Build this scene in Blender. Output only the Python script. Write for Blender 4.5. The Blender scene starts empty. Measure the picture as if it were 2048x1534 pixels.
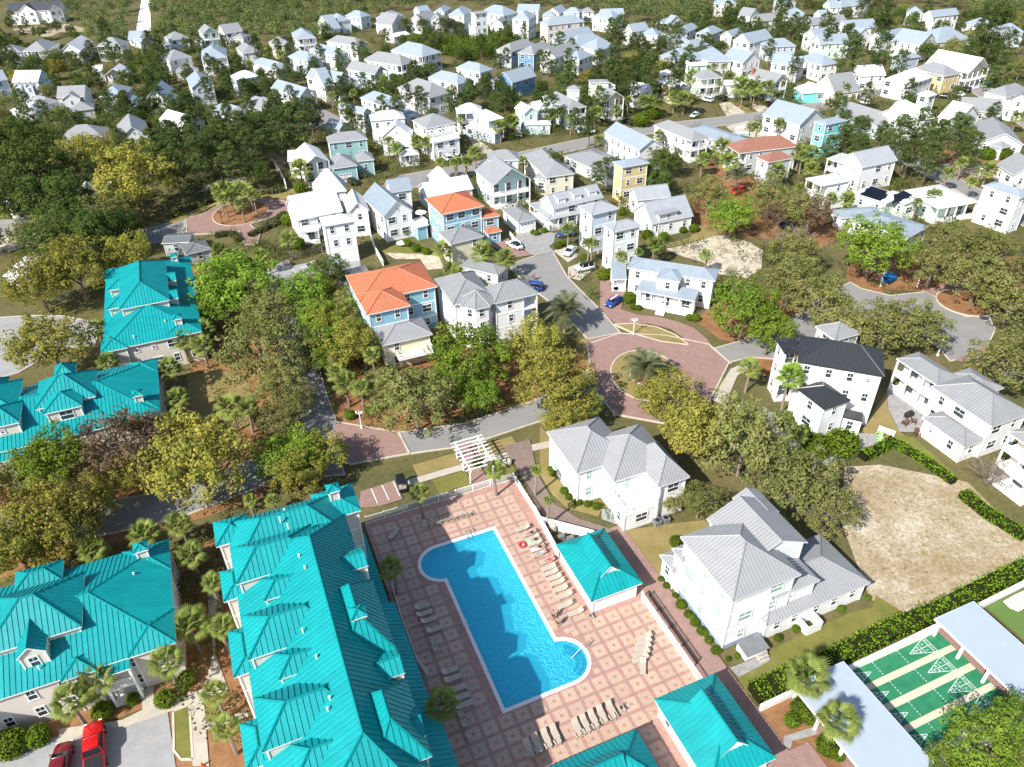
# Aerial view of a coastal village: pool, turquoise roofed apartments, cottages, pines.
# All positions are metres on the ground (x east-ish, y away from the drone, z up).
import bpy, math, random
from mathutils import Vector, Matrix
from mathutils.geometry import tessellate_polygon
S = bpy.context.scene
COL = S.collection
PI = math.pi
# ------------------------------------------------------------------ camera, sky, sun, exposure
CAM_H, CAM_PITCH, CAM_ROLL = 74.0, math.radians(35.70), math.radians(-1.19)
fw = Vector((0, math.cos(CAM_PITCH), -math.sin(CAM_PITCH)))
up0 = Vector((0, math.sin(CAM_PITCH), math.cos(CAM_PITCH)))
rt0 = Vector((1, 0, 0))
rt = rt0 * math.cos(CAM_ROLL) + up0 * math.sin(CAM_ROLL)
up = -rt0 * math.sin(CAM_ROLL) + up0 * math.cos(CAM_ROLL)
cd = bpy.data.cameras.new('drone_camera')
cd.sensor_fit = 'HORIZONTAL'; cd.sensor_width = 36.0; cd.lens = 36.0 * 1500.0 / 2048.0
cd.clip_start = 1.0; cd.clip_end = 6000.0
cam = bpy.data.objects.new('drone_camera', cd); COL.objects.link(cam)
cam.matrix_world = Matrix(((rt.x, up.x, -fw.x, 0), (rt.y, up.y, -fw.y, 0), (rt.z, up.z, -fw.z, CAM_H), (0, 0, 0, 1)))
S.camera = cam
CAM = Vector((0, 0, CAM_H))
SUN_EL, SUN_AZ = math.radians(41.0), math.radians(222.5)     # where the sun stands, clockwise from +y
W = bpy.data.worlds.new('World'); S.world = W; W.use_nodes = True
wn = W.node_tree.nodes; wn.clear()
sky = wn.new('ShaderNodeTexSky'); sky.sky_type = 'NISHITA'; sky.sun_disc = False
sky.sun_elevation = SUN_EL; sky.sun_rotation = SUN_AZ
bg = wn.new('ShaderNodeBackground'); bg.inputs['Strength'].default_value = 0.105
wo = wn.new('ShaderNodeOutputWorld')
W.node_tree.links.new(sky.outputs[0], bg.inputs[0]); W.node_tree.links.new(bg.outputs[0], wo.inputs[0])
sl = bpy.data.lights.new('sun', 'SUN'); sl.energy = 4.6; sl.angle = math.radians(0.53); sl.color = (1.0, 0.955, 0.88)
so = bpy.data.objects.new('sun', sl); COL.objects.link(so)
sd = Vector((-math.sin(SUN_AZ) * math.cos(SUN_EL), -math.cos(SUN_AZ) * math.cos(SUN_EL), -math.sin(SUN_EL)))
so.rotation_euler = sd.to_track_quat('-Z', 'Y').to_euler(); so.location = (-60, -60, 120)
S.view_settings.view_transform = 'Standard'; S.view_settings.look = 'None'
S.view_settings.gamma = 1.0; S.view_settings.use_curve_mapping = False
S.view_settings.exposure = 0.82
S.render.engine = 'CYCLES'
S.cycles.max_bounces = 6; S.cycles.diffuse_bounces = 3; S.cycles.glossy_bounces = 3; S.cycles.transparent_max_bounces = 8
S.cycles.use_denoising = True
# the street grid frame: u runs along the pool's short side, v along its long side
GA = math.radians(22.2); GU = Vector((math.cos(GA), math.sin(GA))); GV = Vector((-GU.y, GU.x))
def uv(u, v, z=0.0):
    p = GU * u + GV * v
    return Vector((p.x, p.y, z))
# ------------------------------------------------------------------ data (surveyed plan)
GROUND = [
('mulch_bed','mulch',1,[(-30.24,91.57),(-29.54,116.13),(-13.84,128.22),(-2.04,113.41),(14.3,114.45),(14.33,97.85),(2.75,93.62),(-5.27,96.5),(-15.99,90.12),(-22.97,90.1),(-28.28,94.66)],0),
('mulch_bed','mulch',1,[(-71.58,61.56),(-62.74,63.68),(-47.02,70.92),(-35.65,76.26),(-34.32,82.43),(-42.09,114.93),(-52.49,125.96),(-60.14,138.36),(-72.93,157.87),(-56.5,109.06),(-53.06,87.51),(-67.55,81.3),(-86.85,81.88)],0),
('mulch_bed','mulch',1,[(-36.73,38.52),(-37.15,43.76),(-41.39,52.29),(-44.06,68.18),(-39.02,68.91),(-25.75,38.29)],0),
('mulch_bed','mulch',1,[(-59.75,42.08),(-54.22,43.31),(-44.49,46.2),(-37.96,49.04),(-36.56,46.6),(-47.24,41.81),(-54.82,38.89)],0),
('mulch_bed','mulch',1,[(35.04,122.43),(41.56,129.87),(47.98,131.63),(76.11,136.76),(71.5,120.96),(45.14,102.39),(39.23,105.56),(43.05,113.35),(38.08,115.22)],0),
('mulch_bed','mulch',1,[(69.02,137.07),(73.44,146.03),(96.87,149.83),(115.43,144.09),(105.38,127.18),(94.59,132.74),(80.04,131.7),(74.55,132.98)],0),
('mulch_bed','mulch',1,[(41.15,174.99),(59.62,205.93),(70.6,186.56),(79.2,161.25),(68.74,151.16),(59.32,156.79),(46.43,160.11)],0),
('mulch_bed','mulch',1,[(24.2,43.52),(27.84,45.15),(35.89,46.73),(35.27,37.32),(25.53,37.52),(26.7,39.71)],0),
('pine_straw','mulch',1,[(114.09,222.0),(115.6,202.58),(124.63,190.62),(132.02,183.15),(142.12,200.99),(128.25,214.35)],0),
('road','asphalt',2,[(-52.37,147.02),(-42.46,114.95),(-36.25,100.98),(-32.86,89.22),(-28.21,89.07),(-28.16,94.01),(-31.48,102.23),(-35.67,114.69),(-44.35,142.06),(-49.22,151.69)],1),
('road','asphalt',2,[(-17.88,90.43),(-7.53,92.31),(2.87,97.56),(8.86,101.52),(14.55,108.0),(16.94,99.13),(12.57,96.56),(2.69,91.73),(-7.32,86.87),(-15.52,85.4)],1),
('road','asphalt',2,[(-75.29,74.5),(-62.66,75.58),(-49.66,78.18),(-35.4,86.95),(-32.86,89.22),(-28.21,89.07),(-24.54,81.06),(-33.81,80.28),(-46.32,72.73),(-55.95,69.82),(-72.42,67.23)],1),
('road','asphalt',2,[(-0.26,146.84),(7.98,152.74),(9.7,152.91),(12.07,140.76),(16.89,128.36),(20.3,118.37),(14.07,116.25),(12.78,119.58),(8.85,128.69),(5.04,135.12),(1.69,141.99)],1),
('road','asphalt',2,[(35.53,111.99),(41.56,114.58),(50.47,119.99),(61.1,129.05),(69.63,135.96),(70.79,133.14),(75.34,130.06),(85.04,131.69),(84.8,128.05),(85.82,121.3),(90.46,122.04),(89.02,116.68),(84.86,111.42),(81.67,107.84),(76.01,106.96),(75.94,110.45),(75.07,116.36),(67.79,121.11),(56.08,114.52),(46.95,108.36),(41.96,109.33),(38.09,107.9)],1),
('road','asphalt',2,[(-35.78,190.71),(-29.81,202.51),(-9.31,212.13),(17.67,228.21),(46.1,243.83),(70.15,250.31),(88.36,256.4),(112.58,267.92),(145.98,288.86),(179.92,297.17),(174.06,285.88),(141.04,277.44),(108.78,257.26),(85.47,246.48),(68.01,241.28),(44.62,234.69),(17.01,218.67),(-9.05,202.85),(-28.59,191.37),(-33.11,185.42)],1),
('road','asphalt',2,[(112.08,220.75),(115.31,219.63),(117.31,203.28),(121.45,182.04),(125.46,169.04),(119.84,159.23),(116.49,177.34),(111.8,194.31),(109.54,211.2)],1),
('road','asphalt',2,[(172.65,286.7),(174.38,276.18),(169.6,246.06),(159.56,228.53),(163.09,255.07),(165.15,275.56)],1),
('road','asphalt',2,[(-65.52,271.75),(-54.1,256.21),(-50.61,245.13),(-60.43,245.79),(-69.41,257.27)],0),
('road','asphalt',2,[(-90.93,169.14),(-79.93,175.7),(-76.43,166.15),(-83.06,160.45)],0),
('road','asphalt',2,[(-132.15,177.76),(-119.31,177.11),(-109.87,169.22),(-112.77,159.75),(-120.74,157.53)],0),
('parking_lot','asphalt_pale',2,[(-106.12,128.13),(-94.89,129.21),(-88.84,128.96),(-80.71,126.16),(-79.31,125.17),(-77.1,117.95),(-82.89,116.48),(-86.54,109.38),(-92.89,105.11)],1),
('parking_lot','asphalt_pale',2,[(-54.68,40.41),(-48.33,41.94),(-42.57,43.55),(-37.33,45.0),(-34.23,38.76),(-33.25,36.51),(-53.69,36.92)],0),
('side_lane','asphalt_pale',2,[(-51.38,146.97),(-41.85,150.86),(-33.32,152.94),(-32.07,146.1),(-40.09,141.88),(-47.05,135.68)],0),
('brick_paving','brick',3,[(13.85,114.47),(20.2,117.99),(28.36,116.97),(35.72,113.63),(37.88,107.76),(34.45,101.33),(32.18,97.23),(28.66,92.12),(24.53,91.0),(16.28,93.81),(14.07,99.23),(13.53,106.5)],1),
('brick_paving','brick',3,[(14.05,116.07),(20.29,118.25),(20.82,117.46),(14.5,114.21)],0),
('brick_driveway','brick',3,[(18.72,138.66),(21.34,139.52),(23.48,133.27),(22.01,128.86),(21.52,126.73),(24.41,124.5),(28.1,123.73),(31.53,121.75),(34.14,119.26),(35.63,115.73),(36.01,113.85),(32.26,113.08),(31.62,115.89),(29.78,119.04),(26.8,120.94),(23.15,121.6),(19.94,121.01),(18.45,124.33),(17.45,126.89)],0),
('brick_paving','brick',3,[(-28.05,93.37),(-17.88,90.43),(-15.52,85.4),(-24.17,83.21),(-28.41,88.13)],1),
('brick_paving','brick',3,[(-79.93,175.7),(-76.15,178.61),(-73.96,185.94),(-71.67,189.2),(-64.74,187.8),(-58.34,186.1),(-55.89,183.32),(-55.28,178.46),(-59.93,174.07),(-62.85,171.23),(-59.02,165.85),(-58.01,159.79),(-60.93,159.93),(-64.56,167.83),(-69.85,166.39),(-76.43,166.15)],1),
('brick_strip','brick',3,[(82.35,131.59),(92.98,136.43),(91.51,132.47),(84.11,128.46)],0),
('brick_strip','brick',3,[(76.73,106.91),(84.48,111.53),(84.35,110.42),(77.92,106.34)],0),
('brick_parking','brick',3,[(-21.44,74.1),(-21.66,77.35),(-17.1,79.57),(-15.54,75.68),(-18.58,74.4)],0),
('brick_walkway','brick',3,[(-5.37,77.2),(-2.77,78.25),(-6.37,87.59),(-8.77,86.61)],0),
('brick_walkway','brick',3,[(11.41,68.92),(14.18,70.05),(27.6,37.18),(25.37,36.28)],0),
('brick_walkway','brick',3,[(17.58,35.26),(29.06,39.94),(34.35,26.98),(22.87,22.29)],0),
('brown_driveway','brownbrick',3,[(-1.64,86.46),(2.57,88.08),(3.41,80.21),(5.58,74.09),(8.77,71.17),(13.22,69.05),(13.62,67.03),(7.85,68.05),(4.06,71.3),(2.2,76.14),(0.19,82.46)],0),
('paver_court','greypaver',3,[(1.78,162.66),(5.73,164.56),(10.89,162.44),(10.2,157.09),(8.98,155.41),(10.14,152.8),(5.44,150.94),(3.13,154.4),(1.33,158.84)],0),
('brick_driveway','brick',3,[(-5.34,157.83),(0.2,160.68),(-0.4,157.16),(5.45,151.35),(1.38,150.31),(-2.85,155.11)],0),
('concrete_drive','concrete',3,[(12.54,145.01),(16.74,147.98),(18.54,144.35),(17.13,142.72),(14.51,138.89),(12.21,140.46)],0),
('gravel_patio','greypaver',3,[(61.65,99.01),(62.73,98.97),(64.94,94.17),(62.68,87.79),(59.05,87.91),(59.7,93.7)],0),
('gravel_patio','greypaver',3,[(40.17,95.03),(42.36,91.44),(42.64,87.26),(46.41,83.21),(51.43,85.78),(50.11,82.34),(45.0,80.63),(41.41,83.37),(39.75,89.83),(38.77,91.99)],0),
('patio','greypaver',3,[(49.76,88.25),(55.28,87.66),(56.33,86.42),(51.84,84.19),(50.01,82.72),(48.9,83.13)],0),
('patio','greypaver',3,[(11.87,73.0),(14.3,72.46),(16.99,70.08),(14.38,69.64),(11.67,71.14)],0),
('patio','greypaver',3,[(23.27,48.42),(27.78,50.03),(27.91,49.16),(23.92,47.26)],0),
('side_path','greypaver',3,[(26.79,40.56),(30.81,41.65),(30.5,40.75),(27.49,40.01),(27.07,39.22),(26.49,39.59)],0),
('footpath','concrete',3,[(-47.8,42.94),(-41.61,43.79),(-39.98,44.84),(-38.92,45.41),(-35.46,46.55),(-35.05,45.32),(-36.75,44.68),(-41.11,42.96),(-43.47,43.01),(-46.48,41.47),(-47.26,41.49)],0),
('footpath','concrete',3,[(-40.89,47.2),(-39.79,47.71),(-38.81,45.32),(-39.9,44.84)],0),
('footpath','concrete',3,[(-35.76,46.79),(-34.21,47.15),(-30.89,38.7),(-32.52,38.73)],0),
('footpath','concrete',3,[(-38.2,60.85),(-36.58,61.07),(-34.29,51.61),(-31.35,46.89),(-34.07,46.15),(-34.48,51.61)],0),
('footpath','concrete',3,[(-32.89,43.04),(-28.85,44.56),(-28.31,43.88),(-32.53,42.47)],0),
('footpath','concrete',3,[(-17.51,77.32),(-6.96,81.62),(-7.45,82.83),(-18.0,78.52)],0),
('footpath','concrete',3,[(-4.36,82.68),(1.47,85.06),(0.98,86.26),(-4.85,83.88)],0),
('footpath','concrete',3,[(1.55,84.88),(10.18,87.54),(9.65,88.83),(0.98,86.26)],0),
('footpath','concrete',3,[(32.42,97.12),(37.62,105.73),(42.26,108.73),(42.56,107.65),(38.27,103.67),(34.9,97.03),(37.14,96.04),(38.33,93.31),(36.44,93.37),(34.18,95.23)],0),
('lawn','drylawn',2,[(11.65,115.39),(13.79,116.85),(15.57,112.74),(13.53,106.5),(11.9,112.88)],0),
('lawn','drylawn',4,[(19.53,121.15),(23.27,121.31),(27.23,119.92),(30.22,117.09),(32.02,113.54),(27.31,114.86),(23.33,117.36)],1),
('lawn','lawn',2,[(-10.15,75.68),(-5.61,77.53),(-7.01,81.49),(-11.73,79.57)],0),
('lawn','lawn',2,[(-2.65,78.74),(0.78,80.13),(-0.81,84.02),(-4.23,82.63)],0),
('lawn','drylawn',2,[(-13.87,80.31),(-7.58,82.88),(-8.6,85.38),(-14.89,82.81)],0),
('lawn','drylawn',2,[(-4.8,84.01),(0.85,86.32),(-0.21,88.91),(-5.86,86.61)],0),
('lawn','drylawn',2,[(4.24,91.28),(5.78,88.59),(5.3,81.97),(8.05,75.03),(11.87,73.0),(11.27,71.61),(7.23,73.29),(5.33,75.93),(3.77,80.24)],0),
('lawn','drylawn',2,[(14.54,69.01),(20.0,69.94),(26.17,70.68),(24.72,67.15),(19.08,64.76),(17.76,60.79),(16.28,63.2)],0),
('lawn','lawn',2,[(27.87,50.35),(39.16,55.37),(42.03,56.02),(43.13,57.73),(45.32,55.21),(36.77,50.58),(30.04,47.53),(24.89,45.02),(24.27,45.43),(23.82,47.26)],0),
('lawn','drylawn',2,[(61.37,98.32),(59.7,93.7),(59.05,87.91),(59.72,86.82),(53.37,87.03),(53.8,89.09)],0),
('lawn','lawn',2,[(58.11,87.57),(60.58,86.68),(62.71,79.36),(61.06,77.98),(57.18,85.99)],0),
('lawn','lawn',2,[(34.7,103.29),(36.87,102.72),(34.4,96.13),(32.55,97.11)],0),
('lawn','drylawn',2,[(35.22,96.1),(38.93,95.52),(38.21,92.87),(34.56,93.44)],0),
('lawn','drylawn',2,[(34.97,155.46),(40.98,158.25),(46.47,165.83),(50.54,162.33),(49.04,160.11),(40.45,155.63),(35.59,153.71)],0),
('lawn','lawn',2,[(-36.57,44.64),(-35.1,45.38),(-32.76,39.44),(-33.96,39.47),(-34.97,40.36)],1),
('lawn','lawn',2,[(-33.44,44.76),(-31.79,45.31),(-30.66,43.93),(-32.77,43.22)],0),
('lawn','drylawn',2,[(-56.84,108.13),(-52.04,109.01),(-46.3,106.72),(-42.12,98.75),(-40.77,91.63),(-46.7,94.4),(-50.83,93.67)],0),
('lawn','drylawn',2,[(-83.49,174.57),(-81.66,179.37),(-75.42,186.49),(-74.87,184.7),(-79.92,174.92),(-82.64,172.21)],0),
('lawn','drylawn',2,[(-65.55,188.94),(-59.44,195.43),(-52.18,191.27),(-57.19,186.69),(-63.06,188.2)],0),
('lawn','lawn',2,[(-28.63,155.03),(-25.0,159.65),(-21.7,155.13),(-18.49,152.45),(-23.15,151.02),(-27.05,152.85)],0),
('lawn','lawn',2,[(99.65,163.3),(109.95,167.63),(106.35,161.61),(100.53,159.91)],0),
('lawn','drylawn',2,[(119.74,193.24),(124.25,192.1),(123.06,186.17),(120.51,189.71)],0),
('lawn','drylawn',2,[(76.96,267.94),(79.09,266.69),(84.57,255.75),(79.99,254.06)],0),
('putting_green','turf',3,[(55.2,55.69),(61.51,58.28),(65.17,56.18),(60.46,48.5),(57.23,50.75)],0),
('putting_sand','whitesand',4,[(57.58,56.37),(59.53,57.31),(61.91,58.27),(60.5,55.8),(58.57,54.88),(57.85,55.38)],0),
('sand_patch','sand',3,[(34.89,152.9),(40.37,155.2),(49.04,160.11),(54.39,155.4),(56.07,151.06),(53.26,142.4),(48.95,138.1),(43.33,140.57),(41.73,146.03),(37.38,149.45)],0),
('sand_patch','drysand',1,[(47.92,80.45),(53.14,80.82),(63.81,76.82),(65.93,65.16),(64.53,62.72),(46.43,54.55),(42.22,57.15),(43.42,70.18)],0),
('sand_patch','sand',3,[(-81.82,197.98),(-79.84,202.48),(-72.98,204.12),(-71.36,200.0),(-77.23,197.07),(-82.83,192.33)],0),
('sand_patch','sand',3,[(-27.99,154.09),(-20.66,153.2),(-15.53,151.88),(-14.18,145.59),(-17.63,145.24),(-19.71,150.48),(-25.19,150.74)],0),
('sand_patch','sand',3,[(-11.97,233.65),(-9.54,233.5),(-3.31,219.92),(-7.9,218.95)],0),
('sand_patch','sand',3,[(-121.05,166.52),(-113.56,171.69),(-110.38,169.99),(-108.79,162.07),(-117.49,159.96)],0),
('sandy_track','whitesand',3,[(-187.96,417.78),(-180.0,416.96),(-251.69,604.31),(-255.46,604.84)],0),
('sand_clearing','drysand',1,[(-257.17,431.12),(-235.48,441.88),(-215.96,425.67),(-202.64,426.58),(-197.73,414.84),(-226.97,420.04),(-226.77,404.92),(-254.61,426.26)],0),
('sand_drive','sand',3,[(73.44,266.02),(77.56,267.89),(79.7,254.08),(72.65,251.59)],0),
('sand_drive','sand',3,[(83.02,263.16),(88.35,266.0),(89.2,259.54),(84.15,254.26)],0),
('concrete_drive','concrete',3,[(9.79,153.24),(12.34,155.25),(15.54,150.88),(12.71,147.36)],0),
('pool_terrace','concrete',3,[(69.63,240.38),(77.69,245.42),(81.71,239.56),(83.09,231.12),(76.7,227.63),(70.3,231.97)],0),
('sand_patch','drysand',1,[(115.6,202.58),(131.39,203.64),(133.68,197.58),(123.72,188.87),(118.67,194.66)],0),
('traffic_island','drylawn',4,[(28.5,104.54),(28.42,105.84),(28.16,107.1),(27.73,108.28),(27.15,109.35),(26.44,110.27),(25.62,111.01),(24.71,111.57),(23.73,111.9),(22.73,112.02),(21.73,111.9),(20.76,111.57),(19.85,111.01),(19.02,110.27),(18.31,109.35),(17.73,108.28),(17.31,107.1),(17.05,105.84),(16.96,104.54),(17.05,103.24),(17.31,101.98),(17.73,100.8),(18.31,99.73),(19.02,98.81),(19.85,98.06),(20.76,97.51),(21.73,97.18),(22.73,97.06),(23.73,97.18),(24.71,97.51),(25.62,98.06),(26.44,98.81),(27.15,99.73),(27.73,100.8),(28.16,101.98),(28.42,103.24)],1),
('flower_bed','mulch',5,[(25.26,104.39),(25.22,104.91),(25.11,105.42),(24.92,105.89),(24.66,106.31),(24.35,106.68),(23.99,106.98),(23.58,107.2),(23.15,107.33),(22.71,107.38),(22.27,107.33),(21.84,107.2),(21.44,106.98),(21.08,106.68),(20.76,106.31),(20.51,105.89),(20.32,105.42),(20.2,104.91),(20.17,104.39),(20.2,103.88),(20.32,103.37),(20.51,102.9),(20.76,102.48),(21.08,102.11),(21.44,101.81),(21.84,101.59),(22.27,101.45),(22.71,101.41),(23.15,101.45),(23.58,101.59),(23.99,101.81),(24.35,102.11),(24.66,102.48),(24.92,102.9),(25.11,103.37),(25.22,103.88)],1),
('traffic_island','mulch',4,[(-60.48,178.57),(-60.58,179.96),(-60.88,181.3),(-61.37,182.55),(-62.03,183.69),(-62.85,184.67),(-63.79,185.46),(-64.84,186.05),(-65.96,186.41),(-67.11,186.53),(-68.26,186.41),(-69.37,186.05),(-70.42,185.46),(-71.37,184.67),(-72.18,183.69),(-72.85,182.55),(-73.33,181.3),(-73.63,179.96),(-73.73,178.57),(-73.63,177.19),(-73.33,175.85),(-72.85,174.6),(-72.18,173.46),(-71.37,172.48),(-70.42,171.69),(-69.37,171.1),(-68.26,170.74),(-67.11,170.62),(-65.96,170.74),(-64.84,171.1),(-63.79,171.69),(-62.85,172.48),(-62.03,173.46),(-61.37,174.6),(-60.88,175.85),(-60.58,177.19)],1),
('traffic_island','mulch',4,[(94.12,126.63),(94.04,127.55),(93.8,128.44),(93.4,129.28),(92.86,130.04),(92.2,130.69),(91.43,131.22),(90.58,131.61),(89.67,131.85),(88.74,131.93),(87.8,131.85),(86.9,131.61),(86.05,131.22),(85.28,130.69),(84.62,130.04),(84.08,129.28),(83.68,128.44),(83.44,127.55),(83.36,126.63),(83.44,125.71),(83.68,124.82),(84.08,123.99),(84.62,123.23),(85.28,122.58),(86.05,122.05),(86.9,121.66),(87.8,121.42),(88.74,121.34),(89.67,121.42),(90.58,121.66),(91.43,122.05),(92.2,122.58),(92.86,123.23),(93.4,123.99),(93.8,124.82),(94.04,125.71)],1)]
STRIPES = [
[(-17.76,90.66),(-15.62,85.16)],
[(14.07,116.25),(20.29,118.25)],
[(35.82,112.71),(38.13,107.18)],
[(82.35,131.59),(84.11,128.46)],
[(87.69,121.35),(88.88,119.3)],
[(-79.75,174.11),(-78.41,170.65)]]
BAYS = [[(-20.29,77.97),(-19.0,74.96)],[(-18.81,78.57),(-17.47,75.53)],[(-17.33,79.34),(-16.02,76.26)]]
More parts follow.
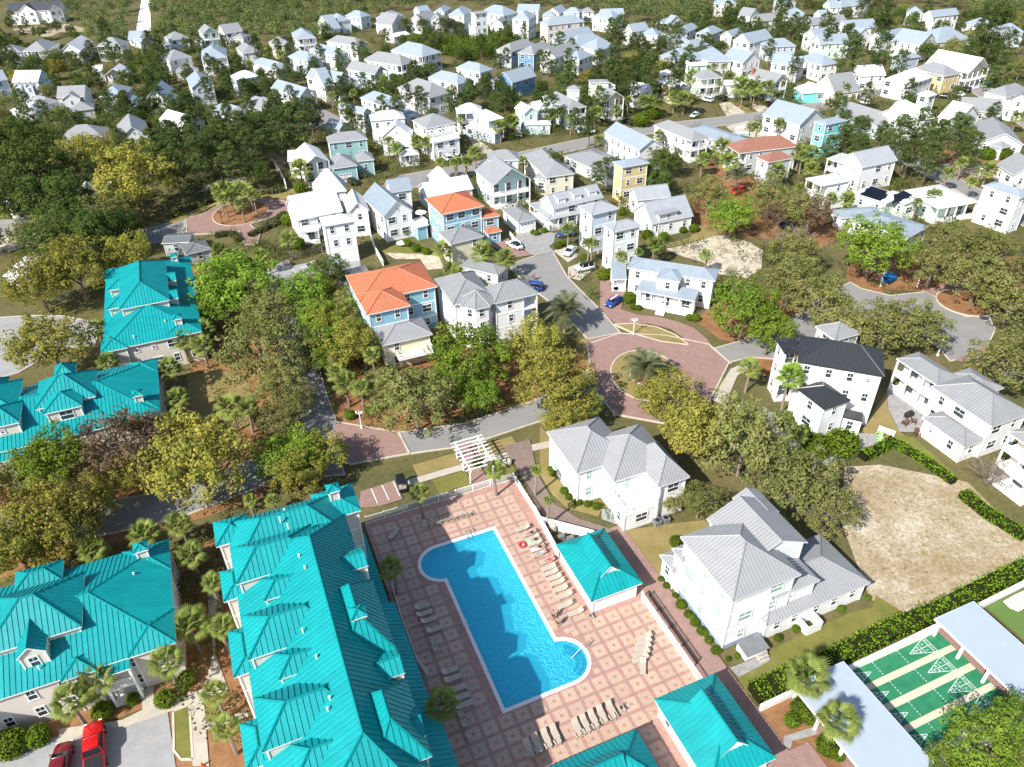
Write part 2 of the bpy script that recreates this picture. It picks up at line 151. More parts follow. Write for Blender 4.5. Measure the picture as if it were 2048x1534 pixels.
HOUSES = [
('A','white','black',[[-263.15,440.64,11.2,26.0,11.0,6.3,'gu',{'st': 2}],[-257.77,441.05,6.8,8.87,6.0,6.3,'gv',{'p': 0.75,'off': -0.6}],[-241.79,441.8,42.1,6.93,6.0,6.3,'gv',{'p': 0.75,'off': -0.6}]],'long white two storey apartment block with black roof beside the sandy track'),
('A','blue','grey',[[-214.15,340.71,16.0,9.08,9.0,6,'hip',{}]],None),
('A','white','grey',[[-204.62,342.44,3.9,9.92,15.01,6.3,'hip',{'por': 'F'}]],None),
('A','white','white',[[-189.95,344.64,8.6,8.45,18.99,5.5,'gv',{}]],None),
('A','grey','grey',[[-176.84,350.64,-0.7,10.52,9.0,6.2,'hip',{'por': 'F'}]],None),
('A','white','blue',[[-170.31,367.85,3.1,7.41,8.0,5.5,'gu',{}],[-160.51,357.26,43.0,7.27,9.0,5.8,'gv',{'p': 0.7}],[-161.18,357.76,25.0,6.96,3.0,3,'flat',{}]],None),
('A','blue','grey',[[-149.9,362.72,33.6,8.85,9.0,5.6,'hip',{}],[-152.98,363.47,29.1,3.2,6.0,3.5,'hip',{}]],None),
('A','aqua','grey',[[-138.14,373.19,29.9,7.42,10.0,6,'gv',{'por': 'F'}],[-141.72,370.71,10.1,3.47,6.0,3.5,'hip',{}]],None),
('A','white','grey',[[-129.2,376.12,36.1,8.97,9.0,5.5,'gu',{}],[-121.34,377.4,77.2,7.56,6.0,3.3,'hip',{}]],None),
('A','white','blue',[[-91.49,355.8,20.5,8.78,15.21,6.3,'hip',{'por': 'F'}]],None),
('A','white','blue',[[-91.99,400.67,-52.9,14.62,6.0,4,'gv',{'p': 0.7}]],None),
('A','white','blue',[[-81.07,396.6,35.9,7.92,11.3,6,'hip',{}]],None),
('B','blue','blue',[[-190.46,291.89,41.5,6.19,8.0,6,'gu',{}]],None),
('B','blue','white',[[-183.52,293.75,-3.2,10.11,9.0,5.5,'gu',{}],[-175.31,295.24,32.4,4.84,6.0,3.3,'gu',{}],[-177.89,284.7,8.5,2.69,3.0,6.0,'gv',{'p': 0.8}],[-173.74,284.37,7.7,2.85,3.0,6.0,'gv',{'p': 0.8}]],None),
('B','grey','white',[[-155.5,306.86,6.6,8.28,9.0,4,'gv',{'por': 'F','p': 0.6}],[-163.75,315.35,15.7,4.04,5.0,3.8,'gu',{}]],'single storey grey house with gleaming white gable roof among dark pines'),
('B','white','grey',[[-134.51,321.24,43.0,9.45,10.0,6,'hip',{}],[-130.16,313.67,19.4,8.62,5.0,3.2,'hip',{'por': 'F'}]],None),
('B','white','blue',[[-121.16,319.73,18.0,9.95,16.79,6.6,'hip',{'por': 'F','p': 0.6}]],'tall white house with blue roof and two porch decks facing out'),
('B','white','grey',[[-108.26,331.94,28.5,7.39,13.47,5.8,'hip',{}],[-113.69,337.15,-41.3,5.88,5.0,3,'hip',{}]],None),
('B','cream','grey',[[-98.97,346.58,28.4,7.51,9.4,5.8,'hip',{}],[-94.88,346.65,40.1,3.65,3.0,5.6,'gv',{}]],None),
('B','blue','blue',[[-88.64,326.59,-40.9,13.17,7.55,5.5,'hip',{}]],None),
('B','white','blue',[[-81.64,335.0,-43.7,18.12,7.1,6.3,'hip',{}]],None),
('B','white','grey',[[-77.29,349.98,-32.3,17.52,7.44,6.3,'hip',{}]],None),
('C','grey','grey',[[-154.47,268.42,8.2,9.18,8.0,6,'gu',{}],[-151.99,266.24,11.4,6.04,5.0,5.8,'gv',{'p': 0.6}],[-147.15,261.02,25.5,7.35,7.0,3.3,'hip',{}],[-169.41,274.28,-27.9,10.91,6.0,3.4,'hip',{}]],None),
('C','grey','blue',[[-139.81,268.18,7.4,8.22,11.39,6,'hip',{}],[-134.72,263.36,6.2,7.14,13.94,3.2,'hip',{}]],None),
('C','white','blue',[[-124.13,265.31,7.9,8.72,13.79,4.5,'gv',{'p': 0.9}]],None),
('C','blue','blue',[[-110.73,276.17,24.9,7.84,15.87,6.3,'gv',{'p': 0.6}]],'lavender grey gabled house with blue roof standing above dark pines'),
('C','blue','white',[[-97.89,286.68,34.8,8.82,7.27,6.3,'hip',{'p': 0.55}]],None),
('C','white','blue',[[-102.98,323.72,-42.6,18.36,6.42,4,'hip',{}]],None),
('C','white','blue',[[-82.31,274.42,-43.5,17.84,6.61,6.3,'gu',{'por': 'R'}]],None),
('C','white','blue',[[-72.8,287.35,-30.4,15.19,7.29,6.5,'gu',{'por': 'R'}],[-71.03,287.62,-56.7,12.37,4.0,5.6,'gv',{'p': 0.8}]],None),
('C','white','white',[[-169.41,264.22,-22.6,11.95,8.0,3.2,'hip',{}]],None),
('D','white','grey',[[-132.83,224.87,12.4,11.87,9.0,5,'hip',{}],[-127.11,218.5,20.1,5.26,6.0,5,'gv',{}]],'white house with broad grey hipped roof behind the yellowing oak'),
('D','white','grey',[[-114.14,222.48,24.7,8.49,15.95,5.5,'gv',{}]],'small white house with plain pale gable roof beside the red leaved tree'),
('D','white','white',[[-98.26,229.68,52.0,8.71,12.56,6.3,'gv',{'p': 0.6}]],'white gabled house with blue shaded gable wall and a plum tree beside it'),
('D','blue','blue',[[-98.96,257.74,-41.1,15.39,7.13,4,'hip',{}]],'long low pale blue house with grey hip roof behind the pines'),
('D','white','grey',[[-90.98,265.17,-39.2,12.05,7.9,3.6,'hip',{}],[-81.47,258.97,56.1,7.62,4.0,3.4,'gv',{'por': 'F'}]],'white cottage with ribbed grey roof and blue porch gable'),
('D','white','blue',[[-54.56,248.52,-37.6,12.25,3.55,6.3,'gu',{}]],'white house with long pale roof and blue end gable by the brown street'),
('D','mint','blue',[[-57.3,239.5,-39.3,7.16,5.17,3.2,'gu',{}]],'small mint green outbuilding with pale roof beside the brown street'),
('E','blue','blue',[[-79.67,413.02,-35.2,10.74,7.28,6,'hip',{}]],None),
('E','white','blue',[[-62.98,402.98,-30.0,8.32,11.99,6.3,'hip',{}]],None),
('E','white','blue',[[-43.46,422.84,40.8,7.06,5.62,5.5,'gu',{}]],None),
('E','white','blue',[[-36.51,422.67,-11.7,6.28,13.74,5,'hip',{}]],None),
('E','white','blue',[[-26.55,389.97,-14.2,7.86,14.0,9.2,'hip',{}]],None),
('E','white','grey',[[-54.05,393.41,61.5,11.9,10.0,4.5,'gv',{}]],None),
('E','white','grey',[[-45.97,397.7,-28.1,7.2,13.8,6,'gv',{}]],None),
('E','white','grey',[[-36.2,397.88,1.6,6.87,8.98,5.5,'gv',{}]],None),
('E','white','grey',[[-13.33,371.19,30.1,7.27,5.0,12.5,'hip',{'ov': 0.6,'st': 4,'p': 0.2}],[-16.19,377.52,8.6,4.09,6.0,7,'flat',{}]],'slender white observation tower with open decks and a flat topped wing'),
('E','white','blue',[[-13.05,416.57,-41.3,16.95,11.22,5.5,'hip',{}]],None),
('E','white','grey',[[-7.27,391.53,-16.4,7.6,8.67,4,'gv',{}]],None),
('E','white','white',[[-51.06,373.52,41.1,9.41,8.0,3,'gu',{'p': 0.2}]],'low white open shed under tall palms'),
('F','blue','grey',[[-3.79,327.11,-38.1,7.92,17.34,6.3,'hip',{}]],None),
('F','white','blue',[[-46.97,329.04,-42.4,19.31,10.61,6.5,'hip',{'por': 'R'}]],'large white house with pale blue hip roof beside the bright green scrub'),
('F','aqua','grey',[[-56.14,314.21,-34.0,20.07,9.2,6.3,'hip',{'por': 'R'}]],None),
('F','blue','grey',[[-60.03,298.89,-38.0,15.47,6.94,6.5,'gu',{'por': 'R'}]],None),
('F','white','grey',[[-37.68,271.41,-49.3,18.61,10.5,6.3,'hip',{}]],None),
('F','white','blue',[[-49.08,260.52,-47.1,16.38,7.28,6,'hip',{}],[-32.55,245.93,40.4,6.22,6.0,3.3,'hip',{}]],None),
('F','white','blue',[[-28.52,285.72,-43.6,16.04,7.82,6,'hip',{}]],None),
('F','white','blue',[[-18.82,298.32,-42.7,12.87,7.2,6.3,'hip',{}],[-8.96,287.59,9.7,5.07,5.0,3.3,'hip',{}]],None),
('F','deepblue','blue',[[-3.81,280.25,-44.7,8.48,12.8,6.3,'gv',{}]],'deep blue house with white front gable and pale ribbed roof'),
('G','white','white',[[-40.7,228.67,12.0,10.4,6.0,7.6,'hip',{}],[-36.55,219.24,2.9,9.04,6.0,5.5,'gv',{'p': 0.8}],[-30.35,209.47,14.9,5.66,4.0,3.2,'hip',{'por': 'F'}]],'white house with steep white gable and arched porch behind twin palms'),
('G','white','grey',[[-23.19,217.59,30.1,9.85,9.66,8.3,'hip',{'p': 0.5}],[-21.06,213.2,30.9,8.93,4.0,5.4,'flat',{'rail': 1}]],'white three storey house with grey hip roof and pergola over its terrace'),
('G','blue','white',[[-15.45,238.02,6.4,8.31,7.0,6.5,'hip',{'por': 'F'}],[-5.53,229.93,33.5,5.92,9.0,6.3,'hip',{'por': 'R'}],[-12.98,235.82,-41.9,12.5,3.0,3.2,'hip',{}]],'pale blue house with gleaming white roofs,roof deck and curved porch'),
('G','aqua','white',[[5.5,236.93,24.1,4.94,7.35,6.3,'gv',{}],[9.64,241.76,30.3,3.3,6.0,5.8,'gu',{}],[5.45,236.01,1.0,8.38,4.0,3.2,'flat',{'rail': 1}]],'aqua house with small white gable and railed balcony'),
('G','aqua','grey',[[11.9,255.81,-64.4,17.37,6.7,6.4,'hip',{'por': 'R'}],[19.43,252.0,-10.9,4.59,4.0,9.3,'hip',{}]],'pale aqua house with square rooftop lookout and double porch'),
('G','cream','grey',[[32.21,248.27,22.0,6.7,7.31,6.8,'gv',{'por': 'F'}],[27.46,255.02,3.4,6.38,4.5,10.5,'hip',{'p': 0.25}],[31.09,255.31,23.4,5.62,4.0,8,'flat',{'rail': 1}]],'off white tower house with dark two level porch and roof deck'),
('G','white','white',[[45.64,260.89,41.7,6.51,7.3,5.5,'gv',{}]],'white gabled house with bright white roof behind a slim cypress'),
('G','cream','white',[[52.98,275.42,-68.4,12.07,6.22,5.8,'hip',{}],[53.52,274.94,-16.4,4.89,4.0,8,'hip',{}]],'cream house with bright white roof and red shutters'),
('G','white','blue',[[27.88,216.97,-64.7,18.16,8.13,6.4,'gu',{'p': 0.6}]],'white two storey house with big plain pale gable roof behind the yellow tower'),
('G','grey','grey',[[15.58,206.64,-57.1,18.87,11.0,3.4,'hip',{'p': 0.3}]],'low house with a broad plain grey roof beside the street'),
('G','cream','grey',[[4.22,201.74,-73.0,18.22,8.0,5.5,'hip',{}],[6.59,187.18,-18.6,3.78,4.0,4.2,'hip',{}]],'cream house with dull grey roof beside a tall pine'),
('G','white','grey',[[43.14,223.25,-61.9,17.53,6.09,6.2,'hip',{'por': 'R'}]],'white house with grey hip roof and corner porch beside the small pool'),
('G','yellow','blue',[[26.27,184.18,-67.8,4.71,7.88,9.3,'hip',{'ov': 0.45,'p': 0.35}]],'yellow three storey tower house with pale blue roof'),
('G','white','ribbed',[[32.36,158.27,22.4,11.19,8.38,3.8,'gu',{'p': 0.85}],[33.95,158.74,26.8,5.69,4.0,5.6,'flat',{}],[30.68,170.28,12.3,8.77,6.0,4.6,'gu',{}]],'white farmhouse with ribbed grey roof and long shed dormer'),
('G','paleblue','ribbed',[[15.26,156.5,-62.8,5.64,7.14,9.2,'hip',{'ov': 0.5}]],'pale blue three storey tower house with ribbed grey roof'),
('G','white','ribbed',[[19.49,146.13,-65.4,4.38,6.85,9.4,'hip',{'ov': 0.4}]],'white three storey tower house with small flag by its door'),
('G','white','ribbed',[[10.45,164.63,28.2,14.07,6.5,5.2,'gu',{'p': 0.7}],[9.27,163.62,24.1,7.97,10.81,3.1,'hip',{'por': 'FL','p': 0.2}]],'white cottage with ribbed roof,three dormers and deep wraparound porch'),
('G','white','grey',[[2.19,162.1,25.8,5.01,8.71,3.2,'hip',{'garage': 1}]],'detached white garage with grey pyramid roof'),
('G','aqua','grey',[[-3.68,176.89,23.3,10.35,11.96,6.4,'gv',{'por': 'F'}],[-4.95,187.27,3.2,7.96,6.0,9.0,'hip',{}]],'grey green house with gabled double porch facing the paved court'),
('G','white','white',[[-19.69,176.51,25.1,12.24,7.78,4,'gu',{'p': 0.6}],[-19.22,185.32,21.6,4.75,4.0,5,'hip',{'p': 1.3}]],'white cottage with steep white pyramid roof behind the orange roof'),
('G','sky','orange',[[-14.6,153.9,25.3,10.23,10.17,9,'hip',{'ov': 0.6}],[-5.96,158.24,19.3,4.29,5.0,6,'hip',{}],[-4.83,156.74,22.9,3.6,3.0,3,'hip',{}],[-21.08,159.88,28.4,3.1,5.0,3.4,'flat',{'rail': 1}]],'light blue house with bright orange roof and white side decks'),
('G','cream','grey',[[-12.34,146.38,27.3,7.85,7.0,5.5,'hip',{}]],'cream annex with grey hip roof below the orange roofed house'),
('G','white','white',[[-48.58,161.69,26.8,11.08,10.0,5,'gu',{'p': 0.8}],[-36.77,162.29,16.6,5.0,9.0,6.2,'gv',{'p': 0.9}],[-47.19,174.91,13.3,7.97,7.0,6,'hip',{'p': 1.3}],[-47.4,159.05,12.8,4.18,3.5,3.1,'flat',{'por': 'F'}],[-39.14,148.05,20.7,6.95,4.71,9.4,'hip',{'ov': 0.4}]],'large white house with steep white gables,pyramid and square tower'),
('G','white','blue',[[-28.14,159.26,28.6,7.19,14.0,6.4,'gv',{'p': 0.8}],[-28.04,172.37,20.2,5.35,6.0,7,'gu',{}]],'tall white house with steep pale gables beside the driveway'),
('G','grey','grey',[[-30.89,128.77,26.8,6.36,11.12,3.4,'hip',{'p': 0.12}]],'low building with nearly flat grey roof behind the orange hip roof'),
('G','white','white',[[-53.46,194.87,25.7,6.71,12.29,6.3,'gv',{'p': 0.6,'por': 'F'}],[-59.81,201.69,5.7,4.36,6.0,5,'gu',{}]],'white stucco house with arched balcony and white roof by the curved wall'),
('G','teal','grey',[[-50.82,213.37,16.6,11.27,6.0,6,'hip',{}],[-46.9,196.77,21.3,6.98,8.73,4.4,'hip',{'garage': 1}],[-41.07,202.26,16.0,4.79,6.0,4.4,'hip',{}]],'teal house with two grey roofs and a white garage door'),
('I','white','blue',[[3.29,377.55,-21.0,8.44,11.63,9,'hip',{}]],None),
('I','white','blue',[[6.24,417.86,-12.8,11.31,8.0,5.5,'gu',{}]],None),
('I','white','blue',[[18.5,403.29,-6.4,6.25,7.0,5.5,'hip',{}]],None),
('I','white','blue',[[20.52,410.52,-24.6,7.32,11.47,5.5,'gv',{}]],None),
('I','blue','blue',[[29.09,409.58,-21.4,8.59,6.3,6,'hip',{}]],None),
('I','white','grey',[[40.24,414.54,7.0,5.19,7.0,5,'hip',{}]],None),
('I','beige','blue',[[15.6,366.37,-66.8,8.13,18.72,9.3,'hip',{}]],'big blush beige three storey house with pale blue hip roof'),
('I','white','blue',[[42.03,395.04,-41.0,12.16,8.9,6.3,'hip',{}],[46.6,394.68,5.4,11.17,6.0,7,'gu',{}]],None),
('I','white','blue',[[73.8,380.18,44.2,11.9,4.55,5,'gu',{}],[76.1,379.31,29.7,9.02,4.0,5,'gv',{}]],None),
('J','white','blue',[[56.29,358.43,30.7,9.89,7.32,6,'gu',{}]],None),
('J','white','blue',[[58.7,352.14,-23.3,7.89,8.37,6,'hip',{}]],None),
('J','grey','blue',[[67.77,339.81,-0.6,9.99,9.0,5.5,'hip',{}]],None),
('J','white','blue',[[75.28,361.7,-36.1,6.53,13.81,5.5,'hip',{}]],None),
('J','blue','blue',[[25.52,345.69,38.8,17.94,8.32,5.5,'gu',{}]],None),
('J','white','blue',[[24.07,341.08,-61.1,9.74,16.66,6,'hip',{}]],None),
('J','white','blue',[[30.63,332.55,-51.1,10.24,11.67,5.8,'hip',{}]],None),
('J','deepblue','grey',[[4.81,321.43,-35.7,8.01,15.9,6.3,'hip',{}]],None),
('J','white','grey',[[13.34,316.0,-40.6,8.1,15.13,6.3,'gv',{}]],None),
('J','white','blue',[[22.74,312.18,-37.7,7.47,10.49,6,'hip',{}]],None),
('J','white','blue',[[59.83,312.15,-65.4,10.86,13.87,6,'hip',{}]],None),
('K','white','blue',[[83.32,354.1,-38.1,7.34,12.37,5.8,'hip',{'por': 'F'}]],None),
('K','beige','blue',[[92.45,348.49,-44.8,5.99,11.08,5.8,'gv',{}]],None),
('K','white','blue',[[95.32,337.83,-54.0,8.82,15.3,6,'gv',{}]],None),
('K','blue','blue',[[106.59,325.15,7.7,12.23,8.0,5.5,'hip',{}]],None),
('K','white','blue',[[74.93,326.51,34.5,11.56,7.0,5.5,'hip',{}]],None),
('K','grey','blue',[[75.08,300.62,1.5,10.79,14.79,6,'hip',{}]],None),
('K','white','blue',[[83.3,306.68,-58.6,11.01,9.6,6,'gu',{}]],None),
('K','grey','blue',[[99.17,296.62,-35.4,10.41,7.9,6,'gu',{}]],None),
('K','white','blue',[[111.58,303.45,-67.6,12.99,8.0,6,'hip',{}]],None),
('K','white','blue',[[66.24,301.41,24.0,10.32,9.0,6,'hip',{}]],None),
('L','mint','grey',[[66.39,283.4,12.4,6.62,5.0,8.5,'flat',{'rail': 1}],[68.06,273.75,12.0,8.45,8.0,6.3,'hip',{'por': 'F'}]],'mint green house with roof deck and two level white porch'),
('L','blue','grey',[[85.32,277.25,-56.6,12.22,6.75,6.3,'gu',{'por': 'R'}]],'pale blue house with grey roof,brick chimney and blue trimmed gable'),
('L','white','white',[[76.2,272.64,4.4,11.35,7.0,4.5,'hip',{'p': 0.2}]],'low white roofed house half hidden by street palms'),
('L','turquoise','white',[[101.31,264.1,9.8,9.09,8.0,3.4,'hip',{}],[104.47,270.12,12.1,4.05,3.0,3.6,'gv',{}]],'turquoise bungalow with white roof'),
('L','cream','grey',[[110.37,259.77,20.4,10.51,11.0,4.2,'gu',{'p': 0.9}]],'cream house with very steep plain grey roof'),
('L','white','blue',[[77.95,232.5,-56.1,13.95,11.76,6,'gu',{'p': 0.6}]],'white and grey house with wide pale gable roof above the backyard pool'),
('L','grey','blue',[[53.87,228.36,-58.0,17.73,8.83,3.2,'hip',{'p': 0.25}]],'low house with wide pale grey roof beside the backyard pool'),
('L','turquoise','blue',[[86.54,213.57,-63.0,4.44,8.45,9.4,'hip',{'ov': 0.3,'p': 0.3}]],'turquoise three storey tower house with white trim bands'),
('L','grey','terracotta',[[59.65,204.35,-75.3,7.65,18.03,6.3,'hip',{'por': 'F'}],[65.66,194.93,-67.8,4.97,8.06,6,'hip',{}]],'grey house with two terracotta coloured roofs behind clustered palms'),
('L','white','white',[[72.51,176.66,-69.3,5.64,8.92,6.8,'hip',{'por': 'F','p': 0.15}]],'white house with low white roof and slim two level columns'),
('L','white','ribbed',[[88.85,183.03,24.0,12.13,8.0,6.8,'gu',{'p': 0.65}],[83.36,192.37,-53.0,9.9,5.0,6,'hip',{'por': 'F'}]],'off white two storey house with ribbed grey gable roof'),
('L','mint','white',[[83.63,173.32,-53.6,8.6,7.46,4.2,'hip',{'p': 0.3}],[92.54,165.48,15.0,3.94,7.0,4.2,'gv',{'p': 0.3}],[99.14,162.66,17.3,11.61,12.01,4.2,'hip',{'por': 'F','p': 0.35}]],'pale green house with white roof carrying black solar panels'),
('L','white','blue',[[86.16,148.91,38.7,9.63,13.77,3.4,'hip',{'p': 0.2}],[76.25,160.72,9.7,10.9,5.0,3.2,'hip',{'p': 0.25}]],'low white house with wide pale metal roof behind the lime green tree'),
('L','white','blue',[[108.61,164.66,-60.7,8.93,4.79,8.8,'hip',{}]],'tall plain white house with small windows on the road corner'),
('L','white','grey',[[127.79,191.33,-89.5,8.29,9.0,4,'gu',{}]],'white cottage with grey gable roof across the road from the palms'),
('L','grey','grey',[[133.72,210.18,-63.2,6.48,8.69,3.6,'hip',{}],[137.0,223.66,-106.7,16.06,11.0,4.2,'gu',{'p': 0.5}]],'grey house with two sloping grey roofs behind dark pines'),
('L','white','white',[[128.1,240.96,-57.6,4.03,4.36,8.8,'hip',{}],[118.46,236.24,-35.0,5.91,8.0,6,'hip',{}],[114.21,220.94,15.1,12.78,9.0,6.3,'gu',{'p': 0.6}],[130.2,229.54,-59.0,6.47,11.41,5,'gu',{}]],'sprawling white house with blue topped lookout and many white roofs'),
('L','aqua','grey',[[102.91,239.62,-63.4,17.42,8.72,4,'gu',{}]],'long low house with dull grey roof and pale aqua end gable'),
('L','grey','grey',[[143.43,240.29,-15.4,11.69,9.0,3.5,'gu',{}]],'low grey roofed house behind the sprawling white house'),
('L','white','grey',[[153.66,248.74,-60.1,7.47,13.38,6.8,'hip',{}],[159.43,241.93,-26.4,4.27,7.0,6.2,'gv',{}],[152.68,250.41,-57.8,12.91,4.0,3.4,'flat',{'rail': 1}]],'big white house with grey roof and long white terrace wall'),
('M','white','blue',[[191.1,390.03,-21.1,7.24,8.0,6,'hip',{}]],None),
('M','white','blue',[[196.58,375.26,19.7,15.93,6.31,6.5,'gu',{}]],None),
('M','white','blue',[[205.38,365.21,-72.4,10.7,9.06,5.5,'hip',{}]],None),
('M','blue','blue',[[210.1,341.75,-0.6,10.0,9.0,6,'hip',{}]],None),
('M','white','blue',[[148.34,353.06,11.8,15.36,8.1,6.3,'gu',{}]],None),
('M','white','blue',[[148.37,340.67,26.8,8.35,6.0,5.5,'gv',{}]],None),
('M','white','blue',[[153.57,339.16,-56.9,5.4,16.61,6,'gv',{}]],None),
('M','white','blue',[[159.01,330.83,-56.2,12.7,11.44,6,'gu',{}]],None),
('M','white','blue',[[174.1,322.91,19.6,17.69,13.82,6.3,'hip',{}]],None),
('M','blue','blue',[[146.7,301.65,-65.6,4.95,9.46,6.2,'hip',{}]],None),
('M','mint','blue',[[127.96,326.38,9.1,13.12,8.0,6,'gu',{}]],None),
('M','mint','blue',[[130.18,338.12,22.5,7.49,8.0,6,'gu',{}]],None),
('M','white','white',[[126.03,278.68,6.3,9.74,8.0,5,'gu',{}]],None),
('M','white','white',[[130.83,271.0,-52.3,9.91,15.62,5.8,'hip',{}]],None),
('M','yellow','grey',[[146.76,284.49,-64.6,13.49,8.59,6,'hip',{}]],'yellow and orange walled house with dull grey roof'),
('M','cream','white',[[153.38,289.35,-59.4,17.21,12.34,6.3,'gu',{'por': 'R'}]],'long cream house with bright white roof and double porch by the blue parasol'),
('N','white','blue',[[107.38,424.95,-14.7,11.38,8.0,6,'hip',{}]],None),
('N','white','blue',[[135.27,383.92,-0.0,8.12,14.8,6,'hip',{}]],None),
('N','white','grey',[[138.81,368.37,18.9,19.54,7.0,5.5,'gu',{}]],None),
('N','white','blue',[[149.04,386.44,8.8,4.23,7.0,5.5,'gu',{}]],None),
('N','white','blue',[[161.88,409.63,7.3,5.09,8.0,5.5,'gu',{}]],None),
('N','white','blue',[[167.56,410.21,27.1,13.51,8.0,5.5,'hip',{}]],None),
('N','white','blue',[[169.84,412.44,12.9,14.92,8.0,5.5,'hip',{}]],None),
('N','white','grey',[[118.28,378.92,19.4,9.91,7.0,5.5,'gu',{}]],None),
('N','white','blue',[[139.56,429.59,-59.5,8.26,8.0,5.5,'gu',{}]],None),
('N','white','grey',[[117.11,390.44,45.1,8.69,7.0,5.5,'gv',{}]],None),
('O','slate','white',[[-104.81,175.86,22.5,4.83,4.72,6.5,'gv',{'por': 'F'}],[-100.73,178.13,17.2,3.3,5.0,6.3,'gu',{}]],'slate blue house on posts with white roof among the oaks'),
('O','cream','grey',[[-118.35,172.03,44.5,5.64,10.8,4,'hip',{'p': 0.5}],[-117.92,167.07,27.2,8.69,4.0,3,'hip',{'por': 'F','p': 0.3}]],'cream bungalow with grey roof and long columned porch'),
('O','grey','slateroof',[[-77.47,154.7,4.5,6.09,5.0,3.2,'gu',{'p': 0.2}],[-70.1,149.25,31.2,5.33,6.0,3,'hip',{'p': 0.3}]],'low pair of flat grey roofed outbuildings by the brick turning circle'),
('O','white','white',[[-104.61,139.84,1.5,6.21,9.0,3.5,'hip',{}]],'low white roofed house at the edge of the parking lot'),
('Z','white','ribbed2',[[22.67,50.19,22.2,8.91,9.9,9.2,'hip',{'ov': 0.45,'zr': 11.9,'green': 1,'found': 1}],[25.5,55.01,22.2,8.3,7.7,9.2,'gv',{'p': 0.5,'win': 0}],[28.13,61.81,22.2,3.6,4.2,9.05,'gv',{'p': 0.5}],[28.01,52.58,22.2,6.6,8.9,6.3,'hip',{'p': 0.4}],[27.61,51.45,22.2,14.9,8.4,3.2,'hip',{'p': 0.5}],[19.28,58.09,22.2,2.7,2.3,6.3,'hip',{'p': 0.4}],[18.72,58.94,22.2,4.6,3.1,3.4,'hip',{'p': 0.4}]],'large white three storey house with ribbed grey hip roofs beside the bathhouse walkway'),
('Z','white','ribbed2',[[8.35,73.5,22.2,8.4,9.5,6.3,'hip',{'ov': 0.4,'zr': 9,'green': 1}],[13.06,71.75,22.2,9.3,9.1,6.32,'hip',{'ov': 0.4,'zr': 9.3,'green': 1}],[18.62,70.57,22.2,4.8,7.7,6.3,'hip',{'ov': 0.4,'zr': 8.9}],[14.27,68.79,22.2,5.1,3.3,3.0,'flat',{'xrail': 1,'ov': 0.05}]],'white house with faceted grey metal roof and crossed balcony rails'),
('Z','white','charcoal',[[43.35,93.79,-20.8,12.23,7.6,9.6,'hip',{'ov': 0.4,'zr': 12}],[42.21,96.24,2.7,2.74,4.2,9.5,'hip',{'por': 'F','p': 0.1}],[43.19,91.4,-66.2,5.75,5.02,6.3,'hip',{'ov': 0.35,'zr': 7.7}],[49.9,88.31,-24.3,2.63,2.2,3,'flat',{'ov': 0.1}]],'white three storey house with charcoal black roof'),
('Z','grey','grey',[[54.34,105.56,22.2,5.6,5.0,5.6,'hip',{'p': 0.6}]],'round topped grey roofed pavilion behind the black roofed house'),
('Z','white','grey',[[64.66,91.41,22.2,4.8,8.2,6.2,'hip',{'por': 'L','p': 0.35}],[67.53,81.45,22.2,7.7,10.7,6.2,'hip',{'zr': 8.2}],[64.14,80.5,22.2,4.2,7.6,3.3,'hip',{'p': 0.45}],[70.5,89.25,22.2,4.2,6,6.0,'hip',{'p': 0.3}]],'white house with pale grey roofs,brown patio chairs and bare shrub beside it'),
('Z','cream','grey',[[66.47,77.2,-70.6,5.74,8.0,8.8,'hip',{'por': 'F'}]],'cream house with white corner balconies beside the long hedge'),
('Z','sky','orange',[[-26.51,115.77,22.2,14.4,11.2,9,'hip',{'ov': 0.5,'zr': 11.3}],[-24.64,111.45,22.2,7.8,8.0,9,'hip',{'ov': 0.5,'zr': 10.8}]],'sky blue house with broad orange hip roof among the oaks'),
('Z','cream','ribbed2',[[-21.78,107.11,22.2,8.9,6.6,5.5,'hip',{'ov': 0.5,'p': 0.45,'balc': 1}]],'cream garage house with grey ribbed hip roof and white balcony'),
('Z','white','grey',[[-10.05,115.14,22.2,7.8,10.6,8.5,'hip',{'ov': 0.5,'zr': 10.8}],[-2.81,115.39,22.2,8.6,6.1,8.5,'hip',{'ov': 0.5,'por': 'R','zr': 10.6}],['oct',-6.05,116.99,3.6,8.5,10.3]],'white house with eight sided turret and grey metal roof'),
('Z','grey','grey',[[-10.53,140.61,-28.7,9.33,4.98,3.2,'hip',{'p': 0.3}]],'small grey roofed cottage hidden by palms behind the turret house'),
('Z','white','blue',[[22.98,132.25,-21.8,17.06,5.25,6.3,'hip',{'ov': 0.5}],[27.86,127.72,-22.1,4.64,5.0,6.3,'hip',{'ov': 0.4}],[24.43,128.02,-24.7,11.35,3.4,3.6,'shed',{'por': 'F','ov': 0.3,'floor': 0.7}],[20.48,133.87,-2.5,2.97,5.5,3.0,'shed',{'por': 'FL','ov': 0.3}]],'white house with long front porch and steps beside the sandy lot')]
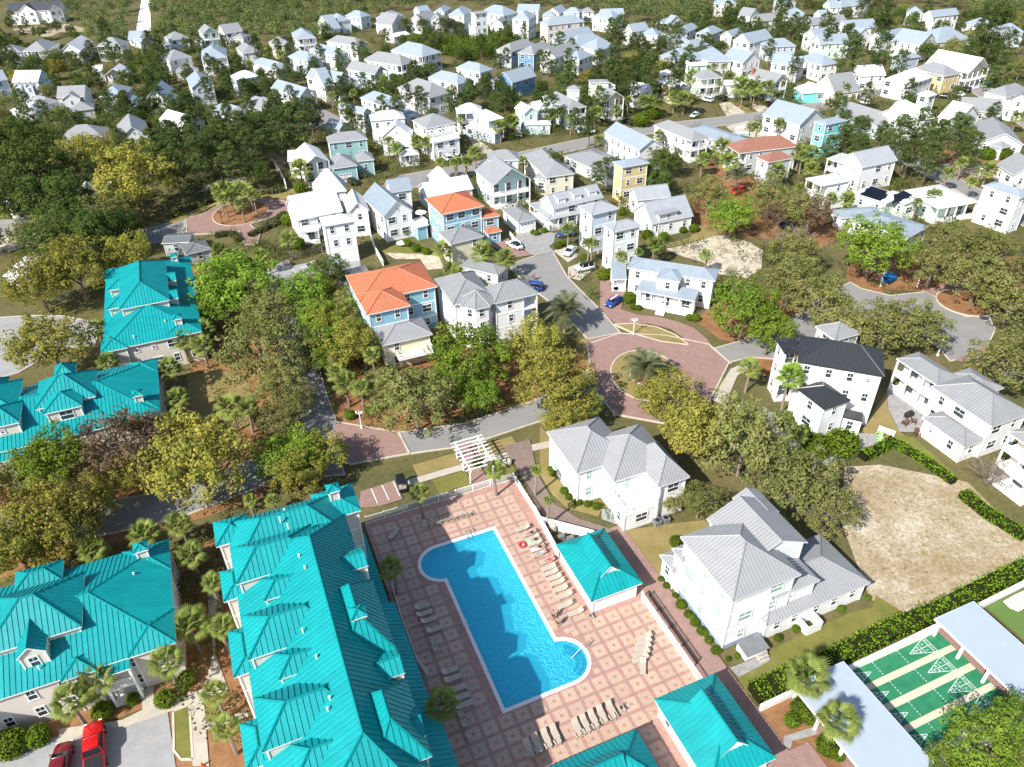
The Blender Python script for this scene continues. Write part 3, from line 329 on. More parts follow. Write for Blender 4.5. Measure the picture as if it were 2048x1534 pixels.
LANDMARKS = [
('the black roofed apartment block',-261.2,455.3),
('the sandy track',-184.2,419.9),
('the white gable roof bungalow',-161.2,325.6),
('the double porch house',-124.5,339.6),
('the lavender grey gabled house',-116.6,298.9),
('the sandy bank',-75.7,198.3),
('the palm island',-67.0,178.1),
('the white tower with open decks',-13.5,408.5),
('the shed under tall palms',-50.1,388.2),
('the large house by the scrub',-39.4,350.5),
('the deep blue house',-6.0,297.4),
('the pergola house',-22.8,240.7),
('the yellow tower house',32.2,192.3),
('the off white tower house',34.5,261.5),
('the cream house with red shutters',62.3,292.0),
('the big blush beige house',26.7,375.0),
('the scrubby green field',-2.2,337.8),
('the backyard pool',73.5,231.8),
('the turquoise tower house',98.4,230.1),
('the terracotta roofs',73.2,209.2),
('the solar panel house',97.1,181.7),
('the blue topped lookout',148.2,271.6),
('the blue parasol',176.0,284.3),
('the mint green house',76.1,290.9),
('the big white corner terrace house',172.7,269.7),
('the turret house',-3.6,133.8),
('the sky blue orange roofed house',-25.5,139.0),
('the light blue orange roofed house',-12.1,177.8),
('the traffic island',22.8,104.7),
('the red pickup truck',-43.4,41.2),
('the pool',-1.4,54.7),
('the pergola',-9.0,82.7),
('the black roofed house',56.2,104.9),
('the shuffleboard lanes',44.2,47.1),
('the white three storey house',25.4,59.1),
('the faceted grey roof house',14.8,82.0),
('the long porch house',32.1,132.3),
('the sandy lot',46.8,147.3),
('the dry lot',51.1,66.4),
('the brown patio chairs',62.2,89.8),
('the cream bungalow',-120.9,180.3),
('the slate blue house',-110.1,193.0),
('the parking lot',-91.2,120.2),
('the white cupolas roof',-71.7,130.6),
('the double dormer roof',-68.6,96.7),
('the white gabled dormer roof',-52.9,57.4),
('the long pool side roof',-28.2,56.8),
('the lime green tree house',90.6,160.7),
('the palm lined road',113.8,198.8),
('the square white tower house',-40.3,167.2),
('the stucco house',-56.9,212.9),
('the farthest wood edge',142.6,424.8),
('the topmost road corner',231.6,401.4),
('the bend in the main road',-30.4,96.7),
('the curved mulch island',87.2,127.9),
('the lower left road',-60.6,74.1),
('the white farmhouse',38.2,172.1),
('the wraparound porch cottage',13.6,170.3),
('the aqua lookout house',20.5,268.5),
('the hip roofs row',-45.5,279.8),
('the cul-de-sac pines',-87.6,219.0),
('the grey sloping roofs house',145.5,222.3)]
TREES = [
('oak_gold',-42.33,76.5,7.34,6.98),
('oak_gold',-57.29,66.28,6.28,6.12),
('oak_gold',-60.84,63.35,5.93,5.84),
('oak_gold',-55.78,71.4,4.19,4.45),
('oak_gold',-27.47,81.12,4.05,4.34),
('oak_gold',6.61,93.52,6.55,6.34),
('oak_gold',4.03,106.81,5.09,5.17),
('oak_gold',7.84,88.25,3.76,4.11),
('oak_gold',-77.89,107.63,6.95,6.66),
('oak_gold',-86.3,135.15,7.19,6.85),
('oak_gold',-91.61,130.38,6.35,6.18),
('oak_gold',-79.74,145.13,5.73,5.69),
('oak_gold',-91.06,178.94,9.85,8.98),
('oak_gold',-117.74,207.69,6.95,6.66),
('oak_gold',23.92,90.69,5.04,5.13),
('oak_gold',26.75,82.93,5.54,5.53),
('oak_gold',-27.57,108.36,4.82,4.95),
('oak_gold',-32.79,117.68,4.22,4.47),
('oak_gold',-30.03,76.6,3.95,4.26),
('oak_gold',-36.55,127.47,3.99,4.3),
('oak_green',-32.8,79.68,4.06,4.35),
('oak_green',-34.61,117.73,4.23,4.48),
('oak_green',-28.48,113.14,3.63,4.0),
('oak_green',-53.25,122.87,5.02,5.12),
('oak_green',-6.75,101.68,6.52,6.32),
('oak_green',-10.62,96.55,4.38,4.6),
('oak_green',-52.02,126.76,7.62,7.2),
('oak_green',-38.68,125.08,5.71,5.67),
('oak_green',-32.17,109.53,4.01,4.31),
('oak_green',41.55,115.03,6.52,6.32),
('oak_green',50.3,157.98,5.03,5.12),
('oak_green',-30.09,80.33,4.41,4.63),
('oak_green',-63.71,78.99,5.31,5.35),
('oak_green',73.25,136.99,7.67,7.23),
('oak_green',44.76,109.87,4.58,4.76),
('oak_green',-5.06,94.6,3.54,3.93),
('oak_olive',-36.01,107.59,4.43,4.65),
('oak_olive',-44.13,120.22,5.33,5.36),
('oak_olive',-33.98,94.16,3.66,4.03),
('oak_olive',-34.9,88.09,3.54,3.93),
('oak_olive',-30.21,118.2,3.75,4.1),
('oak_olive',-42.08,106.32,6.9,6.62),
('oak_olive',-36.93,97.25,4.58,4.77),
('oak_olive',-14.73,90.9,6.11,5.98),
('oak_olive',-30.45,125.38,3.91,4.23),
('oak_olive',-20.35,97.69,3.66,4.03),
('oak_olive',32.04,79.25,6.89,6.61),
('oak_olive',37.53,72.1,5.66,5.63),
('oak_olive',53.28,126.69,5.93,5.85),
('oak_olive',56.28,118.86,5.92,5.84),
('oak_olive',58.31,111.55,4.79,4.93),
('oak_olive',83.67,132.66,5.93,5.84),
('oak_olive',92.95,133.02,6.8,6.54),
('oak_olive',90.41,117.35,5.98,5.88),
('oak_olive',78.58,96.8,6.15,6.02),
('oak_olive',88.94,125.6,5.61,5.59),
('oak_olive',58.55,140.08,5.55,5.54),
('oak_olive',66.13,160.33,5.59,5.57),
('oak_olive',47.92,170.11,5.68,5.65),
('oak_olive',61.72,168.42,5.38,5.4),
('oak_olive',65.13,109.7,5.98,5.88),
('oak_olive',71.04,110.82,4.95,5.06),
('oak_olive',24.46,71.04,2.89,3.41),
('oak_olive',20.8,72.09,1.73,2.48),
('oak_olive',-91.58,160.99,6.57,6.36),
('oak_olive',-118.89,197.2,7.2,6.86),
('oak_olive',-111.58,212.13,5.81,5.75),
('oak_olive',-92.92,168.94,5.46,5.47),
('oak_olive',-62.2,117.6,2.51,3.11),
('oak_olive',40.33,67.98,3.87,4.19),
('oak_brown',-54.51,80.93,6.34,6.17),
('oak_brown',-58.71,79.46,4.03,4.32),
('oak_brown',-53.63,86.2,3.7,4.06),
('oak_brown',67.48,157.54,5.54,5.53),
('oak_brown',62.15,161.22,3.73,4.08),
('oak_brown',-51.54,81.77,2.4,3.02),
('oak_dark',-106.65,169.87,8.45,7.86),
('oak_dark',-121.89,188.78,9.36,8.59),
('oak_dark',-117.94,172.72,7.32,6.96),
('oak_dark',-98.53,149.94,7.03,6.72),
('oak_dark',-90.98,152.23,6.96,6.66),
('oak_dark',-135.61,207.07,8.54,7.93),
('oak_dark',-131.72,214.95,6.96,6.67),
('oak_dark',-100.3,162.35,6.08,5.96),
('oak_dark',-66.18,194.32,4.05,4.34),
('oak_dark',-36.27,136.48,4.2,4.46),
('oak_dark',-37.32,131.13,3.58,3.96),
('oak_dark',-87.26,157.88,5.15,5.22),
('oak_dark',41.98,196.49,4.96,5.07),
('oak_dark',36.61,187.56,4.07,4.35),
('oak_dark',38.41,182.91,3.72,4.08),
('oak_dark',28.99,198.24,2.83,3.37),
('oak_dark',11.57,200.62,3.97,4.28),
('bare_tree',65.73,75.92,3.69,3.13),
('bare_tree',39.67,69.77,4.96,4.22),
('bare_tree',60.23,145.21,6.29,5.35),
('bare_tree',-63.86,208.55,3.67,3.12),
('bare_tree',102.09,172.14,2.83,2.41),
('bare_tree',-111.62,197.1,5.53,4.7),
('bare_tree',-74.76,123.8,2.16,1.83),
('pine',-88.69,203.19,4.62,8.24),
('pine',-81.99,197.38,4.77,8.44),
('pine',-78.68,201.74,4.83,8.52),
('pine',-72.02,193.48,4.62,8.24),
('pine',-69.58,202.57,4.48,8.05),
('pine',-82.12,217.13,4.5,8.08),
('pine',-76.77,219.51,4.51,8.09),
('pine',-67.9,209.92,3.69,6.98),
('pine',-78.46,187.74,4.0,7.4),
('pine',-84.56,187.61,4.61,8.22),
('pine',-90.79,194.02,4.48,8.05),
('pine',-65.74,220.82,4.79,8.47),
('pine',-61.4,221.74,5.58,9.53),
('pine',-59.67,233.39,4.66,8.29),
('pine',-73.39,206.58,4.58,8.18),
('pine',-72.69,224.44,4.09,7.51),
('pine',-96.78,204.61,4.4,7.94),
('pine',-96.42,216.62,4.1,7.54),
('pine',22.66,184.13,2.9,5.91),
('pine',25.37,191.06,2.46,5.31),
('pine',12.44,192.66,2.73,5.69),
('pine',105.5,200.75,4.72,8.37),
('pine',112.85,205.25,4.86,8.57),
('pine',112.7,194.94,5.0,8.75),
('pine',121.72,201.12,4.88,8.59),
('pine',121.58,193.31,3.81,7.14),
('pine',107.73,187.23,3.62,6.89),
('pine',104.34,191.13,3.65,6.92),
('pine',90.39,199.45,4.27,7.77),
('pine',92.68,194.69,3.91,7.28),
('pine',85.52,196.44,3.59,6.85),
('pine',94.76,229.52,2.06,4.78),
('pine',24.29,221.19,3.87,7.23),
('pine',20.74,230.82,2.9,5.91),
('pine',25.44,249.53,3.46,6.67),
('pine',13.56,238.62,4.13,7.58),
('pine',19.67,259.87,4.48,8.05),
('pine',36.27,273.73,4.73,8.39),
('pine',40.76,256.62,5.36,9.23),
('pine',49.09,267.72,5.59,9.55),
('pine',56.23,259.7,4.56,8.16),
('pine',30.05,247.55,3.79,7.11),
('pine',-28.55,257.83,3.22,6.34),
('pine',-32.56,284.12,3.92,7.29),
('pine',-48.12,235.18,2.99,6.04),
('pine',-17.05,245.86,4.25,7.74),
('pine',-11.95,259.01,3.93,7.3),
('pine',-0.34,258.77,3.21,6.33),
('pine',-2.01,247.4,2.57,5.47),
('pine',130.97,329.67,3.61,6.87),
('pine',123.73,285.9,6.36,10.58),
('pine',133.94,284.59,6.42,10.66),
('pine',140.72,281.84,4.29,7.79),
('pine',92.13,251.16,3.31,6.47),
('pine',101.49,232.62,3.5,6.73),
('pine',161.02,255.11,6.17,10.32),
('pine',186.52,307.96,8.52,13.5),
('pine',104.29,315.2,3.39,6.57),
('pine',106.65,291.51,3.18,6.29),
('pine',67.18,317.95,4.86,8.56),
('pine',49.56,349.83,4.79,8.47),
('pine',13.4,307.85,3.15,6.26),
('oak_green',43.67,37.37,3.74,4.09),
('oak_green',48.72,39.27,3.14,3.61),
('oak_green',40.1,35.63,2.37,3.0),
('palm',-43.48,45.34,2.24,5.0),
('palm',-45.03,43.15,2.11,5.0),
('palm',-37.03,47.4,2.07,5.0),
('palm',-36.02,51.85,2.37,5.0),
('palm',-46.43,65.53,2.12,5.0),
('palm',-42.31,67.1,1.96,5.0),
('palm',-51.64,63.22,2.0,5.0),
('palm',-39.3,61.93,2.01,5.0),
('palm',-35.31,57.67,1.42,5.0),
('palm',-32.55,51.63,1.6,5.0),
('palm',-50.77,88.24,2.13,5.0),
('palm',-52.48,94.16,2.05,5.0),
('palm',-56.11,102.1,2.35,5.0),
('palm',-56.83,121.73,2.22,5.0),
('palm',-54.7,115.08,1.93,5.0),
('palm',-57.13,111.02,2.09,5.0),
('palm',-53.34,109.27,2.24,5.0),
('palm',-67.55,109.5,2.34,5.0),
('palm',-67.56,104.88,1.9,5.0),
('palm',-74.12,115.86,2.05,5.0),
('palm',-43.19,91.66,2.62,5.0),
('palm',-40.61,91.2,1.78,5.0),
('palm',-26.54,97.24,2.28,5.0),
('palm',-23.93,95.8,1.77,5.0),
('palm',12.12,90.27,1.98,5.0),
('palm',-7.8,42.05,1.84,5.0),
('palm',-14.54,59.34,1.6,5.0),
('palm',30.67,39.38,2.16,5.0),
('palm',29.29,44.23,2.55,5.0),
('palm',38.35,99.07,2.03,5.0),
('palm',40.94,82.21,1.53,5.0),
('palm',-34.56,71.15,1.12,5.0),
('palm',-31.4,71.06,1.11,5.0),
('palm',-12.4,71.89,1.47,5.0),
('palm',-2.55,75.96,1.64,5.0),
('palm',2.88,75.79,0.96,5.0),
('palm',-14.03,144.65,2.36,5.0),
('palm',-11.44,135.4,2.03,5.0),
('palm',-0.9,140.51,2.5,5.0),
('palm',-5.58,143.06,2.97,5.0),
('palm',-10.36,133.62,2.01,5.0),
('palm',-29.65,121.16,2.09,5.0),
('palm',-25.4,108.2,1.74,5.0),
('palm',-23.25,105.03,1.7,5.0),
('palm',-28.48,100.09,1.83,5.0),
('palm',4.28,70.01,0.79,5.0),
('palm',-30.62,43.65,1.51,5.0),
('palm',-28.5,39.91,1.47,5.0),
('palm',-61.52,146.89,2.31,5.0),
('palm',-48.27,151.73,2.31,5.0),
('palm',-52.27,144.07,1.79,5.0),
('palm',13.05,153.93,1.69,5.0),
('palm',17.63,146.49,1.52,5.0),
('palm',4.23,198.35,1.68,5.0),
('palm',-14.06,198.16,1.68,5.0),
('palm',-11.18,198.63,1.82,5.0),
('palm',-8.92,205.87,2.17,5.0),
('palm',30.68,145.46,2.08,5.0),
('palm',22.76,139.92,1.47,5.0),
('palm',26.72,141.86,1.17,5.0),
('palm',40.41,139.86,1.5,5.0),
('palm',16.82,146.53,1.3,5.0),
('palm',59.3,204.69,3.58,5.0),
('palm',58.17,194.51,3.14,5.0),
('palm',52.17,197.08,2.3,5.0),
('palm',68.71,186.48,2.8,5.0),
('palm',66.96,201.28,2.08,5.0),
('palm',81.87,198.63,3.01,5.0),
('palm',79.42,201.08,2.72,5.0),
('palm',78.28,187.98,2.44,5.0),
('palm',70.7,174.68,1.74,5.0),
('palm',72.06,222.95,1.95,5.0),
('palm',73.91,222.83,2.12,5.0),
('palm',81.28,225.78,2.16,5.0),
('palm',83.59,229.16,1.52,5.0),
('palm',81.4,269.29,4.25,5.0),
('palm',84.96,267.85,3.09,5.0),
('palm',89.5,265.77,3.47,5.0),
('palm',88.94,273.41,2.76,5.0),
('palm',79.7,280.89,2.8,5.0),
('palm',74.16,280.09,2.78,5.0),
('palm',67.31,281.91,3.58,5.0),
('palm',114.91,263.76,2.37,5.0),
('palm',108.7,253.3,2.27,5.0),
('palm',105.79,195.96,1.71,5.0),
('palm',108.17,188.07,1.37,5.0),
('palm',110.81,182.74,1.95,5.0),
('palm',118.12,190.15,1.87,5.0),
('palm',113.79,176.81,1.62,5.0),
('palm',100.44,168.31,2.22,5.0),
('palm',94.97,164.61,1.35,5.0),
('palm',79.49,167.24,2.37,5.0),
('palm',76.04,167.8,1.84,5.0),
('palm',121.73,184.65,2.78,5.0),
('palm',79.05,197.61,2.09,5.0),
('palm',78.09,187.66,2.15,5.0),
('palm',83.5,230.03,1.36,5.0),
('palm',153.3,227.56,2.26,5.0),
('palm',-72.82,182.01,1.94,5.0),
('palm',-70.93,183.1,2.22,5.0),
('palm',-68.38,181.18,2.19,5.0),
('palm',-65.64,181.61,2.19,5.0),
('palm',-69.53,175.51,2.01,5.0),
('palm',-64.38,172.47,1.97,5.0),
('palm',-62.9,177.98,1.88,5.0),
('palm',-68.24,177.7,1.89,5.0),
('palm',-67.77,182.92,2.07,5.0),
('palm',-71.11,177.85,1.76,5.0),
('palm',-64.26,179.78,1.89,5.0),
('palm',-54.97,195.41,3.43,5.0),
('palm',-52.74,269.87,1.89,5.0),
('palm',-44.81,288.54,1.8,5.0),
('palm',-41.12,290.3,2.01,5.0),
('palm',-34.24,216.8,1.99,5.0),
('palm',-31.07,210.39,2.09,5.0),
('palm',-25.6,216.24,2.59,5.0),
('palm',-23.09,215.45,2.27,5.0),
('palm',-17.92,198.56,1.69,5.0),
('palm',-13.76,199.42,1.55,5.0),
('palm',-11.08,199.26,1.83,5.0),
('palm',1.12,233.44,2.92,5.0),
('palm',-1.92,229.37,2.4,5.0),
('palm',-14.31,238.19,1.66,5.0),
('palm',-20.3,222.4,1.56,5.0),
('palm',2.38,234.81,2.28,5.0),
('palm',14.46,239.93,2.5,5.0),
('palm',17.21,241.26,2.35,5.0),
('palm',19.87,235.06,2.13,5.0),
('palm',28.02,242.03,2.53,5.0),
('palm',25.98,214.17,1.96,5.0),
('palm',26.46,254.24,2.47,5.0),
('palm',4.14,258.46,2.32,5.0),
('palm',40.21,254.05,1.78,5.0),
('palm',45.25,252.0,2.83,5.0),
('palm',49.54,250.03,2.11,5.0),
('palm',43.86,216.85,2.16,5.0),
('palm',55.78,256.27,3.25,5.0),
('palm',58.69,254.35,3.24,5.0),
('palm',47.35,253.52,2.67,5.0),
('palm',-92.8,332.68,2.35,5.0),
('palm',-99.99,336.58,2.39,5.0),
('palm',-60.0,267.24,1.88,5.0),
('palm',-101.36,316.57,2.04,5.0),
('palm',-36.59,376.71,2.31,5.0),
('palm',-21.17,386.49,2.36,5.0),
('palm',-45.03,289.88,2.01,5.0),
('palm',-41.09,290.84,2.01,5.0),
('palm',-39.16,270.12,1.88,5.0),
('palm',-43.07,272.14,1.7,5.0),
('palm',59.78,338.26,2.1,5.0),
('palm',35.25,243.53,2.21,5.0),
('palm',-119.44,170.87,2.34,5.0),
('palm',-112.4,170.24,2.01,5.0),
('date_palm',9.96,118.94,3.5,4.6),
('date_palm',22.27,102.28,3.2,3.2),
('date_palm',190.22,340.46,3.17,4.6),
('date_palm',-26.16,386.07,4.46,4.6),
('date_palm',-29.56,393.93,4.01,4.6),
('date_palm',-39.81,395.03,3.22,4.6),
('date_palm',-47.86,396.99,3.25,4.6),
('date_palm',58.75,185.61,2.62,4.6),
('date_palm',90.27,256.89,1.87,4.6),
('date_palm',-9.03,207.21,2.04,4.6),
('fan_palm',42.25,92.86,2.43,7.6),
('cypress',44.89,266.43,1.68,3.0),
('shrub',44.39,83.4,2.22,1.56),
('shrub',48.2,83.55,2.57,1.8),
('shrub',42.63,90.71,1.08,0.75),
('shrub',20.73,66.44,0.88,0.61),
('shrub',-5.29,82.48,0.88,0.62),
('shrub',-25.89,94.35,0.98,0.68),
('shrub',-22.87,95.44,0.82,0.57),
('shrub',-37.62,45.67,1.13,0.79),
('shrub',-36.21,48.05,1.01,0.71),
('shrub',-43.78,44.55,1.15,0.81),
('shrub',-41.25,45.91,0.77,0.54),
('shrub',-51.38,40.83,1.7,1.19),
('shrub',-49.18,41.78,1.3,0.91),
('shrub',22.4,50.53,0.49,0.34),
('shrub',21.52,52.88,0.44,0.3),
('shrub',20.52,54.96,0.44,0.31),
('shrub',18.32,59.67,0.45,0.32),
('shrub',19.09,58.24,0.38,0.27),
('shrub',19.47,56.73,0.63,0.44),
('shrub',20.05,55.38,0.5,0.35),
('shrub',20.6,54.19,0.56,0.39),
('shrub',21.1,53.03,0.56,0.39),
('shrub',21.69,51.81,0.49,0.35),
('shrub',22.13,50.45,0.55,0.39),
('shrub',32.03,53.07,0.51,0.36),
('shrub',29.61,51.93,0.51,0.35),
('shrub',17.83,60.72,0.39,0.27),
('shrub',38.17,55.72,0.47,0.33),
('shrub',24.41,49.79,0.37,0.26),
('shrub',5.26,81.19,0.44,0.31),
('shrub',5.62,80.06,0.58,0.41),
('shrub',7.0,76.41,0.64,0.45),
('shrub',7.57,75.22,0.56,0.39),
('shrub',8.71,74.16,0.63,0.44),
('shrub',9.99,73.78,0.56,0.39),
('shrub',11.19,73.25,0.63,0.44),
('shrub',23.89,127.07,0.69,0.49),
('shrub',24.87,126.69,0.69,0.49),
('shrub',23.58,129.69,1.41,0.98),
('shrub',35.1,122.2,0.88,0.62),
('shrub',33.93,122.57,0.78,0.55),
('shrub',19.45,139.59,1.48,1.04),
('shrub',20.92,140.29,1.28,0.89),
('shrub',35.35,158.06,1.18,0.83),
('shrub',40.36,161.78,0.97,0.68),
('shrub',42.99,161.96,1.22,0.85),
('shrub',27.58,172.66,1.26,0.88),
('shrub',31.65,158.78,1.42,0.99),
('shrub',16.44,148.19,1.0,0.7),
('shrub',10.98,154.65,1.03,0.72),
('shrub',6.41,161.84,0.83,0.58),
('shrub',8.2,163.13,0.84,0.58),
('shrub',16.33,147.8,0.99,0.7),
('shrub',5.66,162.52,0.71,0.5),
('shrub',12.01,156.06,0.92,0.65),
('shrub',-28.21,164.88,1.46,1.02),
('shrub',-26.26,163.58,1.93,1.35),
('shrub',-24.32,163.4,1.69,1.18),
('shrub',-20.84,154.69,1.15,0.8),
('shrub',-18.47,153.06,1.02,0.72),
('shrub',-23.19,157.54,1.05,0.74),
('shrub',-54.95,191.71,1.7,1.19),
('shrub',-53.22,170.9,1.8,1.26),
('shrub',-47.85,157.35,1.68,1.18),
('shrub',43.13,242.48,2.74,1.92),
('shrub',48.09,250.54,2.47,1.73),
('shrub',45.33,265.85,1.12,0.78),
('shrub',-22.46,96.81,0.74,0.52),
('shrub',-21.34,96.21,0.74,0.52),
('shrub',-21.47,106.07,1.22,0.85),
('shrub',-12.79,114.57,1.27,0.89),
('shrub',42.3,90.51,1.16,0.81),
('shrub',43.06,98.54,0.69,0.49),
('shrub',41.45,90.01,0.58,0.4),
('shrub',44.12,87.82,1.14,0.8),
('shrub',29.26,43.3,1.08,0.76),
('shrub',29.83,42.35,1.08,0.75),
('shrub',30.58,39.05,1.18,0.83),
('shrub',27.98,41.93,0.83,0.58),
('shrub',41.96,57.28,0.41,0.29),
('shrub',38.22,55.74,0.47,0.33),
('shrub',32.09,53.21,0.39,0.27),
('shrub',29.62,52.01,0.38,0.27),
('shrub',23.36,49.44,0.31,0.21),
('shrub',24.45,49.85,0.31,0.22),
('shrub',31.42,38.35,0.71,0.5),
('shrub',75.99,164.88,1.04,0.73),
('shrub',134.32,206.15,2.05,1.44),
('shrub',138.81,205.83,2.07,1.45),
('shrub',138.42,210.57,1.75,1.22)]
FILL = [
({'pine': 4,'oak_dark': 4,'oak_olive': 3,'oak_gold': 1},120,(2.4,4.2),[(-226.2,348.4),(-148.8,350.9),(-115.5,266.3),(-99.6,215.5),(-96.4,182.2),(-97.4,153.9),(-118.1,154.9)]),
({'pine': 6,'oak_dark': 2},70,(2.2,3.6),[(-155.6,351.5),(-65.2,334.4),(-47.3,244.9),(-65.6,213.4),(-112.2,254.7)]),
({'pine': 5,'oak_dark': 2},44,(2.4,4.0),[(-145.0,268.4),(-116.4,266.3),(-72.3,241.4),(-65.6,201.5),(-93.7,199.3)]),
({'pine': 4,'oak_dark': 3},34,(2.2,3.4),[(-60.1,280.9),(-0.2,312.2),(2.8,252.2),(-48.2,230.1)]),
({'pine': 5,'oak_dark': 3,'oak_gold': 0.5},56,(2.5,4.2),[(14.6,336.3),(89.2,391.6),(73.0,277.4),(17.6,251.2)]),
({'pine': 6,'oak_dark': 3},70,(2.5,4.2),[(91.7,403.7),(198.5,447.9),(153.0,324.0),(84.9,330.0)]),
({'pine': 5,'oak_olive': 3,'oak_dark': 2},60,(2.6,4.6),[(187.2,419.8),(241.2,375.9),(190.1,281.8),(176.2,290.0),(157.3,315.0)]),
({'pine': 3,'oak_olive': 2,'oak_dark': 3},24,(2.2,3.4),[(96.7,251.2),(159.7,258.3),(142.3,213.5),(96.8,207.8)]),
({'oak_olive': 4,'oak_gold': 1},4,(3,4),[(89.4,158.0),(118.3,156.6),(99.4,123.6),(90.9,120.2),(86.2,136.3)]),
({'oak_gold': 3,'oak_green': 2,'oak_olive': 2},10,(3,4.4),[(-78.2,79.5),(-66.1,81.3),(-51.0,81.9),(-49.1,76.7),(-62.7,71.4),(-69.6,64.7)]),
({'oak_green': 1,'oak_olive': 2,'oak_dark': 2},7,(2.4,3.6),[(-42.5,116.6),(-31.0,125.1),(-25.6,114.3),(-27.7,105.0),(-32.9,105.2)]),
({'palm': 1},10,(1.5,1.9),[(75.6,305.9),(119.3,267.4),(103.2,250.8),(68.8,259.0)]),
({'pine': 4,'oak_dark': 3},46,(2.2,3.6),[(-266.9,425.9),(-213.2,410.4),(-172.0,394.5),(-71.3,371.6),(-64.5,330.0),(-218.8,338.9)]),
({'pine': 4,'oak_dark': 3},40,(2.2,3.4),[(-69.9,363.2),(20.9,375.6),(14.6,257.1),(-53.3,261.9)])]
WOOD = [
(900,[(-465.0,689.4),(-286.0,662.0),(-172.5,372.7),(-185.1,363.8),(-217.8,423.4),(-292.8,517.4),(-355.7,514.2)]),
(120,[(-264.5,403.6),(-255.7,414.7),(-231.2,378.2),(-238.8,358.9)]),
(1900,[(-270.4,659.6),(-39.2,624.2),(-42.0,470.2),(-71.0,434.5),(-84.7,369.7),(-127.1,390.1),(-144.4,370.1),(-166.1,382.8)]),
(1300,[(-39.2,624.2),(145.2,596.0),(96.1,379.3),(77.4,392.8),(60.9,413.4),(25.2,455.9),(-31.0,475.4)]),
(1500,[(145.2,596.0),(409.6,555.6),(258.8,332.5),(235.2,365.2),(227.7,389.2),(232.6,428.8),(213.9,446.1),(191.5,458.3),(146.9,438.8),(112.7,389.2),(98.7,390.7)])]
SCRUB = [
(-58.3,386.2),
(-35.9,378.1),
(-12.7,370.2),
(-13.0,383.7),
(7.1,387.7),
(6.8,372.0),
(-3.7,362.0),
(-3.3,341.4),
(-21.5,338.2),
(-27.8,353.6),
(-47.9,375.4)]
UNDER = [
([(-267.8,392.5),(-66.7,343.5),(-17.1,223.5),(-48.6,142.3),(-73.4,143.3),(-120.4,145.4)],2600),
([(-81.7,435.7),(252.6,374.7),(149.0,200.6),(59.4,174.0),(-39.9,179.2)],2600),
([(10.3,176.6),(143.7,200.9),(91.5,109.9),(45.4,122.0),(7.9,131.3)],420),
([(-74.8,163.3),(-29.9,161.1),(-12.9,91.0),(-29.3,86.8),(-40.9,70.7),(-57.7,100.3)],200),
([(-15.5,124.5),(15.9,112.7),(9.9,94.0),(-16.2,92.4)],80),
([(-45.3,71.8),(-38.2,75.4),(-25.8,38.6),(-38.0,46.0)],90),
([(-40.1,141.9),(4.2,139.9),(3.4,113.2),(-23.9,102.0)],110)]
TUFTS = [([(47.9,80.4),(63.8,76.8),(64.5,62.7),(46.4,54.5),(43.4,70.2)],900),([(36.5,156.6),(57.1,156.9),(55.8,137.7),(42.3,132.9)],350)]
CARS = [
('sedan','white',1.18,155.39,127.6,'white saloon car with black glass roof on the brick drive'),
('sedan','white',13.39,151.63,-117.8,'white saloon car parked beside the white tower house'),
('jeep','white',15.79,143.29,-157.1,'white off road car with black soft top on the pale concrete drive'),
('sedan','blue',13.21,160.88,-161.4,'deep blue car under the small palm by the wraparound porch'),
('sedan','blue',20.36,128.89,-131.0,'bright blue car carrying a red and white striped board'),
('suv','blue',4.54,135.68,161.1,'blue car beside the turret house and the street'),
('sedan','silver',-42.66,146.91,-146.5,'silver saloon car on the lane by the dark magnolia'),
('suv','black',-42.2,197.18,118.5,'black car on the teal house driveway'),
('suv','white',-17.43,214.41,116.4,'white car before the white garage doors,beside the pergola house'),
('sedan','white',-14.71,215.45,127.7,'second white car before the garage doors,nearer the paved drive'),
('suv','silver',3.62,234.57,96.1,'grey car beside the aqua house with the railed balcony'),
('suv','white',22.91,236.83,97.4,'white car with black roof beneath the aqua lookout house'),
('sedan','white',25.99,237.67,116.7,'small white car next to the one with the black roof'),
('suv','black',39.09,245.29,125.7,'black car behind the big plain gable roof'),
('golf','black',31.62,248.11,134.8,'dark golf cart before the off white tower house'),
('suv','white',69.91,268.77,132.7,'white car beside the mint green house'),
('suv','black',75.06,270.19,123.2,'black car between the mint house and the sandy drive'),
('suv','black',89.17,261.53,89.6,'black car on the pale sandy drive'),
('sedan','black',64.17,255.76,-146.1,'dark car under the shrubs by the end of the back street'),
('sedan','white',62.0,251.09,-129.9,'pale car behind the grey bush near the backyard pool'),
('suv','red',58.88,184.41,-142.7,'red car beside the oaks under the terracotta roofs'),
('suv','black',162.42,274.83,134.1,'black car farthest along the side street,by the double porch'),
('sedan','white',157.58,269.62,125.1,'white car on the mint coloured driveway strip'),
('suv','black',151.45,266.91,147.5,'black car beside the blue topped lookout'),
('sedan','white',152.78,258.93,-137.8,'white car alone on the grey street'),
('suv','white',121.45,262.12,123.8,'white car below the steep grey roof of the cream house'),
('suv','black',120.23,269.75,99.1,'dark car in the shade of the steep roofed cream house'),
('suv','black',64.31,162.28,111.3,'dark car half hidden by the reddish tree'),
('pickup','red',-42.79,40.42,115.2,'bright red pickup truck in the parking lot'),
('sedan','maroon',-45.55,38.94,105.0,'dark maroon car beside the red pickup truck'),
('golf','black',-15.96,78.03,108.1,'black roofed golf cart on the brick parking strip')]
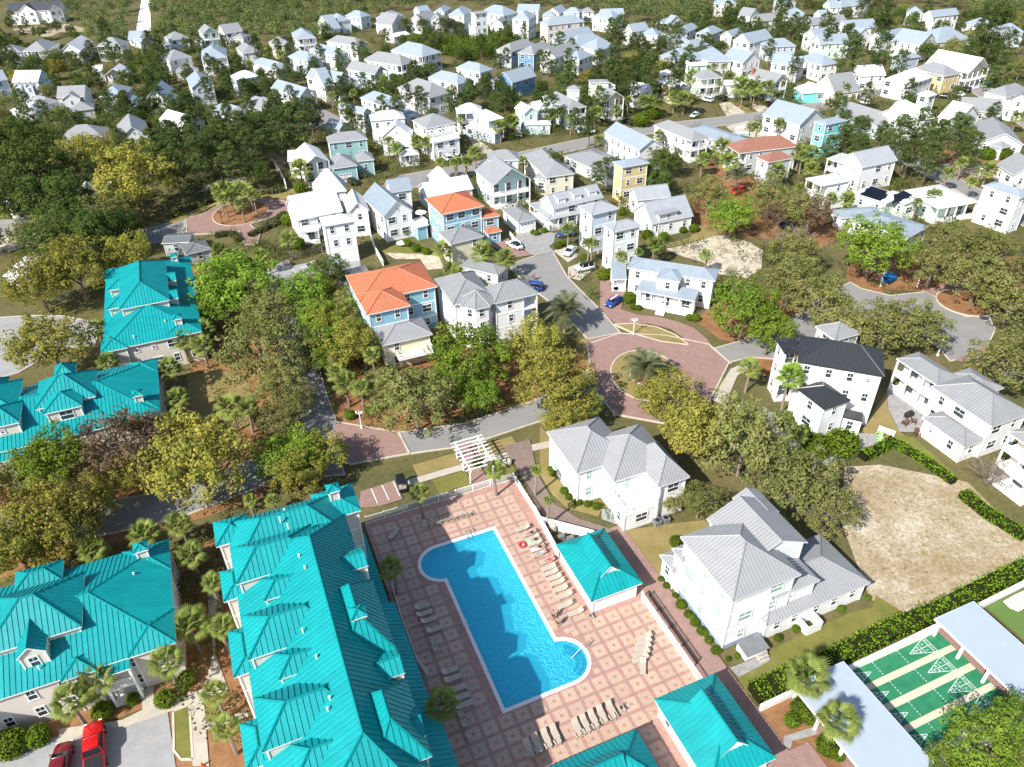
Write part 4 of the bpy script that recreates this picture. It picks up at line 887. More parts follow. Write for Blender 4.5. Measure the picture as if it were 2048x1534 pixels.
LOUNGERS = [
('lounger',0.98,69.35,22.2,'bathhouse'),
('lounger',1.8,68.37,22.2,'bathhouse'),
('lounger',2.16,67.6,22.2,'bathhouse'),
('lounger',2.51,66.74,22.2,'bathhouse'),
('lounger',2.79,65.82,22.2,'bathhouse'),
('lounger',2.94,64.89,22.2,'bathhouse'),
('lounger',3.94,63.69,22.2,'bathhouse'),
('lounger',4.03,62.61,22.2,'bathhouse'),
('lounger',4.27,61.83,22.2,'bathhouse'),
('lounger',4.65,61.03,22.2,'bathhouse'),
('lounger',4.97,60.27,22.2,'bathhouse'),
('lounger',5.29,59.29,22.2,'bathhouse'),
('lounger',5.79,58.33,22.2,'bathhouse'),
('lounger',5.7,56.9,22.2,'bathhouse'),
('lounger',6.89,55.83,22.2,'bathhouse'),
('lounger',-11.2,57.19,202.2,'shade'),
('lounger',-10.88,56.16,202.2,'shade'),
('lounger',-10.29,55.22,202.2,'shade'),
('lounger',-9.51,53.92,202.2,'shade'),
('lounger',-7.46,48.53,202.2,'shade'),
('lounger',-7.09,47.57,202.2,'shade'),
('lounger',-6.5,46.39,202.2,'shade'),
('lounger',-6.04,45.36,202.2,'shade'),
('lounger',-5.79,44.46,202.2,'shade'),
('lounger',0.93,39.62,112.2,'south'),
('lounger',1.8,40.13,112.2,'south'),
('lounger',2.77,40.6,112.2,'south'),
('lounger',3.7,41.05,112.2,'south'),
('lounger',6.01,41.65,112.2,'south2'),
('lounger',6.84,42.08,112.2,'south2'),
('lounger',7.73,42.58,112.2,'south2'),
('lounger',8.67,43.04,112.2,'south2'),
('lounger',9.71,43.53,112.2,'south2'),
('lounger',-16.0,68.84,60,'alone'),
('lounger',13.72,48.5,80,'stacked'),
('lounger',14.35,52.2,22,'stacked'),
('lounger',14.19,51.53,22,'stacked'),
('lounger',14.01,50.87,22,'stacked'),
('lounger',13.78,50.15,22,'stacked'),
('lounger',13.55,49.47,22,'stacked'),
('chair',8.67,55.16,200,'lone'),
('chair',-5.95,43.32,202.2,'shade'),
('chair',-5.55,42.29,202.2,'shade'),
('chair',-5.05,40.98,202.2,'shade'),
('chair',-9.3,52.12,202.2,'shade'),
('chair',-9.13,51.22,202.2,'shade'),
('chair',-11.98,70.24,110,'north'),
('chair',-11.09,70.57,110,'north'),
('chair',-10.18,70.72,290,'north'),
('chair',-9.55,71.03,290,'north'),
('chair',-8.91,71.28,290,'north'),
('chair',-8.19,71.47,290,'north'),
('chair',-7.55,71.76,290,'north'),
('chair',-6.89,71.98,290,'north'),
('chair',-6.24,72.14,290,'north'),
('chair',10.79,43.64,200,'lone2'),
('chair',0.9,38.89,292.2,'tables'),
('chair',1.86,39.32,292.2,'tables'),
('chair',2.82,39.79,292.2,'tables'),
('chair',3.78,40.12,292.2,'tables'),
('chair',5.91,40.84,292.2,'tables'),
('chair',6.82,41.27,292.2,'tables'),
('chair',7.74,41.76,292.2,'tables'),
('chair',8.68,42.29,292.2,'tables'),
('chair',9.6,42.68,292.2,'tables')]
PEOPLE = [
('lie',1.86,68.28,22.2,'person in dark swimwear lying on the lounger second from the fence corner'),
('lie',2.35,67.08,22.2,'person on a pale green towel among the poolside sunbathers'),
('lie',2.81,65.78,22.2,'person with white towel lying in the middle of the sunbathers'),
('lie',2.97,64.83,22.2,'person in light blue lying beside the white towelled loungers'),
('lie',3.93,63.6,22.2,'person in hot pink swimwear lying on a lounger'),
('walk',4.26,55.16,200,'person in dark shorts walking barefoot by the pool edge'),
('stand',4.72,54.13,230,'person without a shirt standing by the pool with hands low'),
('stand',12.54,139.83,200,'person in a red top standing at the kerb near the off road car'),
('ride',5.03,139.55,300,'person in dark clothes riding a bicycle on the grey street')]
LAMPS = [
(22.6,117.57,'white twin headed lamp post on the curved drive island'),
(-23.68,91.62,'white lamp post on the mulch corner by the brick crossing'),
(74.92,133.91,'white lamp post beside the lime green tree'),
(82.07,133.24,'white lamp post between mulch and the brick strip'),
(74.51,108.49,'white lamp post behind the pale grey roofed house'),
(123.84,190.38,'white lamp post across the road from the palms'),
(-69.61,171.76,'dark lamp post at the rim of the palm island'),
(-51.16,90.29,'small white lamp post under the golden oak')]
FENCES = {'yard': [(3.48,70.24),(10.21,67.61)],'wall': [(25.18,43.4),(29.08,45.06),(35.81,47.59),(47.9,52.78),(54.19,55.51),(61.95,58.95)],'black': [(16.01,58.22),(19.74,48.98)],'pooln': [(-42.54,384.85),(-35.39,373.32),(-27.81,368.78),(-14.04,364.65)],'curved': [(-67.78,214.59),(-64.33,207.11),(-60.86,198.7),(-58.95,193.13)],'drive': [(0.23,161.68),(1.15,158.91),(2.61,155.76)],'timber': [(-49.8,149.82),(-46.2,152.53),(-42.13,155.31)],'yellow': [(27.42,176.32),(31.57,177.96)],'lot': [(-31.96,161.21),(-30.14,154.94),(-27.34,147.58)],'court': [(71.75,236.26),(79.77,239.36)]}
HEDGES = {'long': [(24.9,44.92),(28.43,46.43),(35.31,49.19),(43.25,52.78),(49.37,54.98),(56.48,58.27),(63.31,61.24)],'right': [(57.06,84.97),(59.36,81.63),(61.57,76.51)],'patio': [(50.96,82.08),(53.91,83.51),(56.93,85.56)],'corner': [(61.57,74.12),(62.89,70.39),(65.66,66.06)],'lane': [(-54.76,173.51),(-60.77,164.06),(-57.44,171.96),(-55.59,177.06)],'bank': [(-83.74,176.96),(-79.56,182.91),(-75.92,188.61)],'bank2': [(-69.11,164.47),(-65.35,165.69),(-62.6,161.41)],'rear': [(-65.14,191.32),(-61.84,191.14),(-59.22,192.86)]}
ISLAND = (22.87,105.41)
BACKPOOL = [(71.78,235.15),(75.01,230.72)]
AC = [(18.94,70.02),(20.12,70.44)]
GRILL = [(14.19,71.95),(62.0,91.68)]
BIKES = [(12.44,71.73),(13.11,71.71)]
BIKES2 = [(20.91,136.14)]
ADIR = [(60.44,89.6),(62.05,90.05),(61.26,87.16)]
ADIRG = [(55.41,86.97),(54.75,85.67),(50.88,88.35)]
BIN = [(41.98,89.14)]
BARREL = [(-4.16,82.34),(-1.28,82.43),(-0.65,82.6)]
PARASOL = [
(-20.25,163.92),
(-24.52,157.51),
(171.63,277.51),
(55.61,200.71)]
BALL = [(0.92,66.68)]
CONE = [(-8.28,77.02),(-31.5,38.71)]
TARP = [(77.62,136.33)]
BENCH = (56.61,87.42)
# ------------------------------------------------------------------ materials
MATS = {}
def mat(name, col, rough=0.7, var=0.12, scale=1.2, metal=0.0, bump=0.0, bscale=20.0, spec=0.4, island=0.0, col2=None, detail=4.0):
    if name in MATS: return MATS[name]
    m = bpy.data.materials.new(name); m.use_nodes = True
    nt = m.node_tree; b = nt.nodes['Principled BSDF']; L = nt.links.new
    b.inputs['Roughness'].default_value = rough; b.inputs['Metallic'].default_value = metal
    b.inputs['Specular IOR Level'].default_value = spec
    tc = nt.nodes.new('ShaderNodeNewGeometry')
    no = nt.nodes.new('ShaderNodeTexNoise'); no.inputs['Scale'].default_value = scale; no.inputs['Detail'].default_value = detail
    no.inputs['Roughness'].default_value = 0.65
    L(tc.outputs['Position'], no.inputs['Vector'])
    cr = nt.nodes.new('ShaderNodeValToRGB')
    c1 = [max(0, c * (1 - var)) for c in col]; c2 = list(col2) if col2 else [min(1, c * (1 + var)) for c in col]
    cr.color_ramp.elements[0].color = (*c1, 1); cr.color_ramp.elements[1].color = (*c2, 1)
    cr.color_ramp.elements[0].position = 0.32; cr.color_ramp.elements[1].position = 0.68
    L(no.outputs['Fac'], cr.inputs['Fac'])
    out = cr.outputs['Color']
    if island:
        oi = nt.nodes.new('ShaderNodeObjectInfo'); hs = nt.nodes.new('ShaderNodeHueSaturation')
        mr = nt.nodes.new('ShaderNodeMapRange'); mr.inputs['To Min'].default_value = 1 - island; mr.inputs['To Max'].default_value = 1 + island
        L(oi.outputs['Random'], mr.inputs['Value']); L(mr.outputs[0], hs.inputs['Value']); L(out, hs.inputs['Color']); out = hs.outputs['Color']
    L(out, b.inputs['Base Color'])
    if bump:
        nb = nt.nodes.new('ShaderNodeTexNoise'); nb.inputs['Scale'].default_value = bscale; nb.inputs['Detail'].default_value = 3
        L(tc.outputs['Position'], nb.inputs['Vector'])
        bp = nt.nodes.new('ShaderNodeBump'); bp.inputs['Strength'].default_value = bump; bp.inputs['Distance'].default_value = 0.05
        L(nb.outputs['Fac'], bp.inputs['Height']); L(bp.outputs[0], b.inputs['Normal'])
    MATS[name] = m
    return m
def ground_mat(name, stops, scale=0.35, fine=6.0, rough=0.95, bump=0.3, mixf=0.5, contrast=0.18):
    """Patchy ground: stops are colours along a broad noise, broken up by a fine noise."""
    m = bpy.data.materials.new(name); m.use_nodes = True
    nt = m.node_tree; b = nt.nodes['Principled BSDF']; L = nt.links.new
    b.inputs['Roughness'].default_value = rough; b.inputs['Specular IOR Level'].default_value = 0.15
    g = nt.nodes.new('ShaderNodeNewGeometry')
    n1 = nt.nodes.new('ShaderNodeTexNoise'); n1.inputs['Scale'].default_value = scale; n1.inputs['Detail'].default_value = 7; n1.inputs['Roughness'].default_value = 0.7
    n2 = nt.nodes.new('ShaderNodeTexNoise'); n2.inputs['Scale'].default_value = fine; n2.inputs['Detail'].default_value = 5; n2.inputs['Roughness'].default_value = 0.75
    L(g.outputs['Position'], n1.inputs['Vector']); L(g.outputs['Position'], n2.inputs['Vector'])
    mx = nt.nodes.new('ShaderNodeMix'); mx.data_type = 'FLOAT'; mx.inputs[0].default_value = mixf
    L(n1.outputs['Fac'], mx.inputs[2]); L(n2.outputs['Fac'], mx.inputs[3])
    cr = nt.nodes.new('ShaderNodeValToRGB'); els = cr.color_ramp.elements
    k = len(stops)
    for i, c in enumerate(stops):
        pos = 0.5 - contrast + 2 * contrast * i / max(1, k - 1)
        e = els[i] if i < 2 else els.new(pos)
        e.position = pos; e.color = (*c, 1)
    L(mx.outputs[0], cr.inputs['Fac']); L(cr.outputs['Color'], b.inputs['Base Color'])
    bp = nt.nodes.new('ShaderNodeBump'); bp.inputs['Strength'].default_value = bump; bp.inputs['Distance'].default_value = 0.08
    L(n2.outputs['Fac'], bp.inputs['Height']); L(bp.outputs[0], b.inputs['Normal'])
    MATS[name] = m
    return m
def brick_mat(name, c1, c2, cm, rot=GA, sc=1.0, w=0.22, h=0.11, var=0.15):
    m = bpy.data.materials.new(name); m.use_nodes = True
    nt = m.node_tree; b = nt.nodes['Principled BSDF']; L = nt.links.new
    b.inputs['Roughness'].default_value = 0.85; b.inputs['Specular IOR Level'].default_value = 0.2
    g = nt.nodes.new('ShaderNodeNewGeometry'); mp = nt.nodes.new('ShaderNodeMapping'); mp.inputs['Rotation'].default_value = (0, 0, -rot)
    L(g.outputs['Position'], mp.inputs['Vector'])
    br = nt.nodes.new('ShaderNodeTexBrick'); br.inputs['Scale'].default_value = sc
    br.inputs['Brick Width'].default_value = w; br.inputs['Row Height'].default_value = h; br.inputs['Mortar Size'].default_value = 0.008
    br.inputs['Color1'].default_value = (*c1, 1); br.inputs['Color2'].default_value = (*c2, 1); br.inputs['Mortar'].default_value = (*cm, 1)
    L(mp.outputs[0], br.inputs['Vector'])
    no = nt.nodes.new('ShaderNodeTexNoise'); no.inputs['Scale'].default_value = 0.9; no.inputs['Detail'].default_value = 8; no.inputs['Roughness'].default_value = 0.7
    L(g.outputs['Position'], no.inputs['Vector'])
    mr = nt.nodes.new('ShaderNodeMapRange'); mr.inputs['From Min'].default_value = 0.25; mr.inputs['From Max'].default_value = 0.75
    mr.inputs['To Min'].default_value = 1 - var; mr.inputs['To Max'].default_value = 1 + var
    L(no.outputs['Fac'], mr.inputs['Value'])
    hs = nt.nodes.new('ShaderNodeHueSaturation'); L(mr.outputs[0], hs.inputs['Value']); L(br.outputs['Color'], hs.inputs['Color'])
    L(hs.outputs['Color'], b.inputs['Base Color'])
    MATS[name] = m
    return m
def roof_mat(name, col, seam=0.42, rough=0.42, spec=0.5, var=0.05, line=0.82, metal=0.0):
    """Standing seam metal: the seams follow the roof's own UV (metres along the eave)."""
    m = bpy.data.materials.new(name); m.use_nodes = True
    nt = m.node_tree; b = nt.nodes['Principled BSDF']; L = nt.links.new
    b.inputs['Roughness'].default_value = rough; b.inputs['Specular IOR Level'].default_value = spec; b.inputs['Metallic'].default_value = metal
    u = nt.nodes.new('ShaderNodeUVMap'); sx = nt.nodes.new('ShaderNodeSeparateXYZ'); L(u.outputs[0], sx.inputs[0])
    dv = nt.nodes.new('ShaderNodeMath'); dv.operation = 'DIVIDE'; dv.inputs[1].default_value = seam; L(sx.outputs[0], dv.inputs[0])
    fr = nt.nodes.new('ShaderNodeMath'); fr.operation = 'FRACT'; L(dv.outputs[0], fr.inputs[0])
    lt = nt.nodes.new('ShaderNodeMath'); lt.operation = 'LESS_THAN'; lt.inputs[1].default_value = 0.12; L(fr.outputs[0], lt.inputs[0])
    g = nt.nodes.new('ShaderNodeNewGeometry'); no = nt.nodes.new('ShaderNodeTexNoise'); no.inputs['Scale'].default_value = 0.7; no.inputs['Detail'].default_value = 6
    L(g.outputs['Position'], no.inputs['Vector'])
    cr = nt.nodes.new('ShaderNodeValToRGB'); cr.color_ramp.elements[0].position = 0.3; cr.color_ramp.elements[1].position = 0.7
    cr.color_ramp.elements[0].color = (*[c * (1 - var) for c in col], 1); cr.color_ramp.elements[1].color = (*[min(1, c * (1 + var)) for c in col], 1)
    L(no.outputs['Fac'], cr.inputs['Fac'])
    mx = nt.nodes.new('ShaderNodeMix'); mx.data_type = 'RGBA'; mx.blend_type = 'MULTIPLY'; mx.inputs[7].default_value = (line, line, line, 1)
    L(lt.outputs[0], mx.inputs[0]); L(cr.outputs['Color'], mx.inputs[6])
    L(mx.outputs[2], b.inputs['Base Color'])
    bp = nt.nodes.new('ShaderNodeBump'); bp.inputs['Strength'].default_value = 0.6; bp.inputs['Distance'].default_value = 0.03
    L(lt.outputs[0], bp.inputs['Height']); L(bp.outputs[0], b.inputs['Normal'])
    MATS[name] = m
    return m
def siding_mat(name, col, lap=0.16, vert=False, rough=0.6):
    """Painted board siding: fine shadow lines as relief only."""
    m = bpy.data.materials.new(name); m.use_nodes = True
    nt = m.node_tree; b = nt.nodes['Principled BSDF']; L = nt.links.new
    b.inputs['Roughness'].default_value = rough; b.inputs['Specular IOR Level'].default_value = 0.3
    g = nt.nodes.new('ShaderNodeNewGeometry'); sx = nt.nodes.new('ShaderNodeSeparateXYZ'); L(g.outputs['Position'], sx.inputs[0])
    dv = nt.nodes.new('ShaderNodeMath'); dv.operation = 'DIVIDE'; dv.inputs[1].default_value = lap; L(sx.outputs[2], dv.inputs[0])
    fr = nt.nodes.new('ShaderNodeMath'); fr.operation = 'FRACT'; L(dv.outputs[0], fr.inputs[0])
    no = nt.nodes.new('ShaderNodeTexNoise'); no.inputs['Scale'].default_value = 0.5; no.inputs['Detail'].default_value = 5
    L(g.outputs['Position'], no.inputs['Vector'])
    cr = nt.nodes.new('ShaderNodeValToRGB'); cr.color_ramp.elements[0].position = 0.3; cr.color_ramp.elements[1].position = 0.7
    cr.color_ramp.elements[0].color = (*[c * 0.94 for c in col], 1); cr.color_ramp.elements[1].color = (*col, 1)
    L(no.outputs['Fac'], cr.inputs['Fac']); L(cr.outputs['Color'], b.inputs['Base Color'])
    bp = nt.nodes.new('ShaderNodeBump'); bp.inputs['Strength'].default_value = 0.35; bp.inputs['Distance'].default_value = 0.02; bp.invert = True
    L(fr.outputs[0], bp.inputs['Height']); L(bp.outputs[0], b.inputs['Normal'])
    MATS[name] = m
    return m
def leaf_mat(name, col, trans=0.38):
    m = bpy.data.materials.new(name); m.use_nodes = True
    nt = m.node_tree; L = nt.links.new; nt.nodes.clear()
    o = nt.nodes.new('ShaderNodeOutputMaterial'); d = nt.nodes.new('ShaderNodeBsdfDiffuse'); t = nt.nodes.new('ShaderNodeBsdfTranslucent')
    mx = nt.nodes.new('ShaderNodeMixShader'); mx.inputs[0].default_value = trans
    oi = nt.nodes.new('ShaderNodeObjectInfo'); hs = nt.nodes.new('ShaderNodeHueSaturation')
    mr = nt.nodes.new('ShaderNodeMapRange'); mr.inputs['To Min'].default_value = 0.78; mr.inputs['To Max'].default_value = 1.22
    L(oi.outputs['Random'], mr.inputs['Value']); L(mr.outputs[0], hs.inputs['Value'])
    mh = nt.nodes.new('ShaderNodeMapRange'); mh.inputs['To Min'].default_value = 0.494; mh.inputs['To Max'].default_value = 0.512
    ml = nt.nodes.new('ShaderNodeMath'); ml.operation = 'MULTIPLY'; ml.inputs[1].default_value = 7.31; L(oi.outputs['Random'], ml.inputs[0])
    fr = nt.nodes.new('ShaderNodeMath'); fr.operation = 'FRACT'; L(ml.outputs[0], fr.inputs[0]); L(fr.outputs[0], mh.inputs['Value']); L(mh.outputs[0], hs.inputs['Hue'])
    hs.inputs['Color'].default_value = (*col, 1)
    L(hs.outputs['Color'], d.inputs['Color']); L(hs.outputs['Color'], t.inputs['Color'])
    L(d.outputs[0], mx.inputs[1]); L(t.outputs[0], mx.inputs[2]); L(mx.outputs[0], o.inputs['Surface'])
    MATS[name] = m
    return m
# ground
ground_mat('earth', [(0.05, 0.056, 0.02), (0.085, 0.088, 0.032), (0.14, 0.115, 0.05), (0.22, 0.17, 0.095)], 0.09, 1.6)
ground_mat('mulch', [(0.10, 0.045, 0.022), (0.20, 0.095, 0.045), (0.29, 0.155, 0.075), (0.32, 0.20, 0.11)], 0.5, 9.0, bump=0.5)
ground_mat('drylawn', [(0.13, 0.115, 0.035), (0.21, 0.17, 0.06), (0.27, 0.21, 0.09), (0.30, 0.22, 0.11)], 0.3, 7.0)
ground_mat('lawn', [(0.09, 0.105, 0.022), (0.16, 0.155, 0.04), (0.22, 0.19, 0.065)], 0.4, 7.0)
ground_mat('turf', [(0.09, 0.15, 0.035), (0.13, 0.20, 0.055)], 0.3, 9.0)
ground_mat('sand', [(0.17, 0.13, 0.07), (0.36, 0.30, 0.21), (0.55, 0.50, 0.41), (0.62, 0.58, 0.50)], 0.5, 2.2, bump=0.5, mixf=0.6)
ground_mat('drysand', [(0.17, 0.14, 0.055), (0.26, 0.195, 0.105), (0.34, 0.27, 0.175), (0.50, 0.44, 0.35), (0.60, 0.55, 0.47)], 0.14, 2.4, bump=0.5, mixf=0.5, contrast=0.2)
ground_mat('whitesand', [(0.6, 0.57, 0.52), (0.75, 0.72, 0.68)], 0.5, 4.0)
ground_mat('asphalt', [(0.19, 0.185, 0.178), (0.235, 0.228, 0.22), (0.28, 0.272, 0.26)], 0.25, 12.0, rough=0.9, bump=0.1, contrast=0.22)
ground_mat('asphalt_pale', [(0.22, 0.22, 0.22), (0.29, 0.29, 0.29), (0.36, 0.36, 0.36)], 0.5, 10.0, rough=0.9, bump=0.1)
ground_mat('concrete', [(0.34, 0.30, 0.245), (0.42, 0.38, 0.315), (0.50, 0.46, 0.39)], 0.8, 8.0, bump=0.1)
brick_mat('brick', (0.26, 0.155, 0.13), (0.31, 0.195, 0.165), (0.22, 0.17, 0.15))
brick_mat('brownbrick', (0.19, 0.135, 0.115), (0.24, 0.175, 0.15), (0.17, 0.14, 0.12))
brick_mat('greypaver', (0.25, 0.245, 0.24), (0.33, 0.32, 0.31), (0.20, 0.19, 0.18), w=0.4, h=0.25)
mat('kerb', (0.50, 0.44, 0.36), 0.85, 0.15)
mat('paver_band', (0.36, 0.205, 0.168), 0.85, 0.16, 2.5)
mat('paver_field', (0.50, 0.365, 0.28), 0.85, 0.0, 5.0, col2=(0.38, 0.265, 0.20), island=0.07)
mat('paver_node', (0.25, 0.21, 0.20), 0.85, 0.1)
mat('coping', (0.72, 0.69, 0.66), 0.6, 0.05)
mat('plaster_blue', (0.45, 0.78, 0.88), 0.6, 0.10, 2.6, col2=(0.62, 0.90, 0.95))
mat('step_edge', (0.10, 0.22, 0.42), 0.6)
# building finishes
WALLS = dict(white=(0.80, 0.80, 0.79), cream=(0.74, 0.68, 0.52), beige=(0.62, 0.53, 0.47), grey=(0.50, 0.51, 0.52), blue=(0.47, 0.55, 0.63),
             paleblue=(0.60, 0.68, 0.76), deepblue=(0.15, 0.28, 0.46), sky=(0.25, 0.46, 0.57), aqua=(0.55, 0.72, 0.70), mint=(0.58, 0.72, 0.60),
             teal=(0.28, 0.48, 0.48), turquoise=(0.18, 0.62, 0.66), yellow=(0.64, 0.50, 0.25), slate=(0.25, 0.33, 0.42), stucco=(0.62, 0.57, 0.51))
for k, c in WALLS.items(): siding_mat('wall_' + k, c)
ROOFS = dict(grey=(0.25, 0.257, 0.265), blue=(0.27, 0.32, 0.37), white=(0.66, 0.665, 0.67), ribbed=(0.32, 0.34, 0.365), ribbed2=(0.285, 0.29, 0.30),
             black=(0.05, 0.055, 0.065), charcoal=(0.030, 0.033, 0.038), orange=(0.50, 0.165, 0.082), terracotta=(0.27, 0.125, 0.085), slateroof=(0.17, 0.18, 0.19))
for k, c in ROOFS.items(): roof_mat('roof_' + k, c, rough=0.5 if k != 'charcoal' else 0.35, line=0.86)
mat('teal_metal', (0.002, 0.235, 0.25), 0.5, 0.0, 0.45, spec=0.3, island=0.06, col2=(0.004, 0.29, 0.30), detail=9.0)
mat('teal_trim', (0.002, 0.20, 0.21), 0.7, 0.05, spec=0.1)
mat('court_roof', (0.34, 0.40, 0.465), 0.6, 0.03, 0.5)
mat('trim_white', (0.80, 0.80, 0.79), 0.5, 0.03)
mat('window_glass', (0.035, 0.05, 0.06), 0.12, 0.3, 0.6, spec=0.7)
mat('pale_glass', (0.30, 0.46, 0.38), 0.15, 0.15, 0.9, spec=0.7)
mat('dark_opening', (0.025, 0.027, 0.03), 0.8)
mat('foundation', (0.26, 0.33, 0.42), 0.8, 0.1)
mat('deck_boards', (0.30, 0.26, 0.22), 0.8, 0.15, 6)
mat('timber', (0.22, 0.19, 0.16), 0.85, 0.2, 5)
mat('brick_red', (0.28, 0.12, 0.08), 0.85, 0.2, 8)
mat('red_shutter', (0.65, 0.02, 0.02), 0.5)
mat('solar_glass', (0.006, 0.007, 0.012), 0.2, 0.1, spec=0.6)
mat('bark', (0.17, 0.13, 0.10), 0.95, 0.25, 6)
mat('palm_bark', (0.24, 0.19, 0.15), 0.95, 0.3, 8)
mat('twig', (0.20, 0.165, 0.13), 0.95, 0.2, 6)
mat('black_iron', (0.02, 0.02, 0.022), 0.5)
mat('steel', (0.55, 0.57, 0.6), 0.25, 0.03, metal=0.9)
mat('court_green', (0.018, 0.155, 0.07), 0.7, 0.0, 0.9, col2=(0.03, 0.22, 0.105))
mat('court_strip', (0.52, 0.44, 0.31), 0.85, 0.0, 2.5, col2=(0.60, 0.53, 0.41))
mat('paint_white', (0.72, 0.76, 0.74), 0.7)
mat('sling', (0.42, 0.36, 0.29), 0.8, 0.05)
mat('lounger_frame', (0.50, 0.45, 0.38), 0.6)
mat('grey_plastic', (0.16, 0.17, 0.18), 0.6)
mat('brown_wood', (0.10, 0.045, 0.035), 0.7, 0.15)
mat('lime_plastic', (0.32, 0.55, 0.22), 0.5)
mat('blue_tarp', (0.01, 0.16, 0.45), 0.6, 0.2, 3)
mat('orange_cone', (0.8, 0.1, 0.03), 0.5)
mat('stone', (0.40, 0.38, 0.35), 0.9, 0.2)
LEAF = {}
for k, cs in dict(oak_gold=[(0.30, 0.285, 0.06), (0.225, 0.23, 0.045), (0.36, 0.315, 0.075)],
                  oak_green=[(0.185, 0.275, 0.035), (0.24, 0.33, 0.05), (0.14, 0.215, 0.03)],
                  oak_olive=[(0.235, 0.245, 0.075), (0.18, 0.20, 0.06), (0.29, 0.275, 0.11)],
                  oak_brown=[(0.21, 0.14, 0.085), (0.16, 0.115, 0.08), (0.25, 0.165, 0.09)],
                  oak_dark=[(0.095, 0.135, 0.035), (0.125, 0.165, 0.04), (0.07, 0.105, 0.032)],
                  pine=[(0.095, 0.135, 0.04), (0.135, 0.175, 0.05), (0.07, 0.105, 0.037)],
                  palm=[(0.142, 0.223, 0.054), (0.203, 0.277, 0.068), (0.297, 0.284, 0.081)],
                  date_palm=[(0.157, 0.186, 0.100), (0.215, 0.229, 0.129), (0.186, 0.172, 0.057)],
                  fan_palm=[(0.169, 0.323, 0.031), (0.231, 0.370, 0.046), (0.154, 0.231, 0.046)],
                  shrub=[(0.137, 0.209, 0.020), (0.193, 0.274, 0.024), (0.097, 0.153, 0.020)],
                  hedge=[(0.161, 0.290, 0.020), (0.225, 0.362, 0.024), (0.113, 0.201, 0.020)],
                  greyhedge=[(0.193, 0.201, 0.097), (0.258, 0.250, 0.137), (0.145, 0.153, 0.072)],
                  cypress=[(0.024, 0.042, 0.014), (0.036, 0.060, 0.018), (0.022, 0.036, 0.014)],
                  scrub=[(0.10, 0.155, 0.025), (0.075, 0.12, 0.022), (0.14, 0.19, 0.035)],
                  wood=[(0.12, 0.15, 0.05), (0.17, 0.195, 0.065), (0.08, 0.11, 0.042)],
                  bush=[(0.069, 0.098, 0.025), (0.103, 0.132, 0.030), (0.121, 0.109, 0.040)],
                  core=[(0.030, 0.035, 0.012)]).items():  # core: near-black green, the shade inside foliage put into the colour
    LEAF[k] = [leaf_mat('leaf_%s_%s' % (k, 'abc'[i]), c) for i, c in enumerate(cs)]
